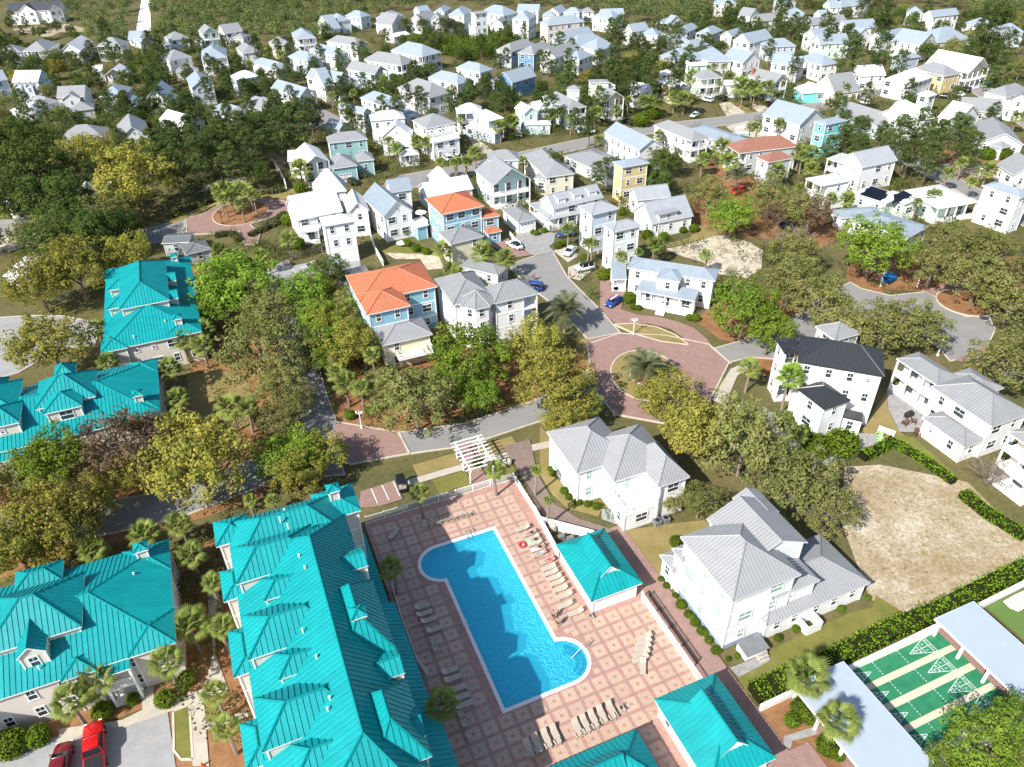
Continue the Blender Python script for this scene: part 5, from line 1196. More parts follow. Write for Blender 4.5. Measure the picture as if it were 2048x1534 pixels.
# ------------------------------------------------------------------ helpers
class MB:
    """Collects faces for ONE mesh object."""
    def __init__(s): s.v = []; s.f = []; s.m = []; s.uv = None
    def poly(s, pts, m=0):
        i = len(s.v); s.v.extend([tuple(p) for p in pts]); s.f.append(tuple(range(i, i + len(pts)))); s.m.append(m)
    def hexa(s, p, m=0):
        i = len(s.v); s.v.extend([tuple(q) for q in p])
        for q in ((0, 3, 2, 1), (4, 5, 6, 7), (0, 1, 5, 4), (1, 2, 6, 5), (2, 3, 7, 6), (3, 0, 4, 7)):
            s.f.append(tuple(i + j for j in q)); s.m.append(m)
    def box(s, c, sz, rz=0.0, m=0, tf=None):
        hx, hy, hz = sz[0] / 2, sz[1] / 2, sz[2] / 2; cs, sn = math.cos(rz), math.sin(rz)
        P = []
        for z in (-hz, hz):
            for x, y in ((-hx, -hy), (hx, -hy), (hx, hy), (-hx, hy)):
                q = (c[0] + x * cs - y * sn, c[1] + x * sn + y * cs, c[2] + z)
                P.append(tf(*q) if tf else q)
        s.hexa(P, m)
    def bar(s, a, b, r, m=0, n=4, r2=None):
        a = Vector(a); b = Vector(b); d = (b - a)
        if d.length < 1e-6: return
        d.normalize(); x = d.orthogonal().normalized(); y = d.cross(x); r2 = r if r2 is None else r2
        i = len(s.v)
        for c, rr in ((a, r), (b, r2)):
            for k in range(n):
                t = 2 * PI * (k + 0.5) / n; s.v.append(tuple(c + (x * math.cos(t) + y * math.sin(t)) * rr))
        for k in range(n):
            k2 = (k + 1) % n; s.f.append((i + k, i + k2, i + n + k2, i + n + k)); s.m.append(m)
        s.f.append(tuple(i + k for k in reversed(range(n)))); s.m.append(m)
        s.f.append(tuple(i + n + k for k in range(n))); s.m.append(m)
    def tube(s, pts, rs, n=6, m=0):
        for (a, b), (ra, rb) in zip(zip(pts, pts[1:]), zip(rs, rs[1:])): s.bar(a, b, ra, m, n, rb)
    def prism(s, pts, z0, z1, m=0, ms=None):
        n = len(pts); i = len(s.v); ms = m if ms is None else ms
        s.v.extend([(p[0], p[1], z0) for p in pts] + [(p[0], p[1], z1) for p in pts])
        s.f.append(tuple(i + n + k for k in range(n))); s.m.append(m)
        s.f.append(tuple(i + k for k in reversed(range(n)))); s.m.append(m)
        for k in range(n):
            k2 = (k + 1) % n; s.f.append((i + k, i + k2, i + n + k2, i + n + k)); s.m.append(ms)
    def blob(s, c, r, m=0, nu=8, nv=5):
        i = len(s.v); rx, ry, rz = (r, r, r) if not isinstance(r, tuple) else r
        for a in range(nv + 1):
            t = PI * a / nv
            for b in range(nu):
                p = 2 * PI * b / nu; s.v.append((c[0] + rx * math.sin(t) * math.cos(p), c[1] + ry * math.sin(t) * math.sin(p), c[2] + rz * math.cos(t)))
        for a in range(nv):
            for b in range(nu):
                b2 = (b + 1) % nu; s.f.append((i + a * nu + b, i + (a + 1) * nu + b, i + (a + 1) * nu + b2, i + a * nu + b2)); s.m.append(m)
    def mesh(s, name, mats, smooth=False):
        me = bpy.data.meshes.new(name); me.from_pydata(s.v, [], s.f)
        for x in mats: me.materials.append(MATS[x] if isinstance(x, str) else x)
        if len(mats) > 1: me.polygons.foreach_set('material_index', s.m)
        if s.uv is not None:
            l = me.uv_layers.new(name='UVMap'); flat = [c for q in s.uv for c in q]
            if len(flat) == 2 * len(l.data): l.data.foreach_set('uv', flat)
        if smooth: me.polygons.foreach_set('use_smooth', [True] * len(me.polygons))
        me.update()
        return me
def link(name, me, parent=None, loc=(0, 0, 0), rz=0.0, sc=None, kind=None, rot=None):
    o = bpy.data.objects.new(name, me); COL.objects.link(o)
    if parent is not None: o.parent = parent
    o.location = loc; o.rotation_euler = rot or (0, 0, rz)
    if sc is not None: o.scale = sc if isinstance(sc, tuple) else (sc, sc, sc)
    if kind: o['kind'] = kind
    return o
def tag(o, label, cat, group=None):
    o['label'] = label; o['category'] = cat
    if group: o['group'] = group
    return o
def thing(name, label, cat, loc=(0, 0, 0), rz=0.0, group=None):
    o = bpy.data.objects.new(name, None); COL.objects.link(o); o.location = loc; o.rotation_euler = (0, 0, rz); o.empty_display_size = 0.3
    return tag(o, label, cat, group)
def copy_tree(o, parent=None):
    c = o.copy(); COL.objects.link(c); c.parent = parent
    for ch in o.children: copy_tree(ch, c)
    return c
ORD = ['', 'second ', 'third ', 'fourth ', 'fifth ', 'sixth ', 'seventh ', 'eighth ', 'ninth ', 'tenth ', 'eleventh ', 'twelfth ', 'thirteenth ', 'fourteenth ', 'fifteenth ',
       'sixteenth ', 'seventeenth ', 'eighteenth ', 'nineteenth ', 'twentieth ']
ORD += ['twenty-' + (w if w else 'first ') for w in ['first '] + ORD[1:9]] + ['thirtieth '] + ['thirty-' + w for w in ['first '] + ORD[1:9]] + ['fortieth '] + ['forty-' + w for w in ['first '] + ORD[1:9]]
def clip(poly, x0, x1):
    def half(P, c, sg):
        out = []
        for i in range(len(P)):
            a, b = P[i], P[(i + 1) % len(P)]; da, db = sg * (a[0] - c), sg * (b[0] - c)
            if da >= 0: out.append(a)
            if (da > 0 > db) or (da < 0 < db):
                t = da / (da - db); out.append((a[0] + (b[0] - a[0]) * t, a[1] + (b[1] - a[1]) * t))
        return out
    P = half(poly, x0, 1)
    return half(P, x1, -1) if len(P) > 2 else []
def frame_of(face):
    a, b, c = Vector(face[0]), Vector(face[1]), Vector(face[2])
    n = (b - a).cross(c - a).normalized()
    if n.z < 0: n = -n
    e = Vector((0, 0, 1)).cross(n)
    e = Vector((1, 0, 0)) if e.length < 1e-4 else e.normalized()
    return n, e, n.cross(e)
def inside(p, poly):
    r = False; n = len(poly)
    for i in range(n):
        a, b = poly[i], poly[(i + 1) % n]
        if (a[1] > p[1]) != (b[1] > p[1]) and p[0] < (b[0] - a[0]) * (p[1] - a[1]) / (b[1] - a[1]) + a[0]: r = not r
    return r
# ------------------------------------------------------------------ ground, roads, paths
def pool_outline(off=0.0, n=14):
    r = 3.1 - off; P = [(14.9 + off, 40.95 + off), (23.45, 40.95 + off)]
    for k in range(1, n + 1):
        t = -PI / 2 + (PI / 2 + math.radians(78)) * k / n; P.append((23.45 + r * math.cos(t), 44.05 + r * math.sin(t)))
    P += [(24.05 - off, 44.05 + r * math.sin(math.radians(78))), (24.05 - off, 66.0 - off), (15.6, 66.0 - off)]
    for k in range(1, n + 1):
        t = PI / 2 + math.radians(167) * k / n; P.append((15.6 + r * math.cos(t), 62.9 + r * math.sin(t)))
    P.append((14.9 + off, 62.9 + r * math.sin(math.radians(257))))
    return P
def sheet(name, loops, z, m, kind='structure', **kw):
    vs = [Vector((p[0], p[1], z)) for L in loops for p in L]
    tr = tessellate_polygon([[Vector((p[0], p[1], 0)) for p in L] for L in loops])
    me = bpy.data.meshes.new(name)
    fs = []
    for t in tr:
        a, b, c = (vs[i] for i in t)
        fs.append(tuple(t) if (b - a).cross(c - a).z > 0 else tuple(reversed(t)))
    me.from_pydata([tuple(v) for v in vs], [], fs); me.materials.append(MATS[m]); me.update()
    return link(name, me, kind=kind, **kw)
OUT = [tuple(uv(*p).xy) for p in pool_outline(0.02)]
sheet('ground', [[(-900, -300), (900, -300), (900, 1500), (-900, 1500)], OUT], 0.0, 'earth')
KERBS = {}
for i, (name, m, lev, pts, kerb) in enumerate(GROUND):
    z = 0.004 * (lev * 12) + 0.0012 * (i % 40)
    o = sheet(name, [pts], z, m)
    if kerb:
        mb = MB(); n = len(pts)
        for k in range(n):
            a, b = Vector((*pts[k], 0)), Vector((*pts[(k + 1) % n], 0)); d = b - a
            if d.length < 0.05 or d.length > 60: continue
            x = d.normalized(); y = Vector((-x.y, x.x, 0)) * 0.11
            if kerb == 1 and m in ('asphalt', 'asphalt_pale', 'brick') and d.length > 45: continue
            h = Vector((0, 0, z + 0.055)); h0 = Vector((0, 0, 0.0))
            mb.hexa([a - y + h0, b - y + h0, b + y + h0, a + y + h0, a - y + h, b - y + h, b + y + h, a + y + h])
        link('kerb', mb.mesh('kerb', ['kerb']), parent=o)
# expansion joints: white stripes and joints painted on the streets
def stripe(a, b, w=0.14, name='road_marking', m='paint_white', z=0.2):
    a = Vector((*a, z)); b = Vector((*b, z)); d = (b - a).normalized(); y = Vector((-d.y, d.x, 0)) * w / 2
    mb = MB(); mb.poly([a - y, b - y, b + y, a + y]); link(name, mb.mesh(name, [m]), kind='structure')
for a, b in STRIPES: stripe(a, b, 0.3, 'road_joint', 'concrete')
for a, b in BAYS: stripe(a, b, 0.12)
# ------------------------------------------------------------------ shared building pieces
def window_mesh(w, h, glass, name):
    fr = MB(); t = 0.11
    for c, sz in (((0, 0, h / 2 - t / 2), (w, 0.10, t)), ((0, 0, -h / 2 + t / 2), (w + 0.12, 0.14, t)), ((-w / 2 + t / 2, 0, 0), (t, 0.098, h - 2 * t)), ((w / 2 - t / 2, 0, 0), (t, 0.098, h - 2 * t)),
                  ((0, 0, 0.02), (w - 2 * t, 0.08, 0.07)), ((0, 0.0, h / 4), (0.04, 0.07, h / 2 - t))): fr.box(c, sz)
    pn = MB(); pn.box((0, 0.02, 0), (w - 2 * t, 0.03, h - 2 * t))
    return fr.mesh(name, ['trim_white']), pn.mesh(name + '_pane', [glass])
WIN = {('s', 0): window_mesh(1.0, 1.6, 'window_glass', 'window'), ('s', 1): window_mesh(1.0, 1.65, 'pale_glass', 'window'),
       ('d', 0): window_mesh(1.9, 1.6, 'window_glass', 'window'), ('d', 1): window_mesh(1.9, 1.65, 'pale_glass', 'window'),
       ('g', 0): window_mesh(1.7, 2.2, 'window_glass', 'glass_door'), ('g', 1): window_mesh(1.7, 2.2, 'pale_glass', 'glass_door'),
       ('q', 0): window_mesh(0.7, 0.8, 'window_glass', 'window')}
WIN[('q', 1)] = WIN[('q', 0)]
def add_window(root, loc, rz, typ='s', green=0, panes=True):
    fr, pn = WIN[(typ, green)]
    w = link('glass_door' if typ == 'g' else 'window', fr, root, loc, rz)
    link('pane', pn, w)
    return w
COLM = MB(); COLM.box((0, 0, 0.5), (0.24, 0.24, 1.0)); COLM = COLM.mesh('column', ['trim_white'])
def rail_mesh(L, mname='trim_white', cross=False, name='railing'):
    mb = MB(); mb.box((L / 2, 0, 0.95), (L, 0.08, 0.09)); mb.box((L / 2, 0, 0.12), (L, 0.06, 0.07))
    if cross:
        n = max(1, round(L / 1.3))
        for k in range(n):
            x0, x1 = L * k / n, L * (k + 1) / n
            mb.bar((x0, 0, 0.15), (x1, 0, 0.92), 0.06); mb.bar((x0, 0.004, 0.92), (x1, 0.004, 0.15), 0.055)
    else:
        n = max(2, int(L / 0.16))
        for k in range(n): mb.box((L * (k + 0.5) / n, 0, 0.53), (0.045, 0.04, 0.76))
    return mb.mesh(name, [mname])
RAILS = {}
def add_rail(root, a, b, z, name='railing', m='trim_white', cross=False):
    d = Vector((b[0] - a[0], b[1] - a[1])); L = round(d.length, 1)
    if L < 0.4: return
    key = (L, m, cross)
    if key not in RAILS: RAILS[key] = rail_mesh(L, m, cross, name)
    return link(name, RAILS[key], root, (a[0], a[1], z), math.atan2(d.y, d.x))
# ------------------------------------------------------------------ roofs
def roof_faces(w, d, ze, zr, typ, rx=0.5):
    """Roof planes over the eave rectangle 0..w, 0..d, seen from above, plus the ridge height used."""
    A, B, C_, D = (0, 0, ze), (w, 0, ze), (w, d, ze), (0, d, ze)
    h = min(w, d) / 2
    if typ == 'hip':
        if abs(w - d) < 0.6:
            p = (w / 2, d / 2, zr); return [[A, B, p], [B, C_, p], [C_, D, p], [D, A, p]]
        if w > d:
            r, s = (h, d / 2, zr), (w - h, d / 2, zr); return [[A, B, s, r], [B, C_, s], [C_, D, r, s], [D, A, r]]
        r, s = (w * rx, h, zr), (w * rx, d - h, zr); return [[A, B, r], [B, C_, s, r], [C_, D, s], [D, A, r, s]]
    if typ == 'gu':
        r, s = (0, d / 2, zr), (w, d / 2, zr); return [[A, B, s, r], [C_, D, r, s]]
    if typ == 'gv':
        r, s = (w / 2, 0, zr), (w / 2, d, zr); return [[B, C_, s, r], [D, A, r, s]]
    if typ == 'shed':
        return [[A, B, (w, d, zr), (0, d, zr)]]
    return [[(0, 0, ze + 0.08), (w, 0, ze + 0.08), (w, d, ze + 0.08), (0, d, ze + 0.08)]]
def roof_slab(faces, tf, mroof, mtrim='trim_white', th=0.17):
    mb = MB(); mb.uv = []
    keyed = {}
    for f in faces:
        P = [Vector(tf(*p)) for p in f]; n, e, s = frame_of(P)
        mb.poly(P, 0); mb.uv.extend([(p.dot(e), p.dot(s)) for p in P])
        for i in range(len(f)):
            k = (tuple(round(c, 3) for c in f[i]), tuple(round(c, 3) for c in f[(i + 1) % len(f)]))
            keyed[k] = (f[i], f[(i + 1) % len(f)])
    for f in faces:
        P = [Vector(tf(p[0], p[1], p[2] - th)) for p in reversed(f)]; mb.poly(P, 1); mb.uv.extend([(0, 0)] * len(P))
    for (a, b), (p, q) in keyed.items():
        if (b, a) in keyed: continue
        mb.poly([tf(*p), tf(p[0], p[1], p[2] - th), tf(q[0], q[1], q[2] - th), tf(*q)], 1); mb.uv.extend([(0, 0)] * 4)
    return mb.mesh('roof', [mroof, mtrim])
def ridge_caps(mb, faces, tf, r=0.13, m=0):
    seen = {}
    for f in faces:
        for i in range(len(f)):
            a, b = tuple(round(c, 3) for c in f[i]), tuple(round(c, 3) for c in f[(i + 1) % len(f)])
            if (b, a) in seen: mb.bar(Vector(tf(*a)) + Vector((0, 0, 0.03)), Vector(tf(*b)) + Vector((0, 0, 0.03)), r, m, 4)
            seen[(a, b)] = 1
def seam_mesh(faces, tf, pitch, m, name='standing_seam', hgt=0.06, wid=0.06, caps=True):
    """Raised seams of a metal roof, thinner than a few pixels each: one joined part."""
    mb = MB()
    for f in faces:
        P = [Vector(tf(*p)) for p in f]; n, e, s = frame_of(P)
        Q = [(p.dot(e), p.dot(s)) for p in P]; h = P[0].dot(n)
        x = math.ceil(min(q[0] for q in Q) / pitch) * pitch
        while x < max(q[0] for q in Q):
            ys = []
            for i in range(len(Q)):
                a, b = Q[i], Q[(i + 1) % len(Q)]
                if (a[0] - x) * (b[0] - x) < 0: ys.append(a[1] + (b[1] - a[1]) * (x - a[0]) / (b[0] - a[0]))
            if len(ys) > 1 and max(ys) - min(ys) > 0.25:
                a = e * x + s * min(ys) + n * h; b = e * x + s * max(ys) + n * h; o = e * wid / 2; t = n * hgt
                mb.poly([a - o, a - o + t, b - o + t, b - o]); mb.poly([a - o + t, a + o + t, b + o + t, b - o + t]); mb.poly([a + o + t, a + o, b + o, b + o + t])
            x += pitch
    if caps: ridge_caps(mb, faces, tf, 0.1)
    return mb.mesh(name, [m])
PANELS_LEFT = {}
def roof_panels(root, roof, faces, tf, pitch, m, budget):
    """Each metal panel of a near roof as its own sheet with an upturned seam; past the budget they go on as one run."""
    rest = MB()
    for f in faces:
        P = [Vector(tf(*p)) for p in f]; n, e, s = frame_of(P)
        Q = [(p.dot(e), p.dot(s)) for p in P]; h = P[0].dot(n)
        x = math.floor(min(q[0] for q in Q) / pitch) * pitch
        while x < max(q[0] for q in Q) - 0.02:
            R = clip(Q, x + 0.001, x + pitch - 0.001)
            if len(R) > 2:
                mb = MB() if budget[0] > 0 else rest
                top = [e * q[0] + s * q[1] + n * (h + 0.028) for q in R]
                mb.poly(top)
                for i in range(len(R)):
                    a, b = top[i], top[(i + 1) % len(R)]; mb.poly([a, a - n * 0.03, b - n * 0.03, b])
                ys = [q[1] for q in R if q[0] < x + 0.01]
                if len(ys) > 1 and max(ys) - min(ys) > 0.2:
                    a = e * (x + 0.03) + s * min(ys) + n * (h + 0.028); b = e * (x + 0.03) + s * max(ys) + n * (h + 0.028); o = e * 0.028; t = n * 0.065
                    mb.poly([a - o, a - o + t, b - o + t, b - o]); mb.poly([a - o + t, a + o + t, b + o + t, b - o + t]); mb.poly([a + o + t, a + o, b + o, b + o + t])
                if budget[0] > 0:
                    link('roof_panel', mb.mesh('roof_panel', [m]), roof); budget[0] -= 1
            x += pitch
    cp = MB(); ridge_caps(cp, faces, tf, 0.13)
    if cp.f: link('ridge_cap', cp.mesh('ridge_cap', ['teal_trim']), roof)
    return rest
def facing(mid, n): return (CAM - mid).dot(n) > 0
WRNG = random.Random(7)
def wall_windows(root, org, p0, p1, z0, z1, st, typ='s', green=0, skip=0.0, avoid=None):
    """A row of windows per storey on the wall from p0 to p1 (world xy), its outside on the right of p0 -> p1."""
    d = Vector((p1[0] - p0[0], p1[1] - p0[1])); L = d.length
    if L < 1.9: return
    d /= L; n = Vector((d.y, -d.x, 0)); mid = Vector(((p0[0] + p1[0]) / 2, (p0[1] + p1[1]) / 2, (z0 + z1) / 2))
    if not facing(mid, n): return
    rz = math.atan2(d.y, d.x)
    for k in range(st):
        zb = z0 + (z1 - z0) * k / st; hh = (z1 - z0) / st
        if hh < 2.2: continue
        tt = typ
        cnt = max(1, int((L - 0.6) / (2.7 if tt != 'g' else 2.6)))
        for i in range(cnt):
            if WRNG.random() < skip: continue
            t2 = tt
            if tt == 's' and L / cnt > 2.9 and WRNG.random() < 0.3: t2 = 'd'
            if tt == 's' and WRNG.random() < 0.1: t2 = 'q'
            x = L * (i + 0.5) / cnt + (WRNG.random() - 0.5) * 0.5
            zc = zb + (hh * 0.55 if t2 != 'g' else 1.15)
            add_window(root, (p0[0] + d.x * x + n.x * 0.03 - org.x, p0[1] + d.y * x + n.y * 0.03 - org.y, zc), rz, t2, green)
def build_block(root, org, b, wall, roof, near, first=False, opts_roof=None, budget=None):
    if b[0] == 'oct':
        _, cx, cy, r, ze, zr = b
        R = [(cx + r * math.cos(GA + PI / 8 + k * PI / 4) - org.x, cy + r * math.sin(GA + PI / 8 + k * PI / 4) - org.y) for k in range(8)]
        mb = MB(); Wp = [(cx - org.x + (p[0] - cx + org.x) * 0.88, cy - org.y + (p[1] - cy + org.y) * 0.88) for p in R]
        mb.prism(Wp, 0, ze + 0.1); link('wall', mb.mesh('wall', ['wall_' + wall]), root)
        fs = [[(*R[k], ze), (*R[(k + 1) % 8], ze), (cx - org.x, cy - org.y, zr)] for k in range(8)]
        tf = lambda x, y, z: (x, y, z)
        ro = link('roof', roof_slab(fs, tf, 'roof_' + roof), root)
        s = link('standing_seam', seam_mesh(fs, tf, 0.42, 'roof_' + roof), ro); s['kind'] = 'stuff'
        for k in range(8):
            a, c = Wp[k], Wp[(k + 1) % 8]
            wall_windows(root, org, (a[0] + org.x, a[1] + org.y), (c[0] + org.x, c[1] + org.y), 0.6, ze, 3)
        return
    x0, y0, rot, w, d, ze, typ, o = b
    ca, sa = math.cos(math.radians(rot)), math.sin(math.radians(rot))
    zb = o.get('zb', 0.0)
    tf = lambda x, y, z: (x0 + x * ca - y * sa - org.x, y0 + x * sa + y * ca - org.y, z)
    wxy = lambda x, y: (x0 + x * ca - y * sa, y0 + x * sa + y * ca)
    h = {'hip': min(w, d) / 2, 'gu': d / 2, 'gv': w / 2, 'shed': d, 'flat': 1}[typ]
    far = 1.45 if y0 > 170 and roof != 'teal' and typ in ('hip', 'gu', 'gv') else 1.0
    p = o.get('p', far * {'hip': 0.42, 'gu': 0.48, 'gv': 0.48, 'shed': 0.22, 'flat': 0}[typ])
    zr = o.get('zr', ze + p * h); sl = (zr - ze) / h
    ov = o.get('ov', 0.38); st = o.get('st', max(1, round((ze - zb) / 3.1)))
    por = o.get('por', ''); pd = min(2.3, min(w, d) * 0.4)
    # walls
    xa, xb, ya, yb = ov, w - ov, ov, d - ov
    if 'L' in por: xa += pd
    if 'R' in por: xb -= pd
    if 'F' in por: ya += pd
    zt = ze + (sl * ov if typ != 'flat' else 0) - 0.1
    fs = roof_faces(w, d, ze, zr, typ, o.get('rx', 0.5))
    if o.get('walls', 1) and xb - xa > 0.3 and yb - ya > 0.3:
        mb = MB()
        def top(x, y):
            if typ == 'gu': return ze + sl * min(y, d - y) - 0.1
            if typ == 'gv': return ze + sl * min(x, w - x) - 0.1
            if typ == 'shed': return ze + sl * y - 0.1
            return zt if typ != 'flat' else ze
        ring = [(xa, ya), (xb, ya), (xb, yb), (xa, yb)]
        for i in range(4):
            a, c = ring[i], ring[(i + 1) % 4]
            pts = [tf(*a, zb), tf(*c, zb), tf(*c, top(*c))]
            m1 = ((a[0] + c[0]) / 2, (a[1] + c[1]) / 2)
            if typ == 'gu' and i in (1, 3): pts.append(tf(a[0], d / 2, zr - 0.1))
            if typ == 'gv' and i in (0, 2): pts.append(tf(w / 2, a[1], zr - 0.1))
            pts.append(tf(*a, top(*a)))
            mb.poly(pts)
        link('wall', mb.mesh('wall', ['wall_' + wall]), root)
        if o.get('found'):
            f2 = MB(); f2.box(((xa + xb) / 2, (ya + yb) / 2, 0.35), (xb - xa + 0.06, yb - ya + 0.06, 0.7), tf=tf); link('foundation', f2.mesh('foundation', ['foundation']), root)
        if st >= 3:
            t2 = MB()
            for k in range(1, st): t2.box(((xa + xb) / 2, (ya + yb) / 2, zb + (ze - zb) * k / st), (xb - xa + 0.07, yb - ya + 0.07, 0.22), tf=tf)
            link('trim_band', t2.mesh('trim_band', ['trim_white']), root)
        for a in ring:
            q = tf(a[0], a[1], 0); link('corner_trim', COLM, root, (q[0], q[1], zb), math.radians(rot), (0.68, 0.68, zt - zb - 0.05))
        if o.get('win', 1):
            zs = max(zb, 0.0) + (0.3 if zb == 0 else 0); gr = o.get('green', 0)
            sides = dict(F=((xa, ya), (xb, ya)), R=((xb, ya), (xb, yb)), B=((xb, yb), (xa, yb)), L=((xa, yb), (xa, ya)))
            for sd_, (a, c) in sides.items():
                if o.get('garage') and sd_ == 'F':
                    g = MB(); mx = (xb - xa) / 2 + xa
                    g.box((mx, ya - 0.03, 1.25), (min(3.4, xb - xa - 0.6), 0.1, 2.3), tf=tf); gd = link('garage_door', g.mesh('garage_door', ['trim_white']), root)
                    l4 = MB()
                    for q in range(4): l4.box((mx - 1.2 + 0.8 * q, ya - 0.085, 2.15), (0.55, 0.02, 0.3), tf=tf)
                    link('pane', l4.mesh('pane', ['window_glass']), gd)
                    continue
                wall_windows(root, org, wxy(*a), wxy(*c), zs, ze, st, 'g' if sd_ in por else 's', gr, o.get('skip', 0.12))
            if typ == 'gv' and zr - ze > 1.7: wall_windows(root, org, wxy(w / 2 - 1.0, ya), wxy(w / 2 + 1.0, ya), ze - 0.3, ze + 2.2, 1, 'q')
    # porches
    for sd_ in por:
        line = dict(F=((0.25, 0.3), (w - 0.25, 0.3)), R=((w - 0.3, 0.25), (w - 0.3, d - 0.25)), L=((0.3, d - 0.25), (0.3, 0.25)))[sd_]
        slab = dict(F=(0.2, w - 0.2, 0.2, ya + 0.02), R=(xb - 0.02, w - 0.2, 0.2, d - 0.2), L=(0.2, xa + 0.02, 0.2, d - 0.2))[sd_]
        a, c = Vector(line[0]), Vector(line[1]); L = (c - a).length; n = max(1, round(L / 2.9))
        fl = o.get('floor', 0.45)
        for k in range(st):
            z = fl + (ze - fl) * k / st
            mb = MB(); mb.box(((slab[0] + slab[1]) / 2, (slab[2] + slab[3]) / 2, z / 2 if k == 0 else z - 0.1), (slab[1] - slab[0], slab[3] - slab[2], z if k == 0 else 0.22), tf=tf)
            link('porch_floor', mb.mesh('porch_floor', ['trim_white']), root)
            if k > 0 or fl > 0.4:
                for i in range(n):
                    if k == 0 and i == n // 2: continue
                    q, r = a + (c - a) * (i / n), a + (c - a) * ((i + 1) / n)
                    add_rail(root, tf(q.x, q.y, 0)[:2], tf(r.x, r.y, 0)[:2], z)
        for i in range(n + 1):
            q = a + (c - a) * (i / n); t = tf(q.x, q.y, 0)
            link('column', COLM, root, (t[0], t[1], 0), math.radians(rot), (1, 1, ze - 0.05))
    # roof
    mroof = 'teal_metal' if roof == 'teal' else 'roof_' + roof
    if typ == 'flat':
        mb = MB(); mb.box((w / 2, d / 2, ze - 0.02), (w, d, 0.24), tf=tf); ro = link('roof', mb.mesh('roof', ['court_roof' if roof == 'court' else 'trim_white' if o.get('rail') or o.get('xrail') else mroof]), root)
        if o.get('rail') or o.get('xrail'):
            for a, c in (((0.1, 0.1), (w - 0.1, 0.1)), ((w - 0.1, 0.1), (w - 0.1, d - 0.1)), ((0.1, d - 0.1), (0.1, 0.1))):
                add_rail(root, tf(*a, 0)[:2], tf(*c, 0)[:2], ze + 0.1, cross=bool(o.get('xrail')))
    else:
        ro = link('roof', roof_slab(fs, tf, mroof, 'trim_white' if roof != 'charcoal' else 'roof_charcoal'), root)
        if roof == 'teal':
            rest = roof_panels(root, ro, fs, tf, 0.52, 'teal_metal', budget)
            if rest.f: budget[1].append(rest)
        elif near:
            s = link('standing_seam', seam_mesh(fs, tf, 0.42 if near > 1 else 0.5, mroof), ro); s['kind'] = 'stuff'
    return tf, fs, ro
def centre(b): 
    if b[0] == 'oct': return Vector((b[1], b[2], 0))
    a = math.radians(b[2]); return Vector((b[0] + math.cos(a) * b[3] / 2 - math.sin(a) * b[4] / 2, b[1] + math.sin(a) * b[3] / 2 + math.cos(a) * b[4] / 2, 0))
COLW = dict(white='white', cream='cream', beige='beige', grey='grey', blue='light blue', paleblue='pale blue', deepblue='deep blue', sky='sky blue', aqua='pale aqua', mint='mint green', teal='teal',
            turquoise='turquoise', yellow='yellow', slate='slate blue')
ROOFW = dict(grey='grey', blue='pale blue', white='bright white', ribbed='ribbed grey', ribbed2='ribbed grey', black='black', charcoal='black', orange='orange', terracotta='terracotta', slateroof='dark grey')
TYPW = dict(hip='hipped', gu='gabled', gv='front gabled', flat='flat', shed='lean-to')
def assign(items):
    """items: [kind phrase, position, setter]; gives each a label that says which one it is by its rank of nearness to a landmark."""
    groups = {}
    for ph, pos, fn in items:
        best = min(LANDMARKS, key=lambda l: (l[1] - pos.x) ** 2 + (l[2] - pos.y) ** 2)
        groups.setdefault((ph, best[0]), []).append(((best[1] - pos.x) ** 2 + (best[2] - pos.y) ** 2, fn))
    for (ph, lm), L in groups.items():
        L.sort(key=lambda q: q[0])
        for i, (_, fn) in enumerate(L):
            fn('%s beside %s' % (ph, lm) if len(L) == 1 else '%s, %snearest to %s' % (ph, ORD[i] if i < len(ORD) else 'farther ', lm))
FOOT = []       # building footprints, for keeping scattered trees off them
todo = []
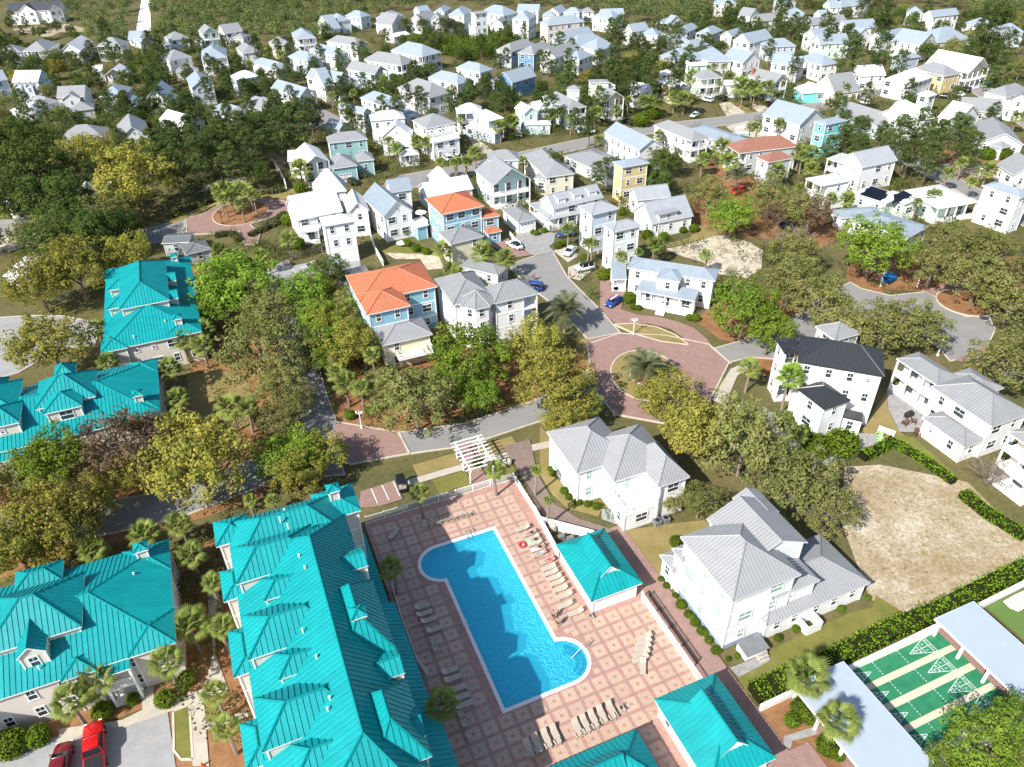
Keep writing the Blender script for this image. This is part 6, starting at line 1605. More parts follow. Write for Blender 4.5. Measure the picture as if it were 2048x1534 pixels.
for row, wall, roof, blocks, label in HOUSES:
    org = centre(blocks[0]); dist = (org - CAM).length
    near = 2 if dist < 130 or roof.startswith('ribbed') else 1 if dist < 190 else 0
    root = thing('house' if 'apartment' not in (label or '') else 'apartment_block', label or '', 'house' if 'apartment' not in (label or '') else 'apartment block', org)
    if not label: todo.append(('%s house with %s %s roof' % (COLW[wall], ROOFW[roof], TYPW[blocks[0][6]]), org, lambda t, r=root: r.__setitem__('label', t)))
    infos = []
    for i, b in enumerate(blocks):
        infos.append(build_block(root, org, b, wall, roof, near, i == 0))
        c = centre(b); FOOT.append((c.x, c.y, (b[3] if b[0] != 'oct' else 7), (b[4] if b[0] != 'oct' else 7), math.radians(b[2] if b[0] != 'oct' else 22)))
    root['_lab'] = 1
    EXTRA = []
    if label and 'solar panels' in label:
        for bi, (nx, ny, fi) in ((0, (5, 4, 0)), (1, (3, 5, 1))):
            tf, fs, ro = infos[bi]; P = [Vector(tf(*p)) for p in fs[fi if fi < len(fs) else 0]]; n, e, s = frame_of(P)
            c = sum(P, Vector()) / len(P) + n * 0.16
            pm = MB(); pm.box((0, 0, 0), (1.04, 0.99, 0.05)); pm = pm.mesh('solar_panel', ['solar_glass'])
            for a in range(nx):
                for q in range(ny):
                    if bi == 0 and a + q > 6: continue
                    g = c + e * (a - nx / 2 + 0.5 + (q % 2) * 0.25) * 1.08 + s * (q - ny / 2 + 0.5) * 1.02
                    o = link('solar_panel', pm, root); o.matrix_local = Matrix.Translation(g) @ Matrix((e, s, n)).transposed().to_4x4()
    if label and 'three dormers' in label:
        b = blocks[0]
        for k in range(3): build_block(root, org, [*(Vector((b[0], b[1])) + Vector((math.cos(math.radians(b[2])), math.sin(math.radians(b[2])))) * (b[3] * (0.12 + 0.31 * k)) + Vector((-math.sin(math.radians(b[2])), math.cos(math.radians(b[2])))) * 0.7)[:], b[2], 2.2, 2.4, 7.0, 'shed', dict(zb=5.0, p=0.12, ov=0.15, st=1, skip=0)], wall, roof, 0)
    if label and 'red shutters' in label:
        b = blocks[0]; a = math.radians(b[2]); d0 = Vector((math.cos(a), math.sin(a), 0))
        for k in range(4):
            q = Vector((b[0], b[1], 0)) + d0 * (b[3] * (k + 0.7) / 4.6) - Vector((-d0.y, d0.x, 0)) * -0.32 - org
            mb = MB(); mb.box((0, 0, 0), (0.7, 0.08, 1.8)); link('shutter', mb.mesh('shutter', ['red_shutter']), root, (q.x, q.y, 4.2), a)
    if label and 'brick chimney' in label:
        b = blocks[0]; a = math.radians(b[2]); q = Vector((b[0], b[1], 0)) + Vector((math.cos(a), math.sin(a), 0)) * 1.2 + Vector((-math.sin(a), math.cos(a), 0)) * 1.2 - org
        mb = MB(); mb.box((0, 0, 0), (0.9, 0.9, 9)); mb.box((0, 0, 4.6), (1.1, 1.1, 0.2)); link('chimney', mb.mesh('chimney', ['brick_red']), root, (q.x, q.y, 4.2), a)
    if label and 'pergola' in label:
        b = blocks[1]; a = math.radians(b[2])
        mb = MB(); tfp = infos[1][0]; w_, d_ = b[3], b[4]
        for k in range(8): mb.bar(tfp(0.3 + (w_ - 0.6) * k / 7, 0.0, 8.0), tfp(0.3 + (w_ - 0.6) * k / 7, d_, 8.0), 0.09)
        for y in (0.4, d_ - 0.4): mb.bar(tfp(0, y, 7.85), tfp(w_, y, 7.85), 0.1)
        link('pergola_beam', mb.mesh('pergola_beam', ['trim_white']), root)
        for x in (0.3, w_ / 2, w_ - 0.3):
            t = tfp(x, 0.4, 0); link('column', COLM, root, (t[0], t[1], 5.5), a, (0.9, 0.9, 2.4))
    if label and 'white balcony' in label:
        b = blocks[0]; tfp = infos[0][0]; w_ = b[3]
        mb = MB(); mb.box((w_ * 0.6, -0.5, 2.6), (w_ * 0.7, 1.8, 0.2), tf=tfp); link('balcony_floor', mb.mesh('balcony_floor', ['trim_white']), root)
        for p, q in (((w_ * 0.25, -1.35), (w_ * 0.95, -1.35)), ((w_ * 0.25, 0.3), (w_ * 0.25, -1.35)), ((w_ * 0.95, -1.35), (w_ * 0.95, 0.3))): add_rail(root, tfp(*p, 0)[:2], tfp(*q, 0)[:2], 2.7)
    if label and 'crossed balcony' in label:
        t = uv(44.1, 58.3) - org; link('column', COLM, root, (t.x, t.y, 0), GA, (0.7, 0.7, 6.2))
    if label and 'porch and steps' in label:
        b = blocks[2]; tfp = infos[2][0]; mb = MB()
        for k in range(6): mb.box((b[3] * 0.46, 0.1 - 0.28 * k, (0.7 - 0.115 * k) / 2), (1.7, 0.3, 0.7 - 0.115 * k), tf=tfp)
        link('stair', mb.mesh('stair', ['trim_white']), root)
    if label and 'small flag' in label:
        b = blocks[0]; t = Vector((b[0], b[1], 3.2)) - org
        fl = MB(); fl.bar(t, t + Vector((-0.9, -0.7, 0.9)), 0.03, 0)
        for k in range(6):
            q = t + Vector((-0.45, -0.35, 0.4 - 0.15 * k)); fl.poly([q, q + Vector((-0.4, -0.3, 0.4)), q + Vector((-0.4, -0.3, 0.26)), q + Vector((0, 0, -0.14))], 1 + k % 2)
        link('flag', fl.mesh('flag', ['trim_white', 'red_shutter', 'trim_white']), root)
assign(todo)
# ------------------------------------------------------------------ turquoise roofed apartment buildings and pool houses
def ub(u0, u1, v0, v1, ze, typ, **o):
    c = uv(u0, v0); return [c.x, c.y, 22.2, u1 - u0, v1 - v0, ze, typ, o]
def eaves_east(u, v0, v1, ze, d=2.3):
    c = uv(u, v0); return [c.x, c.y, 112.2, v1 - v0, d, ze, 'shed', dict(p=0.5, walls=0)]
def teal(name, label, cat, wall, blocks, group, cap=300):
    org = centre(blocks[0]); root = thing(name, label, cat, org, 0, group); budget = [cap, []]
    for b in blocks:
        build_block(root, org, b, wall, 'teal', 2, budget=budget); c = centre(b); FOOT.append((c.x, c.y, b[3], b[4], math.radians(b[2])))
    if budget[1]:
        mb = MB()
        for r in budget[1]:
            k = len(mb.v); mb.v += r.v; mb.f += [tuple(i + k for i in f) for f in r.f]; mb.m += r.m
        o = link('roof_panel_run', mb.mesh('roof_panel_run', ['teal_metal']), root); o['kind'] = 'stuff'
    return root, org
def vents(root, org, pts):
    vm = MB(); vm.bar((0, 0, -0.2), (0, 0, 0.45), 0.09, 0, 8); vm.blob((0, 0, 0.45), 0.13, 0, 8, 4); vm = vm.mesh('roof_vent', ['trim_white'])
    for u, v, z in pts:
        p = uv(u, v, z) - org; link('roof_vent', vm, root, p)
TG = 'turquoise roofed apartment buildings'
NW = dict(win=0)
K = 0.912
def tb(u0, u1, v0, v1, z, typ, **o):
    """A block of the tall building beside the pool, given in the plan as drawn at its eaves."""
    return ub(u0 * K, u1 * K, v0 * K, v1 * K, z, typ, **o)
r, o_ = teal('apartment_building', 'tall turquoise roofed building lining the shaded side of the pool deck', 'apartment building', 'stucco', [
    tb(-8.3, 5.6, 31.2, 70.2, 12, 'hip', zr=16.6, rx=0.655, st=4, skip=0.6), tb(-8.2, 5.6, 66.3, 74.7, 12.02, 'hip', zr=14.8, st=4, skip=0.6),
    *[ub(-7.2, 1.2, c - 2.6, c + 2.6, 14.2, 'hip', zr=15.9, zb=12, ov=0.3, **NW) for c in (59.2, 49.8, 40.5, 31.2)],
    tb(0.6, 6.1, 48.2, 57.8, 12.9, 'hip', zr=16.3, zb=10, **NW), tb(0.6, 6.1, 36.0, 44.4, 12.9, 'hip', zr=16.3, zb=10, **NW),
    tb(2.3, 7.7, 70.1, 75.4, 12.05, 'hip', p=0.5, st=4, skip=0.6), tb(-9.8, -5.8, 71.1, 75.4, 12.06, 'hip', p=0.5, st=4, skip=0.3),
    tb(4.2, 5.8, 71.8, 73.4, 14.5, 'hip', zb=13, p=0.5, ov=0.25, st=1), tb(2.6, 4.2, 50.4, 52.0, 16.3, 'hip', zb=14, p=0.5, ov=0.25, st=1),
    *[tb(-9.8, -6.9, a, b, 11.95, 'hip', p=0.5, st=4, skip=0.2) for a, b in ((62.4, 67.0), (52.2, 58.1), (41.9, 46.8), (31.0, 36.5))],
    *[ub(-4.9, -0.4, c - 1.4, c + 1.4, 14.4, 'hip', zb=13, p=0.6, ov=0.2, **NW) for c in (54.6, 45.3, 36.0)],
    *[tb(1.4, 6.2, c - 1.5, c + 1.5, 13.2, 'gu', zb=11, p=0.6, ov=0.2, **NW) for c in (61.3, 46.4, 39.4)],
    eaves_east(7.4, 57.0, 68.6, 3.3, 2.4), eaves_east(8.0, 44.3, 56.9, 3.3, 3.0), eaves_east(8.4, 28.0, 44.2, 3.3, 3.4)], TG)
vents(r, o_, [(a * K, b * K, c) for a, b, c in [(-1.2, 71.0, 14.3), (-1.9, 69.4, 14.6), (-1.2, 66.8, 15.6), (-0.8, 61.5, 15.7), (-0.5, 59.4, 15.8), (-2.2, 52.0, 15.2), (-1.5, 48.2, 15.4), (-1.2, 43.2, 15.6), (-1.6, 42.3, 15.4)]])
r, o_ = teal('apartment_building', 'turquoise roofed building with white gabled dormer window beside the red pickup truck', 'apartment building', 'stucco', [
    ub(-40, -15, 59, 74.7, 6, 'hip', zr=9, st=2), ub(-32.6, -23.4, 62.7, 70.6, 8.6, 'hip', zr=11.2, zb=6, **NW), ub(-43, -32.9, 62.2, 71, 8.75, 'hip', zr=11.6, zb=6, **NW),
    ub(-20.2, -15, 69.7, 74.78, 6.04, 'hip', p=0.5, st=2), ub(-19.7, -14.95, 58.9, 63.6, 6.05, 'hip', p=0.5, st=2), ub(-22.7, -19.6, 57.9, 60.6, 5.6, 'shed', p=0.1, por='F', st=2, ov=0.3, floor=0.3),
    ub(-18.4, -16.8, 71.5, 73.1, 8.4, 'hip', zb=7, p=0.5, ov=0.25, st=1), ub(-26, -22.7, 58.7, 61.7, 6.03, 'hip', p=0.6, st=2), ub(-29.3, -26.6, 60.9, 66, 8.7, 'gv', p=0.85, zb=6, ov=0.2, st=1, skip=0),
    ub(-31.1, -26.2, 71.8, 75.1, 7.3, 'hip', zb=6, p=0.5, **NW), ub(-42, -34.5, 56.5, 60, 5.7, 'shed', p=0.15, por='F', st=2, ov=0.3, floor=0.3)], TG)
vents(r, o_, [(-18.6, 69.2, 7.2), (-27.8, 60.6, 6.7)])
r, o_ = teal('apartment_building', 'turquoise roofed building with a double dormer window beside the reddish brown tree', 'apartment building', 'stucco', [
    ub(-41, -15, 101.9, 118.2, 6, 'hip', zr=9, st=2), ub(-31.3, -23.2, 106.7, 114.2, 8.6, 'hip', zr=11.2, zb=6, **NW), ub(-43.5, -33.6, 107.4, 116, 8.7, 'hip', zr=11.2, zb=6, **NW),
    ub(-19.6, -15, 114, 118.3, 6.04, 'hip', p=0.5, st=2), ub(-20.2, -15.05, 103.3, 107.1, 6.05, 'hip', p=0.5, st=2), ub(-18.3, -16.8, 104.6, 106.1, 8.3, 'hip', zb=7, p=0.5, ov=0.25, st=1),
    ub(-29.9, -24.9, 104.4, 109.5, 8.95, 'hip', zb=6.4, zr=10.4, ov=0.3, st=1, skip=0), ub(-38.0, -33.0, 104.0, 109.5, 8.8, 'hip', zb=6.4, zr=10.4, ov=0.3, st=1, skip=0),
    ub(-29.6, -26.5, 115.0, 118.7, 8, 'hip', zb=6, p=0.9, **NW), ub(-39.2, -36, 115.0, 118.7, 8, 'hip', zb=6, p=0.9, **NW), ub(-36.5, -33, 100.3, 103, 5.4, 'shed', p=0.1, por='F', st=2, ov=0.3, floor=0.3)], TG, 280)
r, o_ = teal('apartment_building', 'turquoise roofed building with two white cupolas among palms beside the parking lot', 'apartment building', 'stucco', [
    ub(-23.4, -7.5, 124.2, 156.6, 6, 'hip', zr=9.2, st=2), ub(-19.9, -11.6, 131.8, 149, 9.3, 'hip', zr=11.8, zb=6, **NW),
    *[ub(-14.5, -10.2, a, a + 3.4, 8.6, 'gu', zb=6, p=0.5, ov=0.25, **NW) for a in (140.8, 133.3)], *[ub(-22.2, -17.6, a, a + 4, 8.3, 'hip', zb=6, p=0.5, **NW) for a in (142.4, 134.8)],
    ub(-12, -7.9, 150.4, 155.5, 6.03, 'hip', p=0.5, st=2), ub(-13.3, -8.6, 124.6, 128.8, 6.04, 'hip', p=0.5, st=2), ub(-23.7, -19.5, 123.9, 128, 6.03, 'hip', p=0.5, st=2), ub(-23.6, -19.5, 152.5, 156.8, 6.03, 'hip', p=0.5),
    ub(-10.9, -9.5, 152.2, 153.6, 8.3, 'hip', zb=7, p=0.5, ov=0.25, st=1), ub(-11.6, -10.1, 126, 127.5, 8.3, 'hip', zb=7, p=0.5, ov=0.25, st=1)], TG, 290)
vents(r, o_, [(-13.0, 127.6, 7.3), (-18.3, 125.6, 6.6)])
PGR = 'turquoise roofed pool houses'
teal('bathhouse', 'turquoise roofed white bathhouse behind the row of sunbathers', 'bathhouse', 'white', [
    ub(28.9, 35.7, 48, 57.5, 3, 'hip', zr=4.9, ov=0.5, skip=0.8), ub(30.9, 33.8, 49.9, 55.7, 4.0, 'gv', zr=5.5, zb=3.6, ov=0.2, **NW)], PGR)
teal('bathhouse', 'turquoise roofed pavilion at the end of the white picket fence and walkway', 'bathhouse', 'white', [
    ub(29.1, 36.5, 24.9, 34.7, 3, 'hip', zr=5.1, ov=0.5, skip=0.8), ub(31.2, 34.4, 26.6, 32.4, 4.05, 'gv', zr=5.8, zb=3.6, ov=0.2, **NW)], PGR)
teal('bathhouse', 'turquoise roofed pavilion nearest the two rows of loungers with chairs', 'bathhouse', 'white', [
    ub(13.2, 25.8, 27.2, 32.7, 3, 'hip', zr=4.7, ov=0.5, skip=0.8), ub(16.5, 22.6, 28.8, 31.3, 3.85, 'gu', zr=5.3, zb=3.5, ov=0.2, **NW)], PGR)
# ------------------------------------------------------------------ pool and deck
DZ = 0.22
deck_poly = [(7.4, 22), (37, 22), (36.9, 48), (36, 57.5), (29.85, 57.6), (29.85, 73.3), (8.2, 73.45)]
deck = sheet('pool_deck', [[tuple(uv(*p).xy) for p in deck_poly], [tuple(uv(*p).xy) for p in pool_outline(0.02)]], DZ, 'paver_band')
PU, PV = 1.825, 1.75
fm = MB(); hw = 0.5 * PU - 0.2; hv = 0.5 * PV - 0.19
def slabm(hx, hy, inset):
    mb = MB(); mb.prism([(-hx, -hy), (hx, -hy), (hx, hy), (-hx, hy)], -0.01, 0.014, 0)
    if inset: mb.prism([(-0.17, -0.17), (0.17, -0.17), (0.17, 0.17), (-0.17, 0.17)], 0.0, 0.022, 1)
    return mb.mesh('paver_tile', ['paver_field', 'paver_band'])
FULL, QUART = slabm(hw, hv, True), slabm(hw / 2 - 0.02, hv / 2 - 0.02, False)
cells = []; outer = pool_outline(-0.02)
for i in range(-6, 11):
    for j in range(-10, 20):
        u, v = 17.69 + PU * (i + 0.5), 39.2 + PV * (j + 0.5)
        cs = [(u - hw, v - hv), (u + hw, v - hv), (u + hw, v + hv), (u - hw, v + hv)]
        if not all(inside(c, deck_poly) for c in cs): continue
        if 28.6 < u < 36.2 and 48.4 < v < 57.2 or 28.9 < u < 36.6 and 24.8 < v < 34.8 or u < 25.6 and v < 32.4 and u > 13: continue
        ins = [inside(c, outer) for c in cs + [(u, v), (u, v - hv), (u, v + hv), (u - hw, v), (u + hw, v)]]
        if not any(ins): cells.append(((uv(u, v) - CAM).length, u, v, 0))
        elif not all(ins):
            for a in (-1, 1):
                for c in (-1, 1):
                    q = (u + a * hw / 2, v + c * hv / 2)
                    if not any(inside((q[0] + x * hw / 2, q[1] + y * hv / 2), outer) for x in (-1, 0, 1) for y in (-1, 0, 1)): cells.append(((uv(*q) - CAM).length, *q, 1))
cells.sort()
rest = MB()
for k, (_, u, v, q) in enumerate(cells):
    p = uv(u, v, DZ)
    if k < 300: link('paver_tile', QUART if q else FULL, deck, p, GA)
    else:
        a, c = (hw / 2 - 0.02, hv / 2 - 0.02) if q else (hw, hv)
        rest.prism([tuple(uv(u + x * a, v + y * c).xy) for x, y in ((-1, -1), (1, -1), (1, 1), (-1, 1))], DZ - 0.01, DZ + 0.014, 0)
        if not q: rest.prism([tuple(uv(u + x * 0.17, v + y * 0.17).xy) for x, y in ((-1, -1), (1, -1), (1, 1), (-1, 1))], DZ, DZ + 0.022, 1)
if rest.f: link('paver_field', rest.mesh('paver_field', ['paver_field', 'paver_band']), deck, kind='stuff')
nd = MB()
for i in range(-6, 11):
    for j in range(-10, 20):
        u, v = 17.69 + PU * i, 39.2 + PV * j
        if all(inside((u + x, v + y), deck_poly) and not inside((u + x, v + y), outer) for x in (-0.2, 0.2) for y in (-0.2, 0.2)):
            nd.prism([tuple(uv(u + x * 0.15, v + y * 0.15).xy) for x, y in ((-1, -1), (1, -1), (1, 1), (-1, 1))], DZ - 0.01, DZ + 0.008, 0)
link('paver_node', nd.mesh('paver_node', ['paver_node']), deck, kind='stuff')
pool = thing('swimming_pool', 'long blue swimming pool with rounded ends in the paved deck', 'swimming pool', uv(19.5, 53.5))
po = pool.location.copy()
oo, ii = pool_outline(0.0), pool_outline(0.42)
cm = MB()
n = len(oo)
for k in range(n):
    a, b, c, d = oo[k], oo[(k + 1) % n], ii[(k + 1) % n], ii[k]
    P = [uv(*q) - po for q in (a, b, c, d)]
    cm.hexa([(q.x, q.y, DZ - 0.35) for q in P] + [(q.x, q.y, DZ + 0.03) for q in P])
link('coping', cm.mesh('coping', ['coping']), pool)
bs = MB()
for k in range(n):
    a, b = uv(*ii[k]) - po, uv(*ii[(k + 1) % n]) - po
    bs.poly([(a.x, a.y, DZ - 0.2), (a.x, a.y, -1.25), (b.x, b.y, -1.25), (b.x, b.y, DZ - 0.2)])
L2 = [tuple((uv(*p) - po).xy) for p in ii]
for t in tessellate_polygon([[Vector((*p, 0)) for p in L2]]): bs.poly([(*L2[i], -1.25) for i in t])
link('basin', bs.mesh('basin', ['plaster_blue']), pool)
wm = bpy.data.materials.new('pool_water'); wm.use_nodes = True; nt = wm.node_tree; nt.nodes.clear(); LK = nt.links.new
om = nt.nodes.new('ShaderNodeOutputMaterial'); tr = nt.nodes.new('ShaderNodeBsdfTransparent'); gl = nt.nodes.new('ShaderNodeBsdfGlossy'); df = nt.nodes.new('ShaderNodeBsdfDiffuse')
tr.inputs[0].default_value = (0.42, 0.92, 1.0, 1); gl.inputs['Roughness'].default_value = 0.16; df.inputs[0].default_value = (0.04, 0.60, 0.86, 1)
g = nt.nodes.new('ShaderNodeNewGeometry'); vo = nt.nodes.new('ShaderNodeTexVoronoi'); vo.inputs['Scale'].default_value = 5.0; vo.feature = 'SMOOTH_F1'
no = nt.nodes.new('ShaderNodeTexNoise'); no.inputs['Scale'].default_value = 2.0; no.inputs['Detail'].default_value = 3
LK(g.outputs['Position'], no.inputs['Vector']); LK(g.outputs['Position'], vo.inputs['Vector'])
ad = nt.nodes.new('ShaderNodeMath'); ad.operation = 'ADD'; LK(vo.outputs['Distance'], ad.inputs[0]); LK(no.outputs['Fac'], ad.inputs[1])
bp = nt.nodes.new('ShaderNodeBump'); bp.inputs['Strength'].default_value = 0.6; bp.inputs['Distance'].default_value = 0.06; LK(ad.outputs[0], bp.inputs['Height'])
LK(bp.outputs[0], gl.inputs['Normal']); LK(bp.outputs[0], df.inputs['Normal'])
m1 = nt.nodes.new('ShaderNodeMixShader'); m1.inputs[0].default_value = 0.33; LK(tr.outputs[0], m1.inputs[1]); LK(df.outputs[0], m1.inputs[2])
fr = nt.nodes.new('ShaderNodeFresnel'); fr.inputs[0].default_value = 1.33; LK(bp.outputs[0], fr.inputs['Normal'])
m2 = nt.nodes.new('ShaderNodeMixShader'); LK(fr.outputs[0], m2.inputs[0]); LK(m1.outputs[0], m2.inputs[1]); LK(gl.outputs[0], m2.inputs[2]); LK(m2.outputs[0], om.inputs[0])
MATS['pool_water'] = wm
w_ = MB()
for t in tessellate_polygon([[Vector((*p, 0)) for p in L2]]):
    q = [(*L2[i], DZ - 0.12) for i in t]; a, b, c = (Vector(x) for x in q)
    w_.poly(q if (b - a).cross(c - a).z > 0 else q[::-1])
link('water', w_.mesh('water', ['pool_water']), pool)
stp = MB()
for r0, z in ((2.5, -0.35), (1.9, -0.62), (1.3, -0.9)):
    c = uv(23.9, 44.5) - po
    A = [(c.x + 3 * 0 + (r0 + 0.18) * math.cos(GA + t), c.y + (r0 + 0.18) * math.sin(GA + t)) for t in [(-70 + 14 * k) * PI / 180 for k in range(11)]]
    B = [(c.x + r0 * math.cos(GA + t), c.y + r0 * math.sin(GA + t)) for t in [(-70 + 14 * k) * PI / 180 for k in range(11)]]
    for k in range(10): stp.hexa([(*B[k], -1.2), (*A[k], -1.2), (*A[k + 1], -1.2), (*B[k + 1], -1.2), (*B[k], z), (*A[k], z), (*A[k + 1], z), (*B[k + 1], z)])
link('pool_step', stp.mesh('pool_step', ['step_edge']), pool)
def ladder(u, v, rot, label):
    p = uv(u, v, DZ); mb = MB()
    for s in (-0.28, 0.28):
        pts = [(s, -0.55, 0), (s, -0.5, 0.6), (s, -0.1, 0.8), (s, 0.35, 0.55), (s, 0.45, -0.8)]
        mb.tube(pts, [0.045] * 5, 6)
    for z in (-0.15, -0.45): mb.bar((-0.28, 0.42, z), (0.28, 0.42, z), 0.05)
    tag(link('pool_ladder', mb.mesh('pool_ladder', ['steel']), None, p, rot), label, 'pool ladder')
ladder(20.3, 65.9, GA + PI, 'steel ladder on the short pool edge facing the white chairs')
ladder(15.0, 52.6, GA - PI / 2, 'steel ladder on the shaded long edge of the pool')
hm = MB(); hm.tube([(0, 0, 0.1), (0.1, 0, 0.9), (-1.0, 0, 0.85), (-2.6, 0, 0.0), (-2.6, 0, -0.6)], [0.045] * 5, 6)
tag(link('handrail', hm.mesh('handrail', ['steel']), None, uv(26.9, 44.6, DZ), GA + 0.25), 'steel handrail over the curved pool steps', 'handrail')
# ------------------------------------------------------------------ shuffleboard courts
sheet('court_apron', [[tuple(uv(*p).xy) for p in ((48.2, 18.6), (64.28, 18.6), (64.28, 31.2), (48.2, 31.2))]], 0.16, 'court_strip')
sheet('brick_walkway', [[tuple(uv(*p).xy) for p in ((64.3, 18.0), (69.2, 18.0), (69.2, 30.9), (64.3, 30.9))]], 0.165, 'brick')
sheet('brick_walkway', [[tuple(uv(*p).xy) for p in ((43.4, 16.0), (48.15, 16.0), (48.15, 30.9), (43.4, 30.9))]], 0.165, 'brick')
DIG = {}
def digit(t):
    if t not in DIG:
        cu = bpy.data.curves.new('digit', 'FONT'); cu.body = t; cu.size = 0.42; cu.align_x = 'CENTER'; cu.align_y = 'CENTER'
        ob = bpy.data.objects.new('digit', cu); COL.objects.link(ob); bpy.context.view_layer.update()
        me = bpy.data.meshes.new_from_object(ob.evaluated_get(bpy.context.evaluated_depsgraph_get())); bpy.data.objects.remove(ob)
        me.materials.clear(); me.materials.append(MATS['paint_white']); DIG[t] = me
    return DIG[t]
WHO = ['beside the white wall and hedge', 'second from the white wall', 'third from the white wall', 'farthest from the white wall, under the pine']
for k, (v1, v0) in enumerate(((30.38, 28.57), (27.84, 26.05), (25.26, 23.46), (22.74, 20.9))):
    c = uv(56.3, (v0 + v1) / 2); lane = thing('shuffleboard_lane', 'green shuffleboard lane with white scoring triangles, ' + WHO[k], 'shuffleboard lane', c, GA, 'shuffleboard lanes')
    hwid = (v1 - v0) / 2; mb = MB(); mb.prism([(-7.95, -hwid), (7.95, -hwid), (7.95, hwid), (-7.95, hwid)], 0.14, 0.20); link('lane_surface', mb.mesh('lane_surface', ['court_green']), lane)
    for sg, ua in ((1, 59.05 - 56.3), (-1, 53.55 - 56.3)):
        ln = MB(); Z = 0.208
        def seg(a, b, w=0.055):
            a = Vector((*a, Z)); b = Vector((*b, Z)); d = (b - a).normalized(); y = Vector((-d.y, d.x, 0)) * w / 2; ln.poly([a - y, b - y, b + y, a + y])
        X = lambda t: ua + sg * t
        hb = lambda t: 0.9 * t / 2.74
        seg((X(0), 0), (X(2.74), 0.9)); seg((X(0), 0), (X(2.74), -0.9))
        for t in (0.91, 1.83, 2.74): seg((X(t), -hb(t)), (X(t), hb(t)))
        seg((X(3.2), -0.9), (X(3.2), 0.9)); seg((X(2.74), 0.9), (X(3.2), 0.9)); seg((X(2.74), -0.9), (X(3.2), -0.9)); seg((X(0.91), 0), (X(3.2), 0))
        link('scoring_triangle', ln.mesh('scoring_triangle', ['paint_white']), lane)
        dl = MB()
        for q in range(5): dl.prism([(X(-0.95) - 0.025, -hwid + 0.14 + q * 0.36), (X(-0.95) + 0.025, -hwid + 0.14 + q * 0.36), (X(-0.95) + 0.025, -hwid + 0.34 + q * 0.36), (X(-0.95) - 0.025, -hwid + 0.34 + q * 0.36)], 0.2, 0.208)
        link('dead_line', dl.mesh('dead_line', ['paint_white']), lane)
        for t, x, y in (('10', 0.62, 0), ('8', 1.42, 0.26), ('8', 1.42, -0.26), ('7', 2.3, 0.38), ('7', 2.3, -0.38), ('10 OFF', 2.97, 0.44), ('10 OFF', 2.97, -0.44)):
            o = link('digit', digit(t), lane, (X(x), y, 0.209), 0, 0.55 if 'OFF' in t else 1.0); o.rotation_euler = (0, 0, PI / 2 * sg)
def shelter(label, u0, u1, v0, v1, posts):
    root = thing('court_shelter', label, 'shelter', uv((u0 + u1) / 2, (v0 + v1) / 2), GA, 'open shelters beside the shuffleboard lanes'); hx, hy = (u1 - u0) / 2, (v1 - v0) / 2
    mb = MB(); mb.hexa([(-hx, -hy, 2.86), (hx, -hy, 2.96), (hx, hy, 2.96), (-hx, hy, 2.86), (-hx, -hy, 3.0), (hx, -hy, 3.1), (hx, hy, 3.1), (-hx, hy, 3.0)]); link('roof', mb.mesh('roof', ['court_roof']), root)
    fb = MB()
    for c, s in (((0, -hy - 0.03, 2.9), (2 * hx + 0.1, 0.05, 0.24)), ((0, hy + 0.03, 2.9), (2 * hx + 0.1, 0.05, 0.24)), ((-hx - 0.03, 0, 2.86), (0.05, 2 * hy, 0.24)), ((hx + 0.03, 0, 2.96), (0.05, 2 * hy, 0.24))): fb.box(c, s)
    link('fascia', fb.mesh('fascia', ['trim_white']), root)
    for x in (-hx + 0.5, hx - 0.5):
        for k in range(posts): link('column', COLM, root, (x, -hy + 0.4 + (2 * hy - 0.8) * k / (posts - 1), 0.1), 0, (1.2, 1.2, 2.8))
shelter('pale blue flat roofed shelter shaded by two palms beside the shuffleboard lanes', 43.0, 49.7, 16.4, 30.45, 5)
shelter('pale blue flat roofed shelter between the shuffleboard lanes and the putting green', 62.95, 68.75, 17.0, 30.6, 5)
# ------------------------------------------------------------------ fences and walls
def picket(pts, label, h=1.35, step=2.4, m='trim_white', z=0.1, cat='fence', name='picket_fence'):
    root = thing(name, label, cat, (pts[0][0], pts[0][1], 0)); o = Vector((pts[0][0], pts[0][1]))
    pm = MB(); pm.box((0, 0, h / 2), (0.13, 0.13, h + 0.12)); pm = pm.mesh('post', [m])
    for a, b in zip(pts, pts[1:]):
        a, b = Vector(a), Vector(b); d = b - a; n = max(1, round(d.length / step)); rz = math.atan2(d.y, d.x); L = d.length / n
        pn = MB(); pn.box((L / 2, 0, h - 0.06), (L - 0.13, 0.06, 0.08)); pn.box((L / 2, 0, 0.16), (L - 0.13, 0.06, 0.08)); k = max(2, int(L / 0.15))
        for q in range(k): pn.box((L * (q + 0.5) / k, 0, h / 2 + 0.04), (0.05, 0.035, h - 0.16))
        pn = pn.mesh('picket_panel', [m])
        for i in range(n):
            p = a + d * (i / n) - o; link('post', pm, root, (p.x, p.y, z), rz); link('picket_panel', pn, root, (p.x, p.y, z), rz)
    p = Vector(pts[-1]) - o; link('post', pm, root, (p.x, p.y, z)); return root
def solidwall(pts, label, h, t=0.22, m='trim_white', cat='wall', name='garden_wall'):
    mb = MB(); o = Vector((*pts[0], 0)); root = thing(name, label, cat, o)
    for a, b in zip(pts, pts[1:]):
        a, b = Vector((*a, 0)) - o, Vector((*b, 0)) - o; d = (b - a).normalized(); y = Vector((-d.y, d.x, 0)) * t / 2; H = Vector((0, 0, h))
        mb.hexa([a - y, b - y, b + y, a + y, a - y + H, b - y + H, b + y + H, a + y + H])
        c = MB(); c.box(((a.x + b.x) / 2, (a.y + b.y) / 2, h + 0.035), ((b - a).length + 0.05, t + 0.1, 0.07), math.atan2(d.y, d.x)); link('cap', c.mesh('cap', [m]), root)
    link('wall_panel', mb.mesh('wall_panel', [m]), root); return root
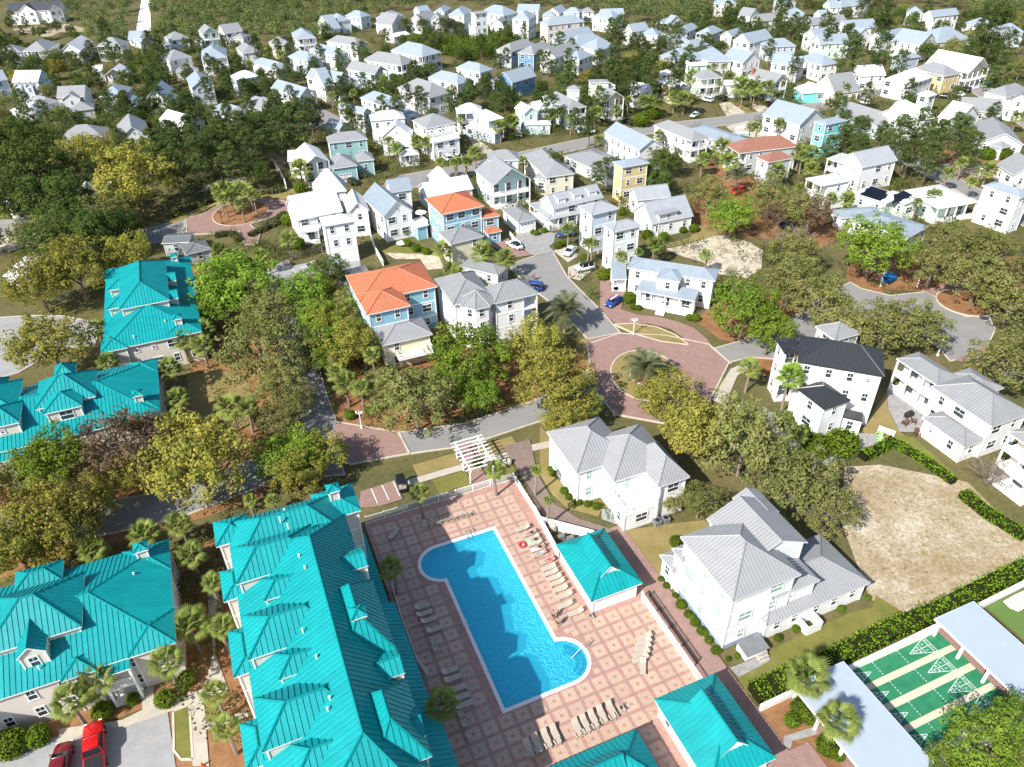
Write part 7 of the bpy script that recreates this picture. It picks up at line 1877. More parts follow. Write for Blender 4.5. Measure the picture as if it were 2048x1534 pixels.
U2 = lambda *p: [tuple(uv(*q).xy) for q in p]
picket(U2((8.4, 73.4), (26.3, 73.4)), 'white picket fence along the short end of the pool deck by the pergola', 1.4)
picket(U2((26.6, 73.4), (29.85, 73.3), (29.85, 66.2)), 'white picket fence corner beside the brown driveway and small palms', 1.4)
solidwall(U2((29.85, 66.0), (29.4, 57.6)), 'solid white fence between sunbathers and the pump yard', 1.5, 0.12, cat='fence', name='privacy_fence')
solidwall(FENCES['yard'], 'solid white fence slanting across the pump yard to the bathhouse', 1.6, 0.12, cat='fence', name='privacy_fence')
picket(U2((35.75, 47.9), (35.75, 34.8)), 'white picket fence between the deck and the brick walkway', 1.4)
picket(FENCES['black'], 'low black iron fence edging the brick walkway', 1.0, 2.4, 'black_iron')
solidwall(FENCES['wall'], 'long low white wall beside the clipped hedge and shuffleboard lanes', 0.9, 0.3)
solidwall(FENCES['pooln'], 'white wall around the far palm garden', 1.4, 0.3)
solidwall(FENCES['curved'], 'curving white wall beside the stucco house', 1.7, 0.2)
solidwall(FENCES['drive'], 'white panel fence along the grey paved court', 1.1, 0.12, cat='fence', name='privacy_fence')
picket(FENCES['timber'], 'weathered grey timber fence below the square white tower', 1.4, 2.4, 'timber', 0, name='timber_fence')
picket(FENCES['yellow'], 'white picket fence at the foot of the yellow tower house', 1.2)
solidwall(FENCES['lot'], 'white panel fence along the grassy lot behind the orange roof', 1.3, 0.12, cat='fence', name='privacy_fence')
picket(FENCES['court'], 'white picket fence round the small backyard pool', 1.2)
picket(U2((8.7, 61.3), (8.5, 57.0), (8.5, 50.6), (9.0, 48.4)), 'white low railing along the shaded apartment terrace', 1.0, 2.2)
# pergola
pg = thing('pergola', 'white timber pergola over the red brick path to the pool', 'pergola', uv(25.7, 78), GA)
pmh = MB(); pmh.box((0, 0, 1.35), (0.17, 0.17, 2.7)); pmh = pmh.mesh('post', ['trim_white'])
for x in (-1.75, 1.75):
    for y in (-2.9, 0, 2.9): link('post', pmh, pg, (x, y, 0.15))
    mb = MB(); mb.box((x, 0, 2.85), (0.14, 7.0, 0.24)); link('beam', mb.mesh('beam', ['trim_white']), pg)
rm = MB(); rm.box((0, 0, 0), (5.0, 0.12, 0.16)); rm = rm.mesh('rafter', ['trim_white'])
for k in range(9): link('rafter', rm, pg, (0, -3.2 + 0.8 * k, 3.05))
# small backyard pool
tag(sheet('backyard_pool', [[(p[0] + 2.6 * math.cos(t), p[1] + 1.5 * math.sin(t)) for p in [((BACKPOOL[0][0] + BACKPOOL[1][0]) / 2, (BACKPOOL[0][1] + BACKPOOL[1][1]) / 2)] for t in [k * PI / 10 for k in range(20)]]], 0.3, 'plaster_blue', kind=None), 'small light blue backyard pool behind the terracotta roofs', 'swimming pool')
# ------------------------------------------------------------------ plants
import numpy as np
NR = np.random.default_rng(11)
def quads_mesh(name, C, N, size, mi, mats, asp=0.62):
    n = len(C); a = NR.normal(size=(n, 3)); N = N / (np.linalg.norm(N, axis=1, keepdims=True) + 1e-9)
    X = np.cross(N, a); X /= np.linalg.norm(X, axis=1, keepdims=True) + 1e-9; Y = np.cross(N, X)
    sx = np.asarray(size).reshape(-1, 1) * 0.5 * np.ones((n, 1)); sy = sx * asp
    V = np.stack([C - X * sx, C - Y * sy, C + X * sx, C + Y * sy], axis=1).reshape(-1, 3)
    me = bpy.data.meshes.new(name); me.vertices.add(4 * n); me.vertices.foreach_set('co', V.astype(np.float32).ravel())
    me.loops.add(4 * n); me.loops.foreach_set('vertex_index', np.arange(4 * n, dtype=np.int32))
    me.polygons.add(n); me.polygons.foreach_set('loop_start', np.arange(0, 4 * n, 4, dtype=np.int32)); me.polygons.foreach_set('loop_total', np.full(n, 4, dtype=np.int32))
    for m in mats: me.materials.append(m)
    me.polygons.foreach_set('material_index', np.asarray(mi, dtype=np.int32)); me.update(calc_edges=True)
    return me
def sphere(n):
    v = NR.normal(size=(n, 3)); return v / np.linalg.norm(v, axis=1, keepdims=True)
def crown_mesh(kind, K, per, size, flat=0.8, cr=(0.22, 0.36), base=-0.35, shape='round', hole=0.0):
    C, N, M = [], [], []
    for k in range(K):
        d = sphere(1)[0]
        while d[2] < base: d = sphere(1)[0]
        rr = NR.uniform(0.45, 0.86) if NR.random() < 0.8 else NR.uniform(0.1, 0.5)
        if shape == 'pine':
            z = NR.uniform(-0.7, 1.0); w = (1 - ((z + 0.15) / 1.15) ** 2) ** 0.5 * NR.uniform(0.2, 0.8) if abs((z + 0.15) / 1.15) < 1 else 0.1
            t = NR.uniform(0, 2 * PI); c = np.array([w * math.cos(t), w * math.sin(t), z * 1.25])
        else: c = d * (0.93 * NR.random() ** 0.28) * (1 + 0.13 * math.sin(5 * d[0] + 3.1 * d[1] + 7 * base + K) + 0.1 * math.sin(9 * d[1] - 6 * d[2])) * np.array([1, 1, flat])
        r = NR.uniform(*cr); s = sphere(per); sq = np.array([1, 1, 0.62 if shape == 'pine' else 0.75])
        rad = NR.uniform(0.55, 1.0, (per, 1)) ** 0.5
        C.append(c + s * sq * r * rad); N.append(s * 0.8 + d * 0.35 + NR.normal(size=(per, 3)) * 0.42 + np.array([0, 0, 0.35])); base_m = NR.choice(3, p=[0.5, 0.3, 0.2])
        mm = np.where(NR.random(per) < 0.72, base_m, NR.integers(0, 3, per)); M.append(mm)
    C = np.concatenate(C); N = np.concatenate(N); M = np.concatenate(M)
    return quads_mesh('crown', C, N, size * NR.uniform(0.6, 1.35, len(C)), M, LEAF[kind])
def trunk_mesh(h, r, limbs, spread, m='bark', zc=0.0):
    """Trunk and limbs for a crown of radius one whose centre is the origin."""
    rn = random.Random(int(h * 100) + limbs); mb = MB()
    mb.tube([(0, 0, -h), (0.02, 0.01, -h * 0.5), (0, 0, zc - 0.15)], [r, r * 0.8, r * 0.6], 6)
    for k in range(limbs):
        t = 2 * PI * k / limbs + rn.uniform(-0.4, 0.4); a = rn.uniform(0.5, 0.85) * spread; z = rn.uniform(-0.05, 0.55)
        p = (0, 0, zc - 0.35 - rn.uniform(0, 0.2)); q = (a * 0.5 * math.cos(t), a * 0.5 * math.sin(t), zc - 0.1 + z * 0.4); s = (a * math.cos(t + 0.3), a * math.sin(t + 0.3), z)
        mb.tube([p, q, s], [r * 0.5, r * 0.35, r * 0.12], 5)
        for j in range(3):
            u = t + rn.uniform(-0.9, 0.9); mb.bar(q, (q[0] + 0.4 * math.cos(u), q[1] + 0.4 * math.sin(u), q[2] + rn.uniform(0, 0.35)), r * 0.16, 0, 4, r * 0.05)
    return mb.mesh('trunk', [m])
def frond_mesh(kind, fan=True):
    """One palm leaf growing along +x from the origin."""
    mb = MB()
    if fan:
        mb.tube([(0, 0, 0), (0.30, 0, 0.03), (0.55, 0, 0.0)], [0.022, 0.018, 0.014], 4, 0)
        for k in range(13):
            t = (k - 6) / 6 * 1.15; L = 0.60 - 0.03 * abs(k - 6); c, s = math.cos(t), math.sin(t); b = (0.5, 0, 0.0)
            mid = (0.5 + L * 0.55 * c, L * 0.55 * s, 0.03 - 0.02 * abs(t)); tip = (0.5 + L * c, L * s, -0.10 - 0.05 * abs(t)); w = 0.034
            mb.poly([b, (mid[0] + s * w, mid[1] - c * w, mid[2]), tip, (mid[0] - s * w, mid[1] + c * w, mid[2])], 1 if k % 3 else 2)
    else:
        P = [Vector((0, 0, 0)), Vector((0.35, 0, 0.16)), Vector((0.7, 0, 0.14)), Vector((1.0, 0, -0.1)), Vector((1.15, 0, -0.32))]
        mb.tube(P, [0.022, 0.018, 0.014, 0.01, 0.006], 4, 2)
        for k in range(24):
            t = (k + 2) / 26 * 3.99; i = int(t); p = P[i].lerp(P[i + 1], t - i); L = 0.30 * math.sin(PI * (0.15 + 0.8 * (k + 1) / 25)) + 0.04
            for sg in (-1, 1):
                q = p + Vector((L * 0.55, sg * L * 0.85, -0.05 - 0.1 * L)); o = Vector((0.028, 0, 0)); mb.poly([p - o, p + o, q + o * 0.2, q - o * 0.2], k % 2)
    return mb.mesh('frond', LEAF[kind])
FR = {k: frond_mesh(k, k != 'date_palm') for k in ('palm', 'date_palm', 'fan_palm')}
def frond_frames(kind, n, rn):
    out = []
    for k in range(n):
        t = k * 2.39996 + rn.uniform(-0.2, 0.2); q = (k + 0.5) / n
        el = 1.3 - 1.75 * q if kind != 'date_palm' else 1.3 - 1.6 * q
        out.append((t, el, rn.uniform(0.85, 1.1)))
    return out
def palm_crown(kind, n, seed):
    rn = random.Random(seed); src = FR[kind]; vs = np.array([v.co[:] for v in src.vertices]); V, F, M = [], [], []
    for t, el, s in frond_frames(kind, n, rn):
        R = np.array((Matrix.Rotation(t, 3, 'Z') @ Matrix.Rotation(-el, 3, 'Y') @ Matrix.Rotation(rn.uniform(-0.3, 0.3), 3, 'X'))); k = sum(len(a) for a in V)
        V.append((vs * s) @ R.T); F += [tuple(i + k for i in p.vertices) for p in src.polygons]; M += [p.material_index for p in src.polygons]
    me = bpy.data.meshes.new('crown'); me.from_pydata([tuple(v) for v in np.concatenate(V)], [], F)
    for m in LEAF[kind]: me.materials.append(m)
    me.polygons.foreach_set('material_index', M); me.update(); return me
PALMC = {k: [palm_crown(k, 30 if k != 'date_palm' else 38, s) for s in range(3)] for k in FR}
PTR = MB(); PTR.tube([(0, 0, 0), (0.02, 0, 0.5), (0, 0, 1.0)], [0.2, 0.165, 0.15], 7); PTR = PTR.mesh('trunk', ['palm_bark'])
PROTO = {}
for k in ('oak_gold', 'oak_green', 'oak_olive', 'oak_brown', 'oak_dark'):
    dense = {'oak_brown': 0.55, 'oak_olive': 0.85}.get(k, 1.0)
    PROTO[k] = [(crown_mesh(k, int(170 * dense), 44, 0.066, 0.92, (0.10, 0.20)), trunk_mesh(1.15, 0.05, 8, 1.0, 'twig' if k in ('oak_brown', 'oak_olive') else 'bark')) for _ in range(3)]
PROTO['pine'] = [(crown_mesh('pine', 95, 42, 0.085, 1.2, (0.11, 0.22), -1, 'pine'), trunk_mesh(2.0, 0.045, 5, 0.8)) for _ in range(4)]
PROTO['cypress'] = [(crown_mesh('cypress', 40, 60, 0.16, 1.0, (0.3, 0.5), -1), trunk_mesh(1.0, 0.05, 2, 0.2))]
def bare_mesh(seed):
    rn = random.Random(seed); mb = MB()
    def grow(p, d, L, r, lev):
        q = p + d * L; mb.bar(p, q, r, 0, 4, r * 0.65)
        if lev == 0: return
        for _ in range(4 if lev > 1 else 5):
            nd = (d + Vector((rn.uniform(-0.8, 0.8), rn.uniform(-0.8, 0.8), rn.uniform(-0.25, 0.5)))).normalized(); grow(p.lerp(q, rn.uniform(0.5, 1)), nd, L * rn.uniform(0.55, 0.8), r * 0.55, lev - 1)
    for k in range(6):
        t = k * PI / 3; grow(Vector((0, 0, -0.8)), Vector((math.cos(t) * 0.6, math.sin(t) * 0.6, 1)).normalized(), 0.62, 0.028, 4 if k % 2 else 3)
    return mb.mesh('branches', ['twig'])
BARE = [bare_mesh(1), bare_mesh(2)]
def shell_leaves(name, kind, n, size, fn):
    C, N = fn(n); return quads_mesh(name, C, N + NR.normal(size=N.shape) * 0.45, size * NR.uniform(0.7, 1.3, n), NR.choice(3, n, p=[0.5, 0.3, 0.2]), LEAF[kind])
def ball(n): s = sphere(n); return s * NR.uniform(0.86, 1.03, (n, 1)), s
SHR = [shell_leaves('foliage', 'shrub', 1500, 0.15, ball) for _ in range(2)]
CORE = MB(); CORE.blob((0, 0, 0), 0.86, 0, 10, 6); CORE = CORE.mesh('shade_core', [LEAF['core'][0]])  # added dark filler blob; its colour stands for shade behind the leaves
RN = random.Random(5)
NAMES = dict(oak_gold=('oak_tree', 'tree', 'golden green oak'), oak_green=('oak_tree', 'tree', 'bright green tree'), oak_olive=('oak_tree', 'tree', 'olive brown oak'), oak_brown=('oak_tree', 'tree', 'reddish brown tree'),
             oak_dark=('oak_tree', 'tree', 'dark green tree'), pine=('pine_tree', 'tree', 'dark pine'), palm=('palm_tree', 'palm', 'cabbage palm'), date_palm=('palm_tree', 'palm', 'feather leaved palm'),
             fan_palm=('palm_tree', 'palm', 'tall bright fan palm'), cypress=('cypress_tree', 'tree', 'slim dark cypress'), bare_tree=('bare_tree', 'tree', 'leafless grey brown tree'), shrub=('shrub', 'shrub', 'clipped green shrub'))
GRP = dict(oak='oaks and broad trees', pine='dark pines among the houses', palm='cabbage palms', date='feather palms', fan='fan palms', cypress='cypresses', bare='leafless trees', shrub='clipped shrubs')
plant_items = []
def plant(kind, x, y, r, zc):
    nm, cat, ph = NAMES[kind]
    root = thing(nm, '', cat, (x, y, 0), 0, GRP[kind.split('_')[0]])
    plant_items.append((ph, Vector((x, y, 0)), lambda t, q=root: q.__setitem__('label', t)))
    rz = RN.uniform(0, 6.28)
    if kind in PALMC:
        near = (Vector((x, y, zc)) - CAM).length < 118
        L = r * (1.0 if kind != 'date_palm' else 0.95); H = zc - r * 0.1
        lean = (RN.uniform(-0.05, 0.05), RN.uniform(-0.05, 0.05), rz)
        link('trunk', PTR, root, (0, 0, 0), 0, (1.0 + 0.1 * r, 1.0 + 0.1 * r, H), rot=lean)
        top = Matrix.Rotation(lean[1], 3, 'Y') @ Vector((0, 0, H))
        if near:
            rn = random.Random(RN.random())
            for t, el, s in frond_frames(kind, 26 if kind != 'date_palm' else 32, rn):
                link('frond', FR[kind], root, top, 0, L * s, rot=(Matrix.Rotation(t, 3, 'Z') @ Matrix.Rotation(-el, 3, 'Y') @ Matrix.Rotation(rn.uniform(-0.3, 0.3), 3, 'X')).to_euler())
        else: link('crown', RN.choice(PALMC[kind]), root, top, rz, L)
    elif kind == 'shrub':
        link('foliage', RN.choice(SHR), root, (0, 0, r * 0.75), rz, (r, r, r * 0.85)); link('shade_core', CORE, root, (0, 0, r * 0.75), 0, (r, r, r * 0.85))
    elif kind == 'bare_tree': link('branches', RN.choice(BARE), root, (0, 0, zc), rz, (r, r, r * 0.9))
    elif kind == 'cypress':
        c, t = PROTO[kind][0]; link('crown', c, root, (0, 0, 3.2), rz, (0.8, 0.8, 3.1)); link('trunk', t, root, (0, 0, 3.2), 0, (1, 1, 3.2))
    else:
        c, t = RN.choice(PROTO[kind]); s = (r * RN.uniform(0.92, 1.1), r * RN.uniform(0.92, 1.1), r * RN.uniform(0.85, 1.05))
        link('crown', c, root, (0, 0, zc), rz, s); h = 2.0 if kind == 'pine' else 1.15; link('trunk', t, root, (0, 0, zc), rz, (s[0], s[1], zc / h))
for k, x, y, r, zc in TREES: plant(k, x, y, r, zc)
def blocked(x, y, pad):
    for cx, cy, w, d, a in FOOT:
        dx, dy = x - cx, y - cy; p, q = dx * math.cos(a) + dy * math.sin(a), -dx * math.sin(a) + dy * math.cos(a)
        if abs(p) < w / 2 + pad and abs(q) < d / 2 + pad: return True
    return False
HARD = [g[3] for g in GROUND if g[1] in ('asphalt', 'asphalt_pale', 'brick', 'brownbrick', 'greypaver', 'concrete', 'whitesand')] + [[tuple(uv(*p).xy) for p in deck_poly]]
HBB = [(min(p[0] for p in h), max(p[0] for p in h), min(p[1] for p in h), max(p[1] for p in h), h) for h in HARD]
def paved(x, y, pad=0.0): return any(b[0] - pad < x < b[1] + pad and b[2] - pad < y < b[3] + pad and inside((x, y), b[4]) for b in HBB)
placed = [(t[1], t[2]) for t in TREES if t[0] != 'shrub']
for mix, n, (r0, r1), poly in FILL:
    xs = [p[0] for p in poly]; ys = [p[1] for p in poly]; ks = [k for k in mix for _ in range(int(mix[k] * 2))]; got = tries = 0
    while got < n and tries < n * 40:
        tries += 1; x, y = RN.uniform(min(xs), max(xs)), RN.uniform(min(ys), max(ys)); r = RN.uniform(r0, r1)
        if not inside((x, y), poly) or blocked(x, y, r * 0.35) or paved(x, y) or any((x - a) ** 2 + (y - b) ** 2 < (r * 1.0) ** 2 for a, b in placed): continue
        k = RN.choice(ks); placed.append((x, y)); got += 1
        plant(k, x, y, r, {'pine': 1.35 * r + 2.2, 'palm': 5.0}.get(k, r * 0.8 + 1.3))
assign(plant_items)
# hedges
def hedge(pts, w, h, label, kind='hedge', wavy=0.12):
    C, N = [], []; o = np.array([pts[0][0], pts[0][1], 0.0]); core = MB()
    for a, b in zip(pts, pts[1:]):
        a = np.array([*a, 0.0]) - o; b = np.array([*b, 0.0]) - o; L = np.linalg.norm(b - a); d = (b - a) / L; y = np.array([-d[1], d[0], 0]); n = int(L * (w + 2 * h) * 26)
        t = NR.random(n); s = NR.random(n) * (w + 2 * h); off = NR.normal(size=n) * wavy
        side = np.where(s < h, -1, np.where(s < h + w, 0, 1)); yy = np.where(side == 0, s - h - w / 2, side * w / 2); zz = np.where(side < 0, s, np.where(side == 0, h, s - h - w))
        nn = np.where(side[:, None] == 0, np.array([0, 0, 1.0]), y * side[:, None])
        bump = 0.16 * np.sin(t * L * 1.9) + 0.1 * np.sin(t * L * 4.3 + 1)
        C.append(a + d * (t * L)[:, None] + y * yy[:, None] + np.array([0, 0, 1.0]) * zz[:, None] + nn * (off + bump)[:, None]); N.append(nn)
        A, B, Y = Vector(a), Vector(b), Vector(y) * (w / 2 - 0.12); H = Vector((0, 0, h - 0.12)); core.hexa([A - Y, B - Y, B + Y, A + Y, A - Y + H, B - Y + H, B + Y + H, A + Y + H])
    C = np.concatenate(C); N = np.concatenate(N)
    root = thing('hedge', label, 'hedge', tuple(o)); link('foliage', quads_mesh('foliage', C, N + NR.normal(size=N.shape) * 0.5, 0.26 * NR.uniform(0.6, 1.3, len(C)), NR.choice(3, len(C), p=[0.5, 0.3, 0.2]), LEAF[kind]), root)
    link('shade_core', core.mesh('shade_core', [LEAF['core'][0]]), root)  # added dark filler box; the hedge's inner shade is in its colour
for key, w, h, lab, kd in (('long', 2.2, 1.25, 'long bright green hedge between the lawn and the shuffleboard lanes', 'hedge'), ('right', 1.3, 1.1, 'dark green hedge row between the grass strip and the dry lot', 'hedge'),
                           ('patio', 1.5, 1.2, 'short curved hedge around the grey patio with green chairs', 'hedge'), ('corner', 1.6, 1.3, 'green hedge on the edge of the dry lot beside the cream house', 'hedge'),
                           ('lane', 1.4, 1.1, 'grey green hedge along the sandy garden by the brick circle', 'greyhedge'), ('bank', 2.0, 1.0, 'low grey green shrub border along the sandy bank', 'greyhedge'),
                           ('bank2', 1.6, 1.1, 'short hedge between the brick lane and the flat roofed outbuildings', 'greyhedge'), ('rear', 1.6, 0.9, 'low grey hedge in front of the curving white wall', 'greyhedge')): hedge(HEDGES[key], w, h, lab, kd)
bed = MB()
hb = thing('flower_bed', 'round clipped green hedge ring under the feather palm on the traffic island', 'flower bed', (ISLAND[0], ISLAND[1], 0))
link('foliage', SHR[0], hb, (0, 0, 0.9), 0, (2.3, 2.3, 1.0)); link('shade_core', CORE, hb, (0, 0, 0.9), 0, (2.2, 2.2, 0.95))
# undergrowth between the houses and the far pine wood: nobody could count these
def clumps(name, P, R, kind, per, size, hz, z0=0.25):
    P = np.asarray(P); R = np.asarray(R); n = len(P); s = sphere(n * per); s[:, 2] = np.abs(s[:, 2]); c = np.repeat(P, per, axis=0); r = np.repeat(R, per)[:, None]
    C = np.concatenate([c, np.zeros((n * per, 1))], axis=1) + s * r * np.array([1, 1, hz]) * NR.uniform(0.6, 1.05, (n * per, 1)); C[:, 2] += np.repeat(R, per) * z0
    m = np.repeat(NR.choice(3, n, p=[0.45, 0.3, 0.25]), per); m = np.where(NR.random(n * per) < 0.75, m, NR.integers(0, 3, n * per))
    return quads_mesh(name, C, s + NR.normal(size=s.shape) * 0.4, size * np.repeat(R, per) * NR.uniform(0.7, 1.3, n * per), m, LEAF[kind])
def scatter(poly, n, rr, pad, sep=None):
    xs = [p[0] for p in poly]; ys = [p[1] for p in poly]; P, R = [], []
    for _ in range(n * 3):
        if len(P) >= n: break
        x, y = RN.uniform(min(xs), max(xs)), RN.uniform(min(ys), max(ys))
        if not inside((x, y), poly) or blocked(x, y, pad) or paved(x, y, 0): continue
        P.append((x, y)); R.append(RN.uniform(*rr))
    return P, R
P, R = [], []
for poly, n in UNDER:
    a, b = scatter(poly, n, (0.5, 1.9), 0.4); P += a; R += b
for cx, cy, w, d, a in FOOT:
    if cy < 170: continue
    for _ in range(7):
        t = RN.uniform(-PI * 0.95, -0.05) if RN.random() < 0.75 else RN.uniform(0, PI); q = RN.uniform(0.55, 0.85); x = cx + math.cos(t) * (w * q + 1.2); y = cy + math.sin(t) * (d * q + 1.6)
        if not blocked(x, y, 0.6) and not paved(x, y): P.append((x, y)); R.append(RN.uniform(1.2, 2.3))
link('undergrowth', clumps('undergrowth', P, R, 'bush', 48, 0.25, 1.35, 0.4), kind='stuff')
P, R = scatter(SCRUB, 560, (1.0, 2.3), 0.8)
link('scrub', clumps('scrub', P, R, 'scrub', 80, 0.28, 1.7, 0.6), kind='stuff')
P, R = [], []
for n, poly in WOOD:
    a, b = scatter(poly, n, (1.5, 3.2), 0.5); P += a; R += b
link('pine_wood', clumps('pine_wood', P, R, 'wood', 90, 0.30, 1.35, 1.5), kind='stuff')
# dry tufts on the lots
P, R = [], []
for poly, n in TUFTS:
    a, b = scatter(poly, n, (0.1, 0.3), 0.2); P += a; R += b
link('dry_grass', clumps('dry_grass', P, R, 'oak_olive', 14, 0.5, 0.6), kind='stuff')
# ------------------------------------------------------------------ vehicles
PAINT = dict(white=(0.75, 0.75, 0.74), black=(0.012, 0.012, 0.014), silver=(0.42, 0.45, 0.48), blue=(0.015, 0.06, 0.27), red=(0.45, 0.008, 0.01), maroon=(0.14, 0.008, 0.012))
for k, c in PAINT.items(): mat('paint_' + k, c, 0.25, 0.02, spec=0.6)
mat('tyre', (0.018, 0.018, 0.018), 0.85); mat('car_glass', (0.012, 0.016, 0.02), 0.06, 0.05, spec=0.8); mat('lamp_clear', (0.7, 0.72, 0.72), 0.15); mat('lamp_red', (0.35, 0.01, 0.01), 0.3)
WH = MB(); WH.bar((0, -0.11, 0), (0, 0.11, 0), 0.34, 0, 16); WH = WH.mesh('tyre', ['tyre'])
RIM = MB(); RIM.bar((0, -0.125, 0), (0, 0.125, 0), 0.21, 0, 10); RIM = RIM.mesh('rim', ['steel'])
def loft(mb, secs, m=0):
    """secs: rings of points along the length, joined and capped."""
    n = len(secs[0]); i = len(mb.v)
    for s in secs: mb.v.extend(s)
    for k in range(len(secs) - 1):
        for j in range(n):
            j2 = (j + 1) % n; mb.f.append((i + k * n + j, i + k * n + j2, i + (k + 1) * n + j2, i + (k + 1) * n + j)); mb.m.append(m)
    mb.f.append(tuple(i + j for j in range(n))); mb.m.append(m); mb.f.append(tuple(i + (len(secs) - 1) * n + j for j in reversed(range(n)))); mb.m.append(m)
SHAPE = dict(  # length, width, body stations (x, half width, sill, belt), cabin: x at belt front/rear, x at roof front/rear, roof z
    sedan=(4.6, 1.8, [(-2.3, .68, .45, .78), (-2.2, .82, .3, .92), (-1.2, .9, .24, .96), (0.6, .9, .24, .94), (1.6, .86, .26, .86), (2.2, .74, .32, .74), (2.3, .6, .42, .62)], (1.05, -1.75), (0.2, -1.0), 1.42),
    suv=(4.6, 1.9, [(-2.3, .78, .45, .95), (-2.22, .9, .32, 1.05), (-1.2, .95, .3, 1.06), (0.8, .95, .3, 1.05), (1.7, .9, .32, .98), (2.22, .8, .36, .86), (2.3, .68, .45, .75)], (1.15, -2.15), (0.35, -1.9), 1.7),
    jeep=(4.3, 1.9, [(-2.15, .86, .5, 1.1), (-2.1, .93, .45, 1.15), (-0.5, .93, .45, 1.15), (0.8, .9, .45, 1.13), (1.9, .78, .48, 1.08), (2.1, .72, .5, 1.0), (2.15, .68, .55, .95)], (0.85, -2.05), (0.6, -1.95), 1.85),
    pickup=(5.9, 2.05, [(-2.95, .9, .55, 1.1), (-2.85, 1.0, .5, 1.15), (-0.9, 1.02, .48, 1.17), (0.9, 1.02, .48, 1.15), (2.0, .98, .48, 1.1), (2.75, .9, .5, 1.0), (2.95, .74, .55, .86)], (1.35, -1.15), (0.55, -0.85), 1.9))
def car(kind, col, x, y, rz, label):
    if kind == 'golf': return golf(x, y, rz, label)
    Ln, Wd, st, (bf, br), (rf, rr), rz_top = SHAPE[kind]; pm = 'paint_' + col
    root = thing({'pickup': 'pickup_truck', 'jeep': 'off_road_car', 'suv': 'car', 'sedan': 'car'}[kind], label, 'pickup truck' if kind == 'pickup' else 'car', (x, y, 0.18), math.radians(rz), 'parked vehicles')
    mb = MB()
    loft(mb, [[(X, -h * .93, lo), (X, -h, (lo + hi) / 2), (X, -h * .96, hi - .06), (X, -h * .88, hi), (X, h * .88, hi), (X, h * .96, hi - .06), (X, h, (lo + hi) / 2), (X, h * .93, lo)] for X, h, lo, hi in st])
    link('body', mb.mesh('body', [pm], True), root)
    belt = max(s[3] for s in st) - 0.03; hb, hr = st[3][1] * .93, st[3][1] * .76
    gm = MB(); B = [(bf, -hb * .95, belt - .04), (bf, hb * .95, belt - .04), (br, hb, belt - .04), (br, -hb, belt - .04)]; T = [(rf, -hr, rz_top - .05), (rf, hr, rz_top - .05), (rr, hr, rz_top - .05), (rr, -hr, rz_top - .05)]
    gm.hexa(B + T); link('windows', gm.mesh('windows', ['car_glass']), root)
    rm = MB(); roofm = 'paint_black' if kind == 'jeep' or 'black roof' in label or 'glass roof' in label else pm
    loft(rm, [[(X, -h, z - .05), (X, -h * .8, z), (X, h * .8, z), (X, h, z - .05)] for X, h, z in ((rf + .06, hr * .98, rz_top - .03), (rf - .2, hr * 1.02, rz_top), ((rf + rr) / 2, hr * 1.03, rz_top + .02), (rr + .2, hr * 1.02, rz_top), (rr - .05, hr * .98, rz_top - .03))])
    link('roof_panel', rm.mesh('roof_panel', [roofm], True), root)
    pl = MB()
    for s in (-1, 1):
        for t in (0.0, 0.52, 1.0):
            a = Vector((bf + (br - bf) * t, s * hb * .985, belt)); b = Vector((rf + (rr - rf) * t, s * hr * 1.01, rz_top - .04)); pl.bar(a, b, 0.045)
    link('pillar', pl.mesh('pillar', [pm]), root)
    if kind == 'pickup':
        bd = MB(); bd.box((-2.0, 0, 1.18), (1.6, 1.66, 0.04)); link('truck_bed', bd.mesh('truck_bed', ['black_iron']), root)
    for X in (Ln * .31, -Ln * .3):
        for s in (-1, 1):
            sc = 1.2 if kind in ('jeep', 'pickup') else 1.0; w = link('wheel', WH, root, (X, s * (Wd / 2 - .12), .34 * sc), 0, sc); link('rim', RIM, w)
    for s in (-1, 1):
        h = MB(); h.box((Ln / 2 - .09, s * Wd * .34, st[-2][3] - .08), (.14, .34, .14)); link('headlight', h.mesh('headlight', ['lamp_clear']), root)
        h = MB(); h.box((-Ln / 2 + .05, s * Wd * .38, st[0][3] - .1), (.12, .26, .18)); link('tail_light', h.mesh('tail_light', ['lamp_red']), root)
        h = MB(); h.blob((bf - .15, s * (hb + .14), belt + .08), (.08, .12, .08), 0, 6, 4); link('mirror', h.mesh('mirror', [pm]), root)
    if kind == 'jeep':
        h = MB(); h.bar((-2.2, 0, 1.0), (-2.42, 0, 1.0), .38, 0, 14); link('spare_wheel', h.mesh('spare_wheel', ['tyre']), root)
    return root
def golf(x, y, rz, label):
    root = thing('golf_cart', label, 'golf cart', (x, y, 0.2), math.radians(rz), 'parked vehicles')
    mb = MB(); loft(mb, [[(X, -h, .25), (X, -h, z), (X, h, z), (X, h, .25)] for X, h, z in ((-1.3, .5, .6), (-1.1, .6, .75), (-.2, .6, .72), (.1, .6, .42), (.7, .6, .42), (.85, .58, .85), (1.3, .42, .6))]); link('body', mb.mesh('body', ['paint_black']), root)
    for X in (-.55, -1.0): 
        s = MB(); s.box((X, 0, .8), (.45, 1.05, .12)); s.box((X - .22, 0, 1.0), (.1, 1.05, .4)); link('seat', s.mesh('seat', ['sling']), root)
    r = MB(); loft(r, [[(X, -.62, z), (X, -.5, z + .07), (X, .5, z + .07), (X, .62, z)] for X, z in ((-1.25, 1.78), (-.6, 1.86), (.3, 1.86), (.85, 1.78))]); link('canopy', r.mesh('canopy', ['paint_black']), root)
    for X in (-1.2, .75):
        for s in (-1, 1):
            p = MB(); p.bar((X, s * .56, .6), (X * .95, s * .55, 1.8), .025); link('post', p.mesh('post', ['black_iron']), root); w = link('wheel', WH, root, (X * .75, s * .52, .24), 0, .7); link('rim', RIM, w)
    return root
for c in CARS: car(*c)
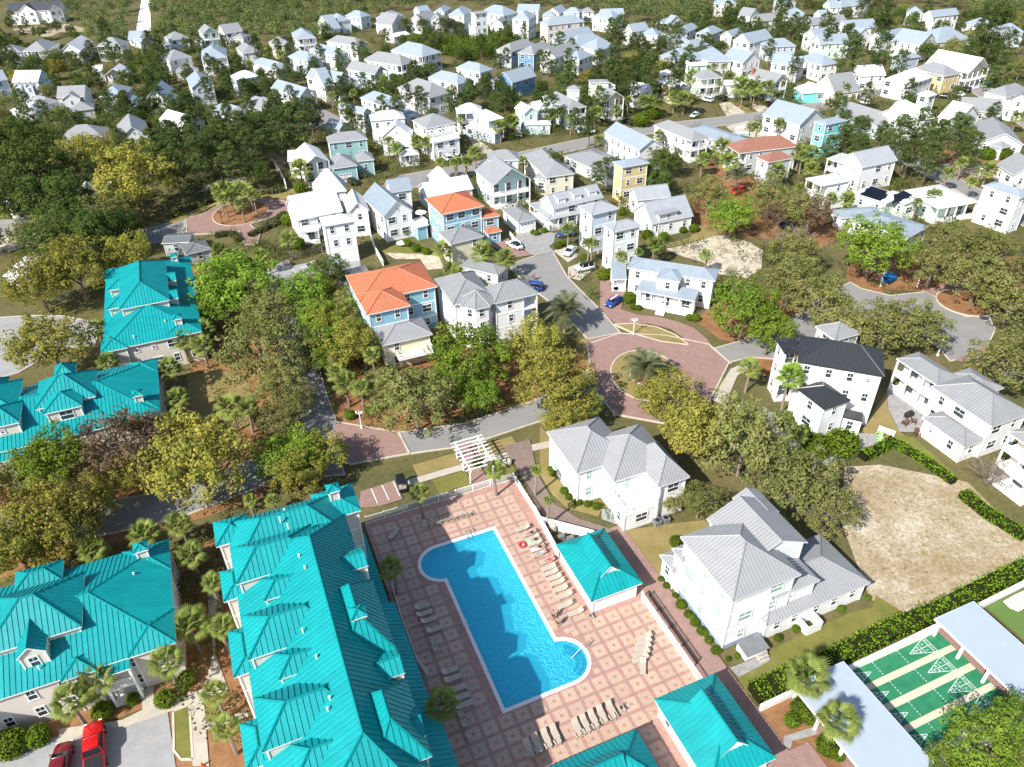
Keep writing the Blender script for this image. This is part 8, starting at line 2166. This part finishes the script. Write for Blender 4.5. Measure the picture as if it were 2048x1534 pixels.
for c in CARS:
    if 'striped board' in c[5]:
        mb = MB()
        for k in range(12): mb.box((-1.3 + .22 * k, 0, 0), (.218, .5 if 0 < k < 11 else .3, .09), 0, k % 2)
        tag(link('surfboard', mb.mesh('surfboard', ['red_shutter', 'trim_white']), None, (c[2], c[3], 1.72), math.radians(c[4])), 'red and white striped board strapped on the bright blue car', 'board')
# ------------------------------------------------------------------ pool furniture
def lounger_proto():
    root = thing('sun_lounger', '', 'sun lounger', (0, 0, 0)); 
    f = MB()
    for s in (-.3, .3): f.box((-.25, s, .34), (1.4, .06, .06)); f.bar((.45, s, .34), (.95, s, .68), .035)
    f.box((-.93, 0, .34), (.06, .66, .06)); f.box((.45, 0, .34), (.05, .66, .05)); link('frame', f.mesh('frame', ['lounger_frame']), root)
    s = MB(); s.box((-.25, 0, .385), (1.36, .6, .035)); link('seat', s.mesh('seat', ['sling']), root)
    b = MB(); b.hexa([(.45, -.3, .38), (.97, -.3, .71), (.97, .3, .71), (.45, .3, .38), (.43, -.3, .41), (.95, -.3, .74), (.95, .3, .74), (.43, .3, .41)]); link('backrest', b.mesh('backrest', ['sling']), root)
    for X in (-.8, .35):
        for y in (-.3, .3): g = MB(); g.bar((X, y, 0), (X, y, .34), .03); link('leg', g.mesh('leg', ['lounger_frame']), root)
    return root
def chair_proto():
    root = thing('pool_chair', '', 'chair', (0, 0, 0))
    s = MB(); s.box((0, 0, .4), (.52, .54, .05)); link('seat', s.mesh('seat', ['sling']), root)
    b = MB(); b.hexa([(.24, -.27, .42), (.42, -.27, .92), (.42, .27, .92), (.24, .27, .42), (.2, -.27, .42), (.38, -.27, .94), (.38, .27, .94), (.2, .27, .42)]); link('backrest', b.mesh('backrest', ['sling']), root)
    for y in (-.29, .29): a = MB(); a.box((.02, y, .64), (.56, .06, .05)); link('armrest', a.mesh('armrest', ['lounger_frame']), root)
    for X in (-.24, .26):
        for y in (-.28, .28): g = MB(); g.bar((X, y, 0), (X * .95, y, .62), .028); link('leg', g.mesh('leg', ['lounger_frame']), root)
    return root
PR = dict(lounger=lounger_proto(), chair=chair_proto()); used = {}
ROWT = dict(bathhouse=('lounger', 'in the sunny bathhouse row, from the fence corner'), shade=('', 'in the shaded row, from the far end'), south=('', 'in the row of four, from the shade'),
            south2=('', 'in the row of five, from the shade'), alone=('', ''), stacked=('', 'in the tightly packed sunny line, from its far end'), lone=('', ''), lone2=('', ''), north=('', 'in the row by the short fence, from the shade'),
            tables=('', 'in the chair line by the pavilion, from the shade'))
cnt = {}
for kind, x, y, a, row in LOUNGERS:
    p = PR[kind]; o = p if not used.get(kind) else copy_tree(p); used[kind] = 1
    o.location = (x, y, DZ + .015); o.rotation_euler = (0, 0, math.radians(a)); k = cnt[(kind, row)] = cnt.get((kind, row), 0) + 1
    ph = 'lounger' if kind == 'lounger' else 'armchair'
    one = dict(alone='tan lounger standing alone in the shade near the fence end', lone='tan armchair alone in the sun by the bathhouse corner', lone2='tan armchair at the pavilion end of the five loungers')
    o['label'] = one.get(row) or '%s %s %s' % ((ORD[k - 1].strip() or 'first'), ph, ROWT[row][1]); o['group'] = 'pool loungers' if kind == 'lounger' else 'pool chairs'
# ------------------------------------------------------------------ people
for k, c in dict(skin=(0.42, 0.24, 0.16), hair=(0.03, 0.02, 0.015), cloth_dark=(0.02, 0.025, 0.04), cloth_pink=(0.75, 0.04, 0.16), cloth_blue=(0.35, 0.55, 0.75), cloth_white=(0.75, 0.75, 0.73), cloth_green=(0.35, 0.6, 0.42), cloth_red=(0.5, 0.05, 0.06)).items(): mat(k, c, 0.7, 0.05)
def skin_body(J, E, name='body', m='skin'):
    me = bpy.data.meshes.new(name); keys = list(J); me.from_pydata([J[k][:3] for k in keys], [(keys.index(a), keys.index(b)) for a, b in E], [])
    ob = bpy.data.objects.new(name, me); COL.objects.link(ob); md = ob.modifiers.new('s', 'SKIN'); md.use_smooth_shade = True; sub = ob.modifiers.new('d', 'SUBSURF'); sub.levels = 1; sub.render_levels = 1
    for i, k in enumerate(keys): v = me.skin_vertices[0].data[i]; r = J[k][3]; v.radius = (r, r if len(J[k]) < 5 else J[k][4]); v.use_root = (k == 'pelvis')
    bpy.context.view_layer.update(); out = bpy.data.meshes.new_from_object(ob.evaluated_get(bpy.context.evaluated_depsgraph_get())); bpy.data.objects.remove(ob); out.name = name
    out.materials.clear(); out.materials.append(MATS[m]); return out
ED = [('pelvis', 'chest'), ('chest', 'neck'), ('neck', 'head'), ('head', 'crown')] + [(a + s, b + s) for s in 'lr' for a, b in (('hip', 'knee'), ('knee', 'ankle'), ('ankle', 'toe'), ('sh', 'el'), ('el', 'wr'), ('wr', 'hand'))] + [('pelvis', 'hip' + s) for s in 'lr'] + [('chest', 'sh' + s) for s in 'lr']
def pose(kind):
    R = dict(hip=.085, knee=.058, ankle=.04, toe=.032, sh=.058, el=.042, wr=.03, hand=.034)
    J = dict(pelvis=(0, 0, .95, .13, .15), chest=(0, 0, 1.32, .12, .16), neck=(0, 0, 1.5, .055), head=(.02, 0, 1.6, .085), crown=(.01, 0, 1.72, .085))
    def put(k, s, p): J[k + s] = (*p, R[k])
    sw = .28 if kind == 'walk' else 0.03
    for s, y in (('l', .1), ('r', -.1)):
        g = sw if s == 'l' else -sw
        put('hip', s, (0, y, .9)); put('knee', s, (g * .55, y, .5)); put('ankle', s, (g * .7 - abs(g) * .15, y, .08)); put('toe', s, (g * .7 + .16, y * 1.1, .035))
        put('sh', s, (0, y * 1.9, 1.42)); put('el', s, (-g * .5, y * 2.3, 1.14)); put('wr', s, (-g * .7 + .08, y * 2.2, .9)); put('hand', s, (-g * .7 + .1, y * 2.2, .8))
    if kind == 'lie':      # reclining on a lounger: head towards +x
        J = dict(pelvis=(.35, 0, .5, .13, .14), chest=(.66, 0, .68, .12, .16), neck=(.83, 0, .8, .055), head=(.92, 0, .87, .085), crown=(1.01, 0, .93, .085))
        for s, y in (('l', .11), ('r', -.11)):
            up_ = .2 if s == 'l' else 0.02
            put('hip', s, (.28, y, .49)); put('knee', s, (-.1, y, .52 + up_)); put('ankle', s, (-.48 + up_ * .5, y, .46)); put('toe', s, (-.58 + up_ * .5, y * 1.2, .55))
            put('sh', s, (.74, y * 1.8, .74)); put('el', s, (.5, y * 2.5, .58)); put('wr', s, (.28, y * 2.2, .55)); put('hand', s, (.2, y * 1.9, .55))
    if kind == 'ride':
        J = dict(pelvis=(-.2, 0, .98, .12, .14), chest=(.08, 0, 1.3, .12, .16), neck=(.2, 0, 1.44, .055), head=(.27, 0, 1.53, .085), crown=(.28, 0, 1.65, .085))
        for s, y, k, a in (('l', .1, (.2, .78), (.1, .38)), ('r', -.1, (.12, .62), (.05, .2))):
            put('hip', s, (-.16, y, .95)); put('knee', s, (k[0], y, k[1])); put('ankle', s, (a[0], y, a[1])); put('toe', s, (a[0] + .15, y, a[1] - .03))
            put('sh', s, (.12, y * 1.8, 1.37)); put('el', s, (.32, y * 2.2, 1.15)); put('wr', s, (.5, y * 2.2, 1.06)); put('hand', s, (.57, y * 2.1, 1.05))
    return J
def person(kind, x, y, a, label):
    z = DZ if kind in ('lie', 'walk', 'stand') and x > -6 and y < 80 else 0.16
    root = thing('person', label, 'person', (x, y, z), math.radians(a)); J = pose(kind); link('body', skin_body(J, ED), root)
    h = MB(); c = J['crown']; d = J['head']; h.blob((c[0] - .02, c[1], c[2] + .0), (.1, .095, .1), 0, 8, 6); link('hair', h.mesh('hair', ['hair'], True), root)
    m = 'cloth_pink' if 'pink' in label else 'cloth_blue' if 'light blue' in label else 'cloth_red' if 'red top' in label else 'cloth_dark'
    def grow(names, f): return {k: (*J[k][:3], J[k][3] * f, (J[k][4] if len(J[k]) > 4 else J[k][3]) * f) for k in names}
    S1 = grow(['pelvis', 'hipl', 'hipr', 'kneel', 'kneer'], 1.22)
    for s in 'lr': k, p = Vector(S1['knee' + s][:3]), Vector(S1['hip' + s][:3]); q = p.lerp(k, .7 if kind != 'lie' else .35); S1['knee' + s] = (*q, .085, .085)
    link('shorts', skin_body(S1, [('pelvis', 'hipl'), ('pelvis', 'hipr'), ('hipl', 'kneel'), ('hipr', 'kneer')], 'shorts', m if 'red top' not in label else 'cloth_dark'), root)
    if 'without a shirt' not in label and 'dark shorts' not in label:
        S2 = grow(['pelvis', 'chest', 'shl', 'shr'], 1.16); link('top', skin_body(S2, [('pelvis', 'chest'), ('chest', 'shl'), ('chest', 'shr')], 'top', m), root)
    fc = MB(); hx = Vector(d[:3]); f = (Vector((1, 0, -.1)) if kind != 'lie' else Vector((-.45, 0, .9))).normalized(); sd = Vector((0, 1, 0))
    fc.blob(tuple(hx + f * .095), .02, 0, 6, 4)
    for s in (-1, 1): fc.blob(tuple(hx + f * .08 + sd * s * .034 + Vector((0, 0, .03))), .012, 1, 6, 4); fc.blob(tuple(hx + sd * s * .088), .022, 0, 6, 4)
    link('face', fc.mesh('face', ['skin', 'hair']), root)
    return root
for p in PEOPLE:
    person(*p)
    if 'towel' in p[4] and 'beside' not in p[4]:
        mb = MB(); mb.box((-.2, 0, .415), (1.3, .66, .02)); tag(link('towel', mb.mesh('towel', ['cloth_green' if 'green' in p[4] else 'cloth_white']), None, (p[1], p[2], DZ), math.radians(p[3])), ('pale green' if 'green' in p[4] else 'white') + ' towel spread on an occupied lounger', 'towel')
def bicycle(x, y, rz, label, m):
    root = thing('bicycle', label, 'bicycle', (x, y, .18), rz)
    for X in (-.52, .52):
        w = MB(); R = .34; P = [(X + R * math.cos(t), 0, R + R * math.sin(t)) for t in [2 * PI * k / 16 for k in range(17)]]; w.tube(P, [.028] * 17, 4)
        for k in range(6): w.bar((X, 0, R), (X + R * math.cos(k * PI / 3), 0, R + R * math.sin(k * PI / 3)), .006, 0, 3)
        link('wheel', w.mesh('wheel', ['tyre']), root)
    f = MB()
    for a, b in (((-.52, 0, .34), (-.1, 0, .32)), ((-.1, 0, .32), (-.22, 0, .82)), ((-.52, 0, .34), (-.2, 0, .75)), ((-.2, 0, .75), (.36, 0, .8)), ((-.1, 0, .32), (.36, 0, .74)), ((.52, 0, .34), (.34, 0, .95)), ((.34, -.28, .98), (.34, .28, .98))): f.bar(a, b, .022, 0, 5)
    link('frame', f.mesh('frame', [m]), root); s = MB(); s.blob((-.23, 0, .86), (.13, .07, .04), 0, 8, 4); link('saddle', s.mesh('saddle', ['black_iron']), root)
mat('paint_green', (0.01, 0.30, 0.12), 0.4)
rp = [p for p in PEOPLE if p[0] == 'ride'][0]; bicycle(rp[1], rp[2], math.radians(rp[3]), 'bicycle ridden along the grey street', 'black_iron')
for (x, y), t in zip(BIKES, ('nearer the driveway curve', 'nearer the covered grill')): bicycle(x, y, GA + 1.35, 'green bicycle standing on the patio, ' + t, 'paint_green')
for k in range(3): bicycle(BIKES2[0][0] + .5 * k, BIKES2[0][1] + .35 * k, GA + 2.0, 'blue bicycle by the carport posts, ' + ('outermost', 'middle one', 'closest to the posts')[k], 'paint_blue')
# ------------------------------------------------------------------ lamp posts, small things
for x, y, lab in LAMPS:
    m = 'black_iron' if lab.startswith('dark') else 'trim_white'; root = thing('lamp_post', lab, 'lamp post', (x, y, .1)); p = MB(); p.bar((0, 0, 0), (0, 0, 3.2), .09, 0, 8, .07); p.box((0, 0, .2), (.3, .3, .4)); link('post', p.mesh('post', [m]), root)
    a = MB(); a.box((0, 0, 2.95), (.9, .08, .1)); a.bar((0, 0, 3.2), (0, 0, 3.55), .1, 0, 6, .02); link('arm', a.mesh('arm', [m]), root)
    for s in (-.4, .4):
        h = MB(); h.bar((s, 0, 2.98), (s, 0, 3.3), .1, 0, 6, .15); h.bar((s, 0, 3.3), (s, 0, 3.42), .18, 0, 6, .03); link('lantern', h.mesh('lantern', [m]), root)
for (x, y), t in zip(AC, ('nearest the corner column', 'under the overhanging oak')):
    root = thing('air_conditioner', 'grey air conditioning unit ' + t, 'air conditioner', (x, y, 0), GA); b = MB(); b.box((0, 0, .45), (.95, .95, .9)); link('casing', b.mesh('casing', ['grey_plastic']), root); f = MB(); f.bar((0, 0, .9), (0, 0, .94), .34, 0, 14); link('fan_grille', f.mesh('fan_grille', ['black_iron']), root)
for (x, y), lab in zip(GRILL, ('covered grey grill on the patio by the green bicycles', 'black covered grill on the patio by the wooden steps')):
    root = thing('grill', lab, 'grill', (x, y, .15), .4); c = MB(); loft(c, [[(X, -.3, .05), (X, -.32, .8), (X, -.15, z), (X, .15, z), (X, .32, .8), (X, .3, .05)] for X, z in ((-.7, .85), (-.4, 1.1), (.4, 1.1), (.7, .85))]); link('cover', c.mesh('cover', ['grey_plastic' if 'grey' in lab else 'black_iron']), root)
def adirondack(x, y, rz, label, m):
    root = thing('garden_chair', label, 'chair', (x, y, .15), rz)
    s = MB(); s.hexa([(-.3, -.28, .36), (.3, -.28, .24), (.3, .28, .24), (-.3, .28, .36), (-.3, -.28, .4), (.3, -.28, .28), (.3, .28, .28), (-.3, .28, .4)]); link('seat', s.mesh('seat', [m]), root)
    b = MB(); b.hexa([(.26, -.28, .26), (.32, -.28, .26), (.32, .28, .26), (.26, .28, .26), (.56, -.3, .98), (.62, -.3, .98), (.62, .3, .98), (.56, .3, .98)]); link('backrest', b.mesh('backrest', [m]), root)
    for y_ in (-.36, .36): a = MB(); a.box((-.02, y_, .56), (.75, .12, .04)); a.box((-.32, y_, .28), (.1, .06, .56)); a.box((.28, y_, .28), (.08, .06, .56)); link('armrest', a.mesh('armrest', [m]), root)
for (x, y), t, a in zip(ADIR, ('facing the grill', 'at the wooden steps', 'by the low wall end'), (.6, 2.6, 1.5)): adirondack(x, y, a, 'dark brown slatted garden chair ' + t, 'brown_wood')
for (x, y), t, a in zip(ADIRG, ('nearest the white bench', 'by the curved hedge', 'against the white house wall'), (.2, .5, 2.2)): adirondack(x, y, a, 'lime green garden chair ' + t, 'lime_plastic')
x, y = BIN[0]; root = thing('wheeled_bin', 'dark wheeled rubbish bin beside the tall fan palm', 'bin', (x, y, .1), .3); b = MB(); b.hexa([(-.25, -.25, 0), (.25, -.25, 0), (.25, .25, 0), (-.25, .25, 0), (-.33, -.33, 1.0), (.33, -.33, 1.0), (.33, .33, 1.0), (-.33, .33, 1.0)]); link('bin_body', b.mesh('bin_body', ['grey_plastic']), root); b = MB(); b.box((0, 0, 1.04), (.72, .72, .08)); link('lid', b.mesh('lid', ['black_iron']), root)
for (x, y), t in zip(BARREL, ('alone in the bed by the pergola', 'left of two by the driveway mouth', 'right of two by the driveway mouth')):
    b = MB(); b.tube([(0, 0, 0), (0, 0, .35), (0, 0, .7), (0, 0, .95)], [.3, .42, .4, .25], 10); b.blob((0, 0, .95), (.26, .26, .1), 0, 10, 4); tag(link('urn', b.mesh('urn', ['stone']), None, (x, y, .1)), 'large grey stone urn ' + t, 'urn')
p = uv(30.9, 62.3); root = thing('filter_tank', 'beige pool filter tank inside the pump yard', 'tank', (p.x, p.y, 0)); b = MB(); b.tube([(0, 0, 0), (0, 0, .2), (0, 0, 1.2), (0, 0, 1.5)], [.35, .55, .55, .2], 12); link('tank_shell', b.mesh('tank_shell', ['concrete']), root); b = MB(); b.tube([(0, 0, 1.5), (.3, 0, 1.6), (.8, -.3, .6), (1.4, -.9, .4)], [.06] * 4, 6); link('pipe', b.mesh('pipe', ['trim_white']), root)
for k, (u, v) in enumerate(((31.2, 60.6), (32.2, 59.9))):
    p = uv(u, v); root = thing('pump', 'grey pool pump in the pump yard, ' + ('nearer the filter tank' if k == 0 else 'nearer the bathhouse'), 'pump', (p.x, p.y, 0), GA); b = MB(); b.box((0, 0, .3), (.9, .55, .6)); link('casing', b.mesh('casing', ['grey_plastic']), root); b = MB(); b.bar((.45, 0, .35), (1.0, 0, .35), .2, 0, 10); link('motor', b.mesh('motor', ['black_iron']), root)
def parasol(x, y, z, m, label, r=1.6, h=2.4):
    root = thing('parasol', label, 'parasol', (x, y, z)); b = MB(); b.bar((0, 0, 0), (0, 0, h + .3), .035, 0, 6); link('pole', b.mesh('pole', ['trim_white']), root); b = MB()
    for k in range(8):
        t0, t1 = 2 * PI * k / 8, 2 * PI * (k + 1) / 8; b.poly([(r * math.cos(t0), r * math.sin(t0), h - .35), (r * math.cos(t1), r * math.sin(t1), h - .35), (0, 0, h + .25)]); b.poly([(r * math.cos(t0), r * math.sin(t0), h - .4), (0, 0, h + .2), (r * math.cos(t1), r * math.sin(t1), h - .4)])
    link('canopy', b.mesh('canopy', [m]), root)
for (x, y), z, m, lab in zip(PARASOL, (3.4, 0, 0, 0), ('trim_white', 'trim_white', 'blue_tarp', 'red_shutter'), ('white parasol on the side deck of the orange roofed house', 'white parasol on the grassy lot', 'blue parasol by the far palm and wood edge', 'red parasol among the clustered palms')): parasol(x, y, z, m, lab, 1.4 if z else 1.2, 2.4 if lab[0] != 'w' or z else 1.2)
x, y = BALL[0]; b = MB(); b.tube([(.42 * math.cos(t), .42 * math.sin(t), .14) for t in [2 * PI * k / 16 for k in range(17)]], [.14] * 17, 8); tag(link('swim_ring', b.mesh('swim_ring', ['cloth_red'], True), None, (x, y, DZ)), 'red and white swim ring lying by the sunbathers', 'swim ring')
for (x, y), t in zip(CONE, ('on the red path under the pergola', 'on the footpath by the leaning palms')):
    b = MB(); b.bar((0, 0, .04), (0, 0, .7), .18, 0, 10, .03); b.box((0, 0, .02), (.42, .42, .04)); tag(link('traffic_cone', b.mesh('traffic_cone', ['orange_cone']), None, (x, y, .18)), 'orange traffic cone ' + t, 'cone')
x, y = TARP[0]; b = MB(); loft(b, [[(X, -.9, 0), (X, -.95, z * .7), (X, -.5, z), (X, .5, z), (X, .95, z * .7), (X, .9, 0)] for X, z in ((-1.3, 1.0), (-1.0, 1.5), (0, 1.7), (1.0, 1.45), (1.3, .9))]); tag(link('covered_trailer', b.mesh('covered_trailer', ['blue_tarp'], True), None, (x, y, .05), .5), 'blue tarpaulin covered trailer under the lime green tree', 'trailer')
p = uv(51.3, 37.0); root = thing('bin_enclosure', 'white open topped enclosure with a dark chair beside the low grey roof', 'enclosure', (p.x, p.y, 0), GA)
for c, s in (((-1, 0, .8), (.1, 2, 1.6)), ((1, 0, .8), (.1, 2, 1.6)), ((0, -1, .8), (2.1, .1, 1.6)), ((0, 1, .8), (2.1, .1, 1.6))): b = MB(); b.box(c, s); link('panel', b.mesh('panel', ['trim_white']), root)
p = uv(43.3, 36.8); root = thing('entry_canopy', 'grey roofed entry canopy with steps on the white three storey house', 'canopy', (p.x, p.y, 0), GA); b = MB(); b.hexa([(-1.5, -1, 1.15), (1.5, -1, 1.15), (1.5, 1, 1.35), (-1.5, 1, 1.35), (-1.5, -1, 1.25), (1.5, -1, 1.25), (1.5, 1, 1.45), (-1.5, 1, 1.45)]); link('canopy_roof', b.mesh('canopy_roof', ['slate_metal' if 'slate_metal' in MATS else 'grey_plastic']), root); b = MB(); b.box((0, .1, .6), (2.7, 1.7, 1.1)); link('landing', b.mesh('landing', ['trim_white']), root); b = MB()
for k in range(3): b.box((.6, -1.0 - .3 * k, .45 - .15 * k), (1.2, .3, .9 - .3 * k))
link('stair', b.mesh('stair', ['stone']), root)
b = MB(); b.box((0, 0, .45), (.5, 2.4, .08)); b.box((.25, 0, .75), (.08, 2.4, .6)); b.box((0, -1.1, .22), (.5, .1, .44)); b.box((0, 1.1, .22), (.5, .1, .44)); tag(link('bench', b.mesh('bench', ['trim_white']), None, (BENCH[0], BENCH[1], .15), .9), 'white garden bench at the end of the curved hedge', 'bench')
for o in S.objects:
    if '_lab' in o: del o['_lab']
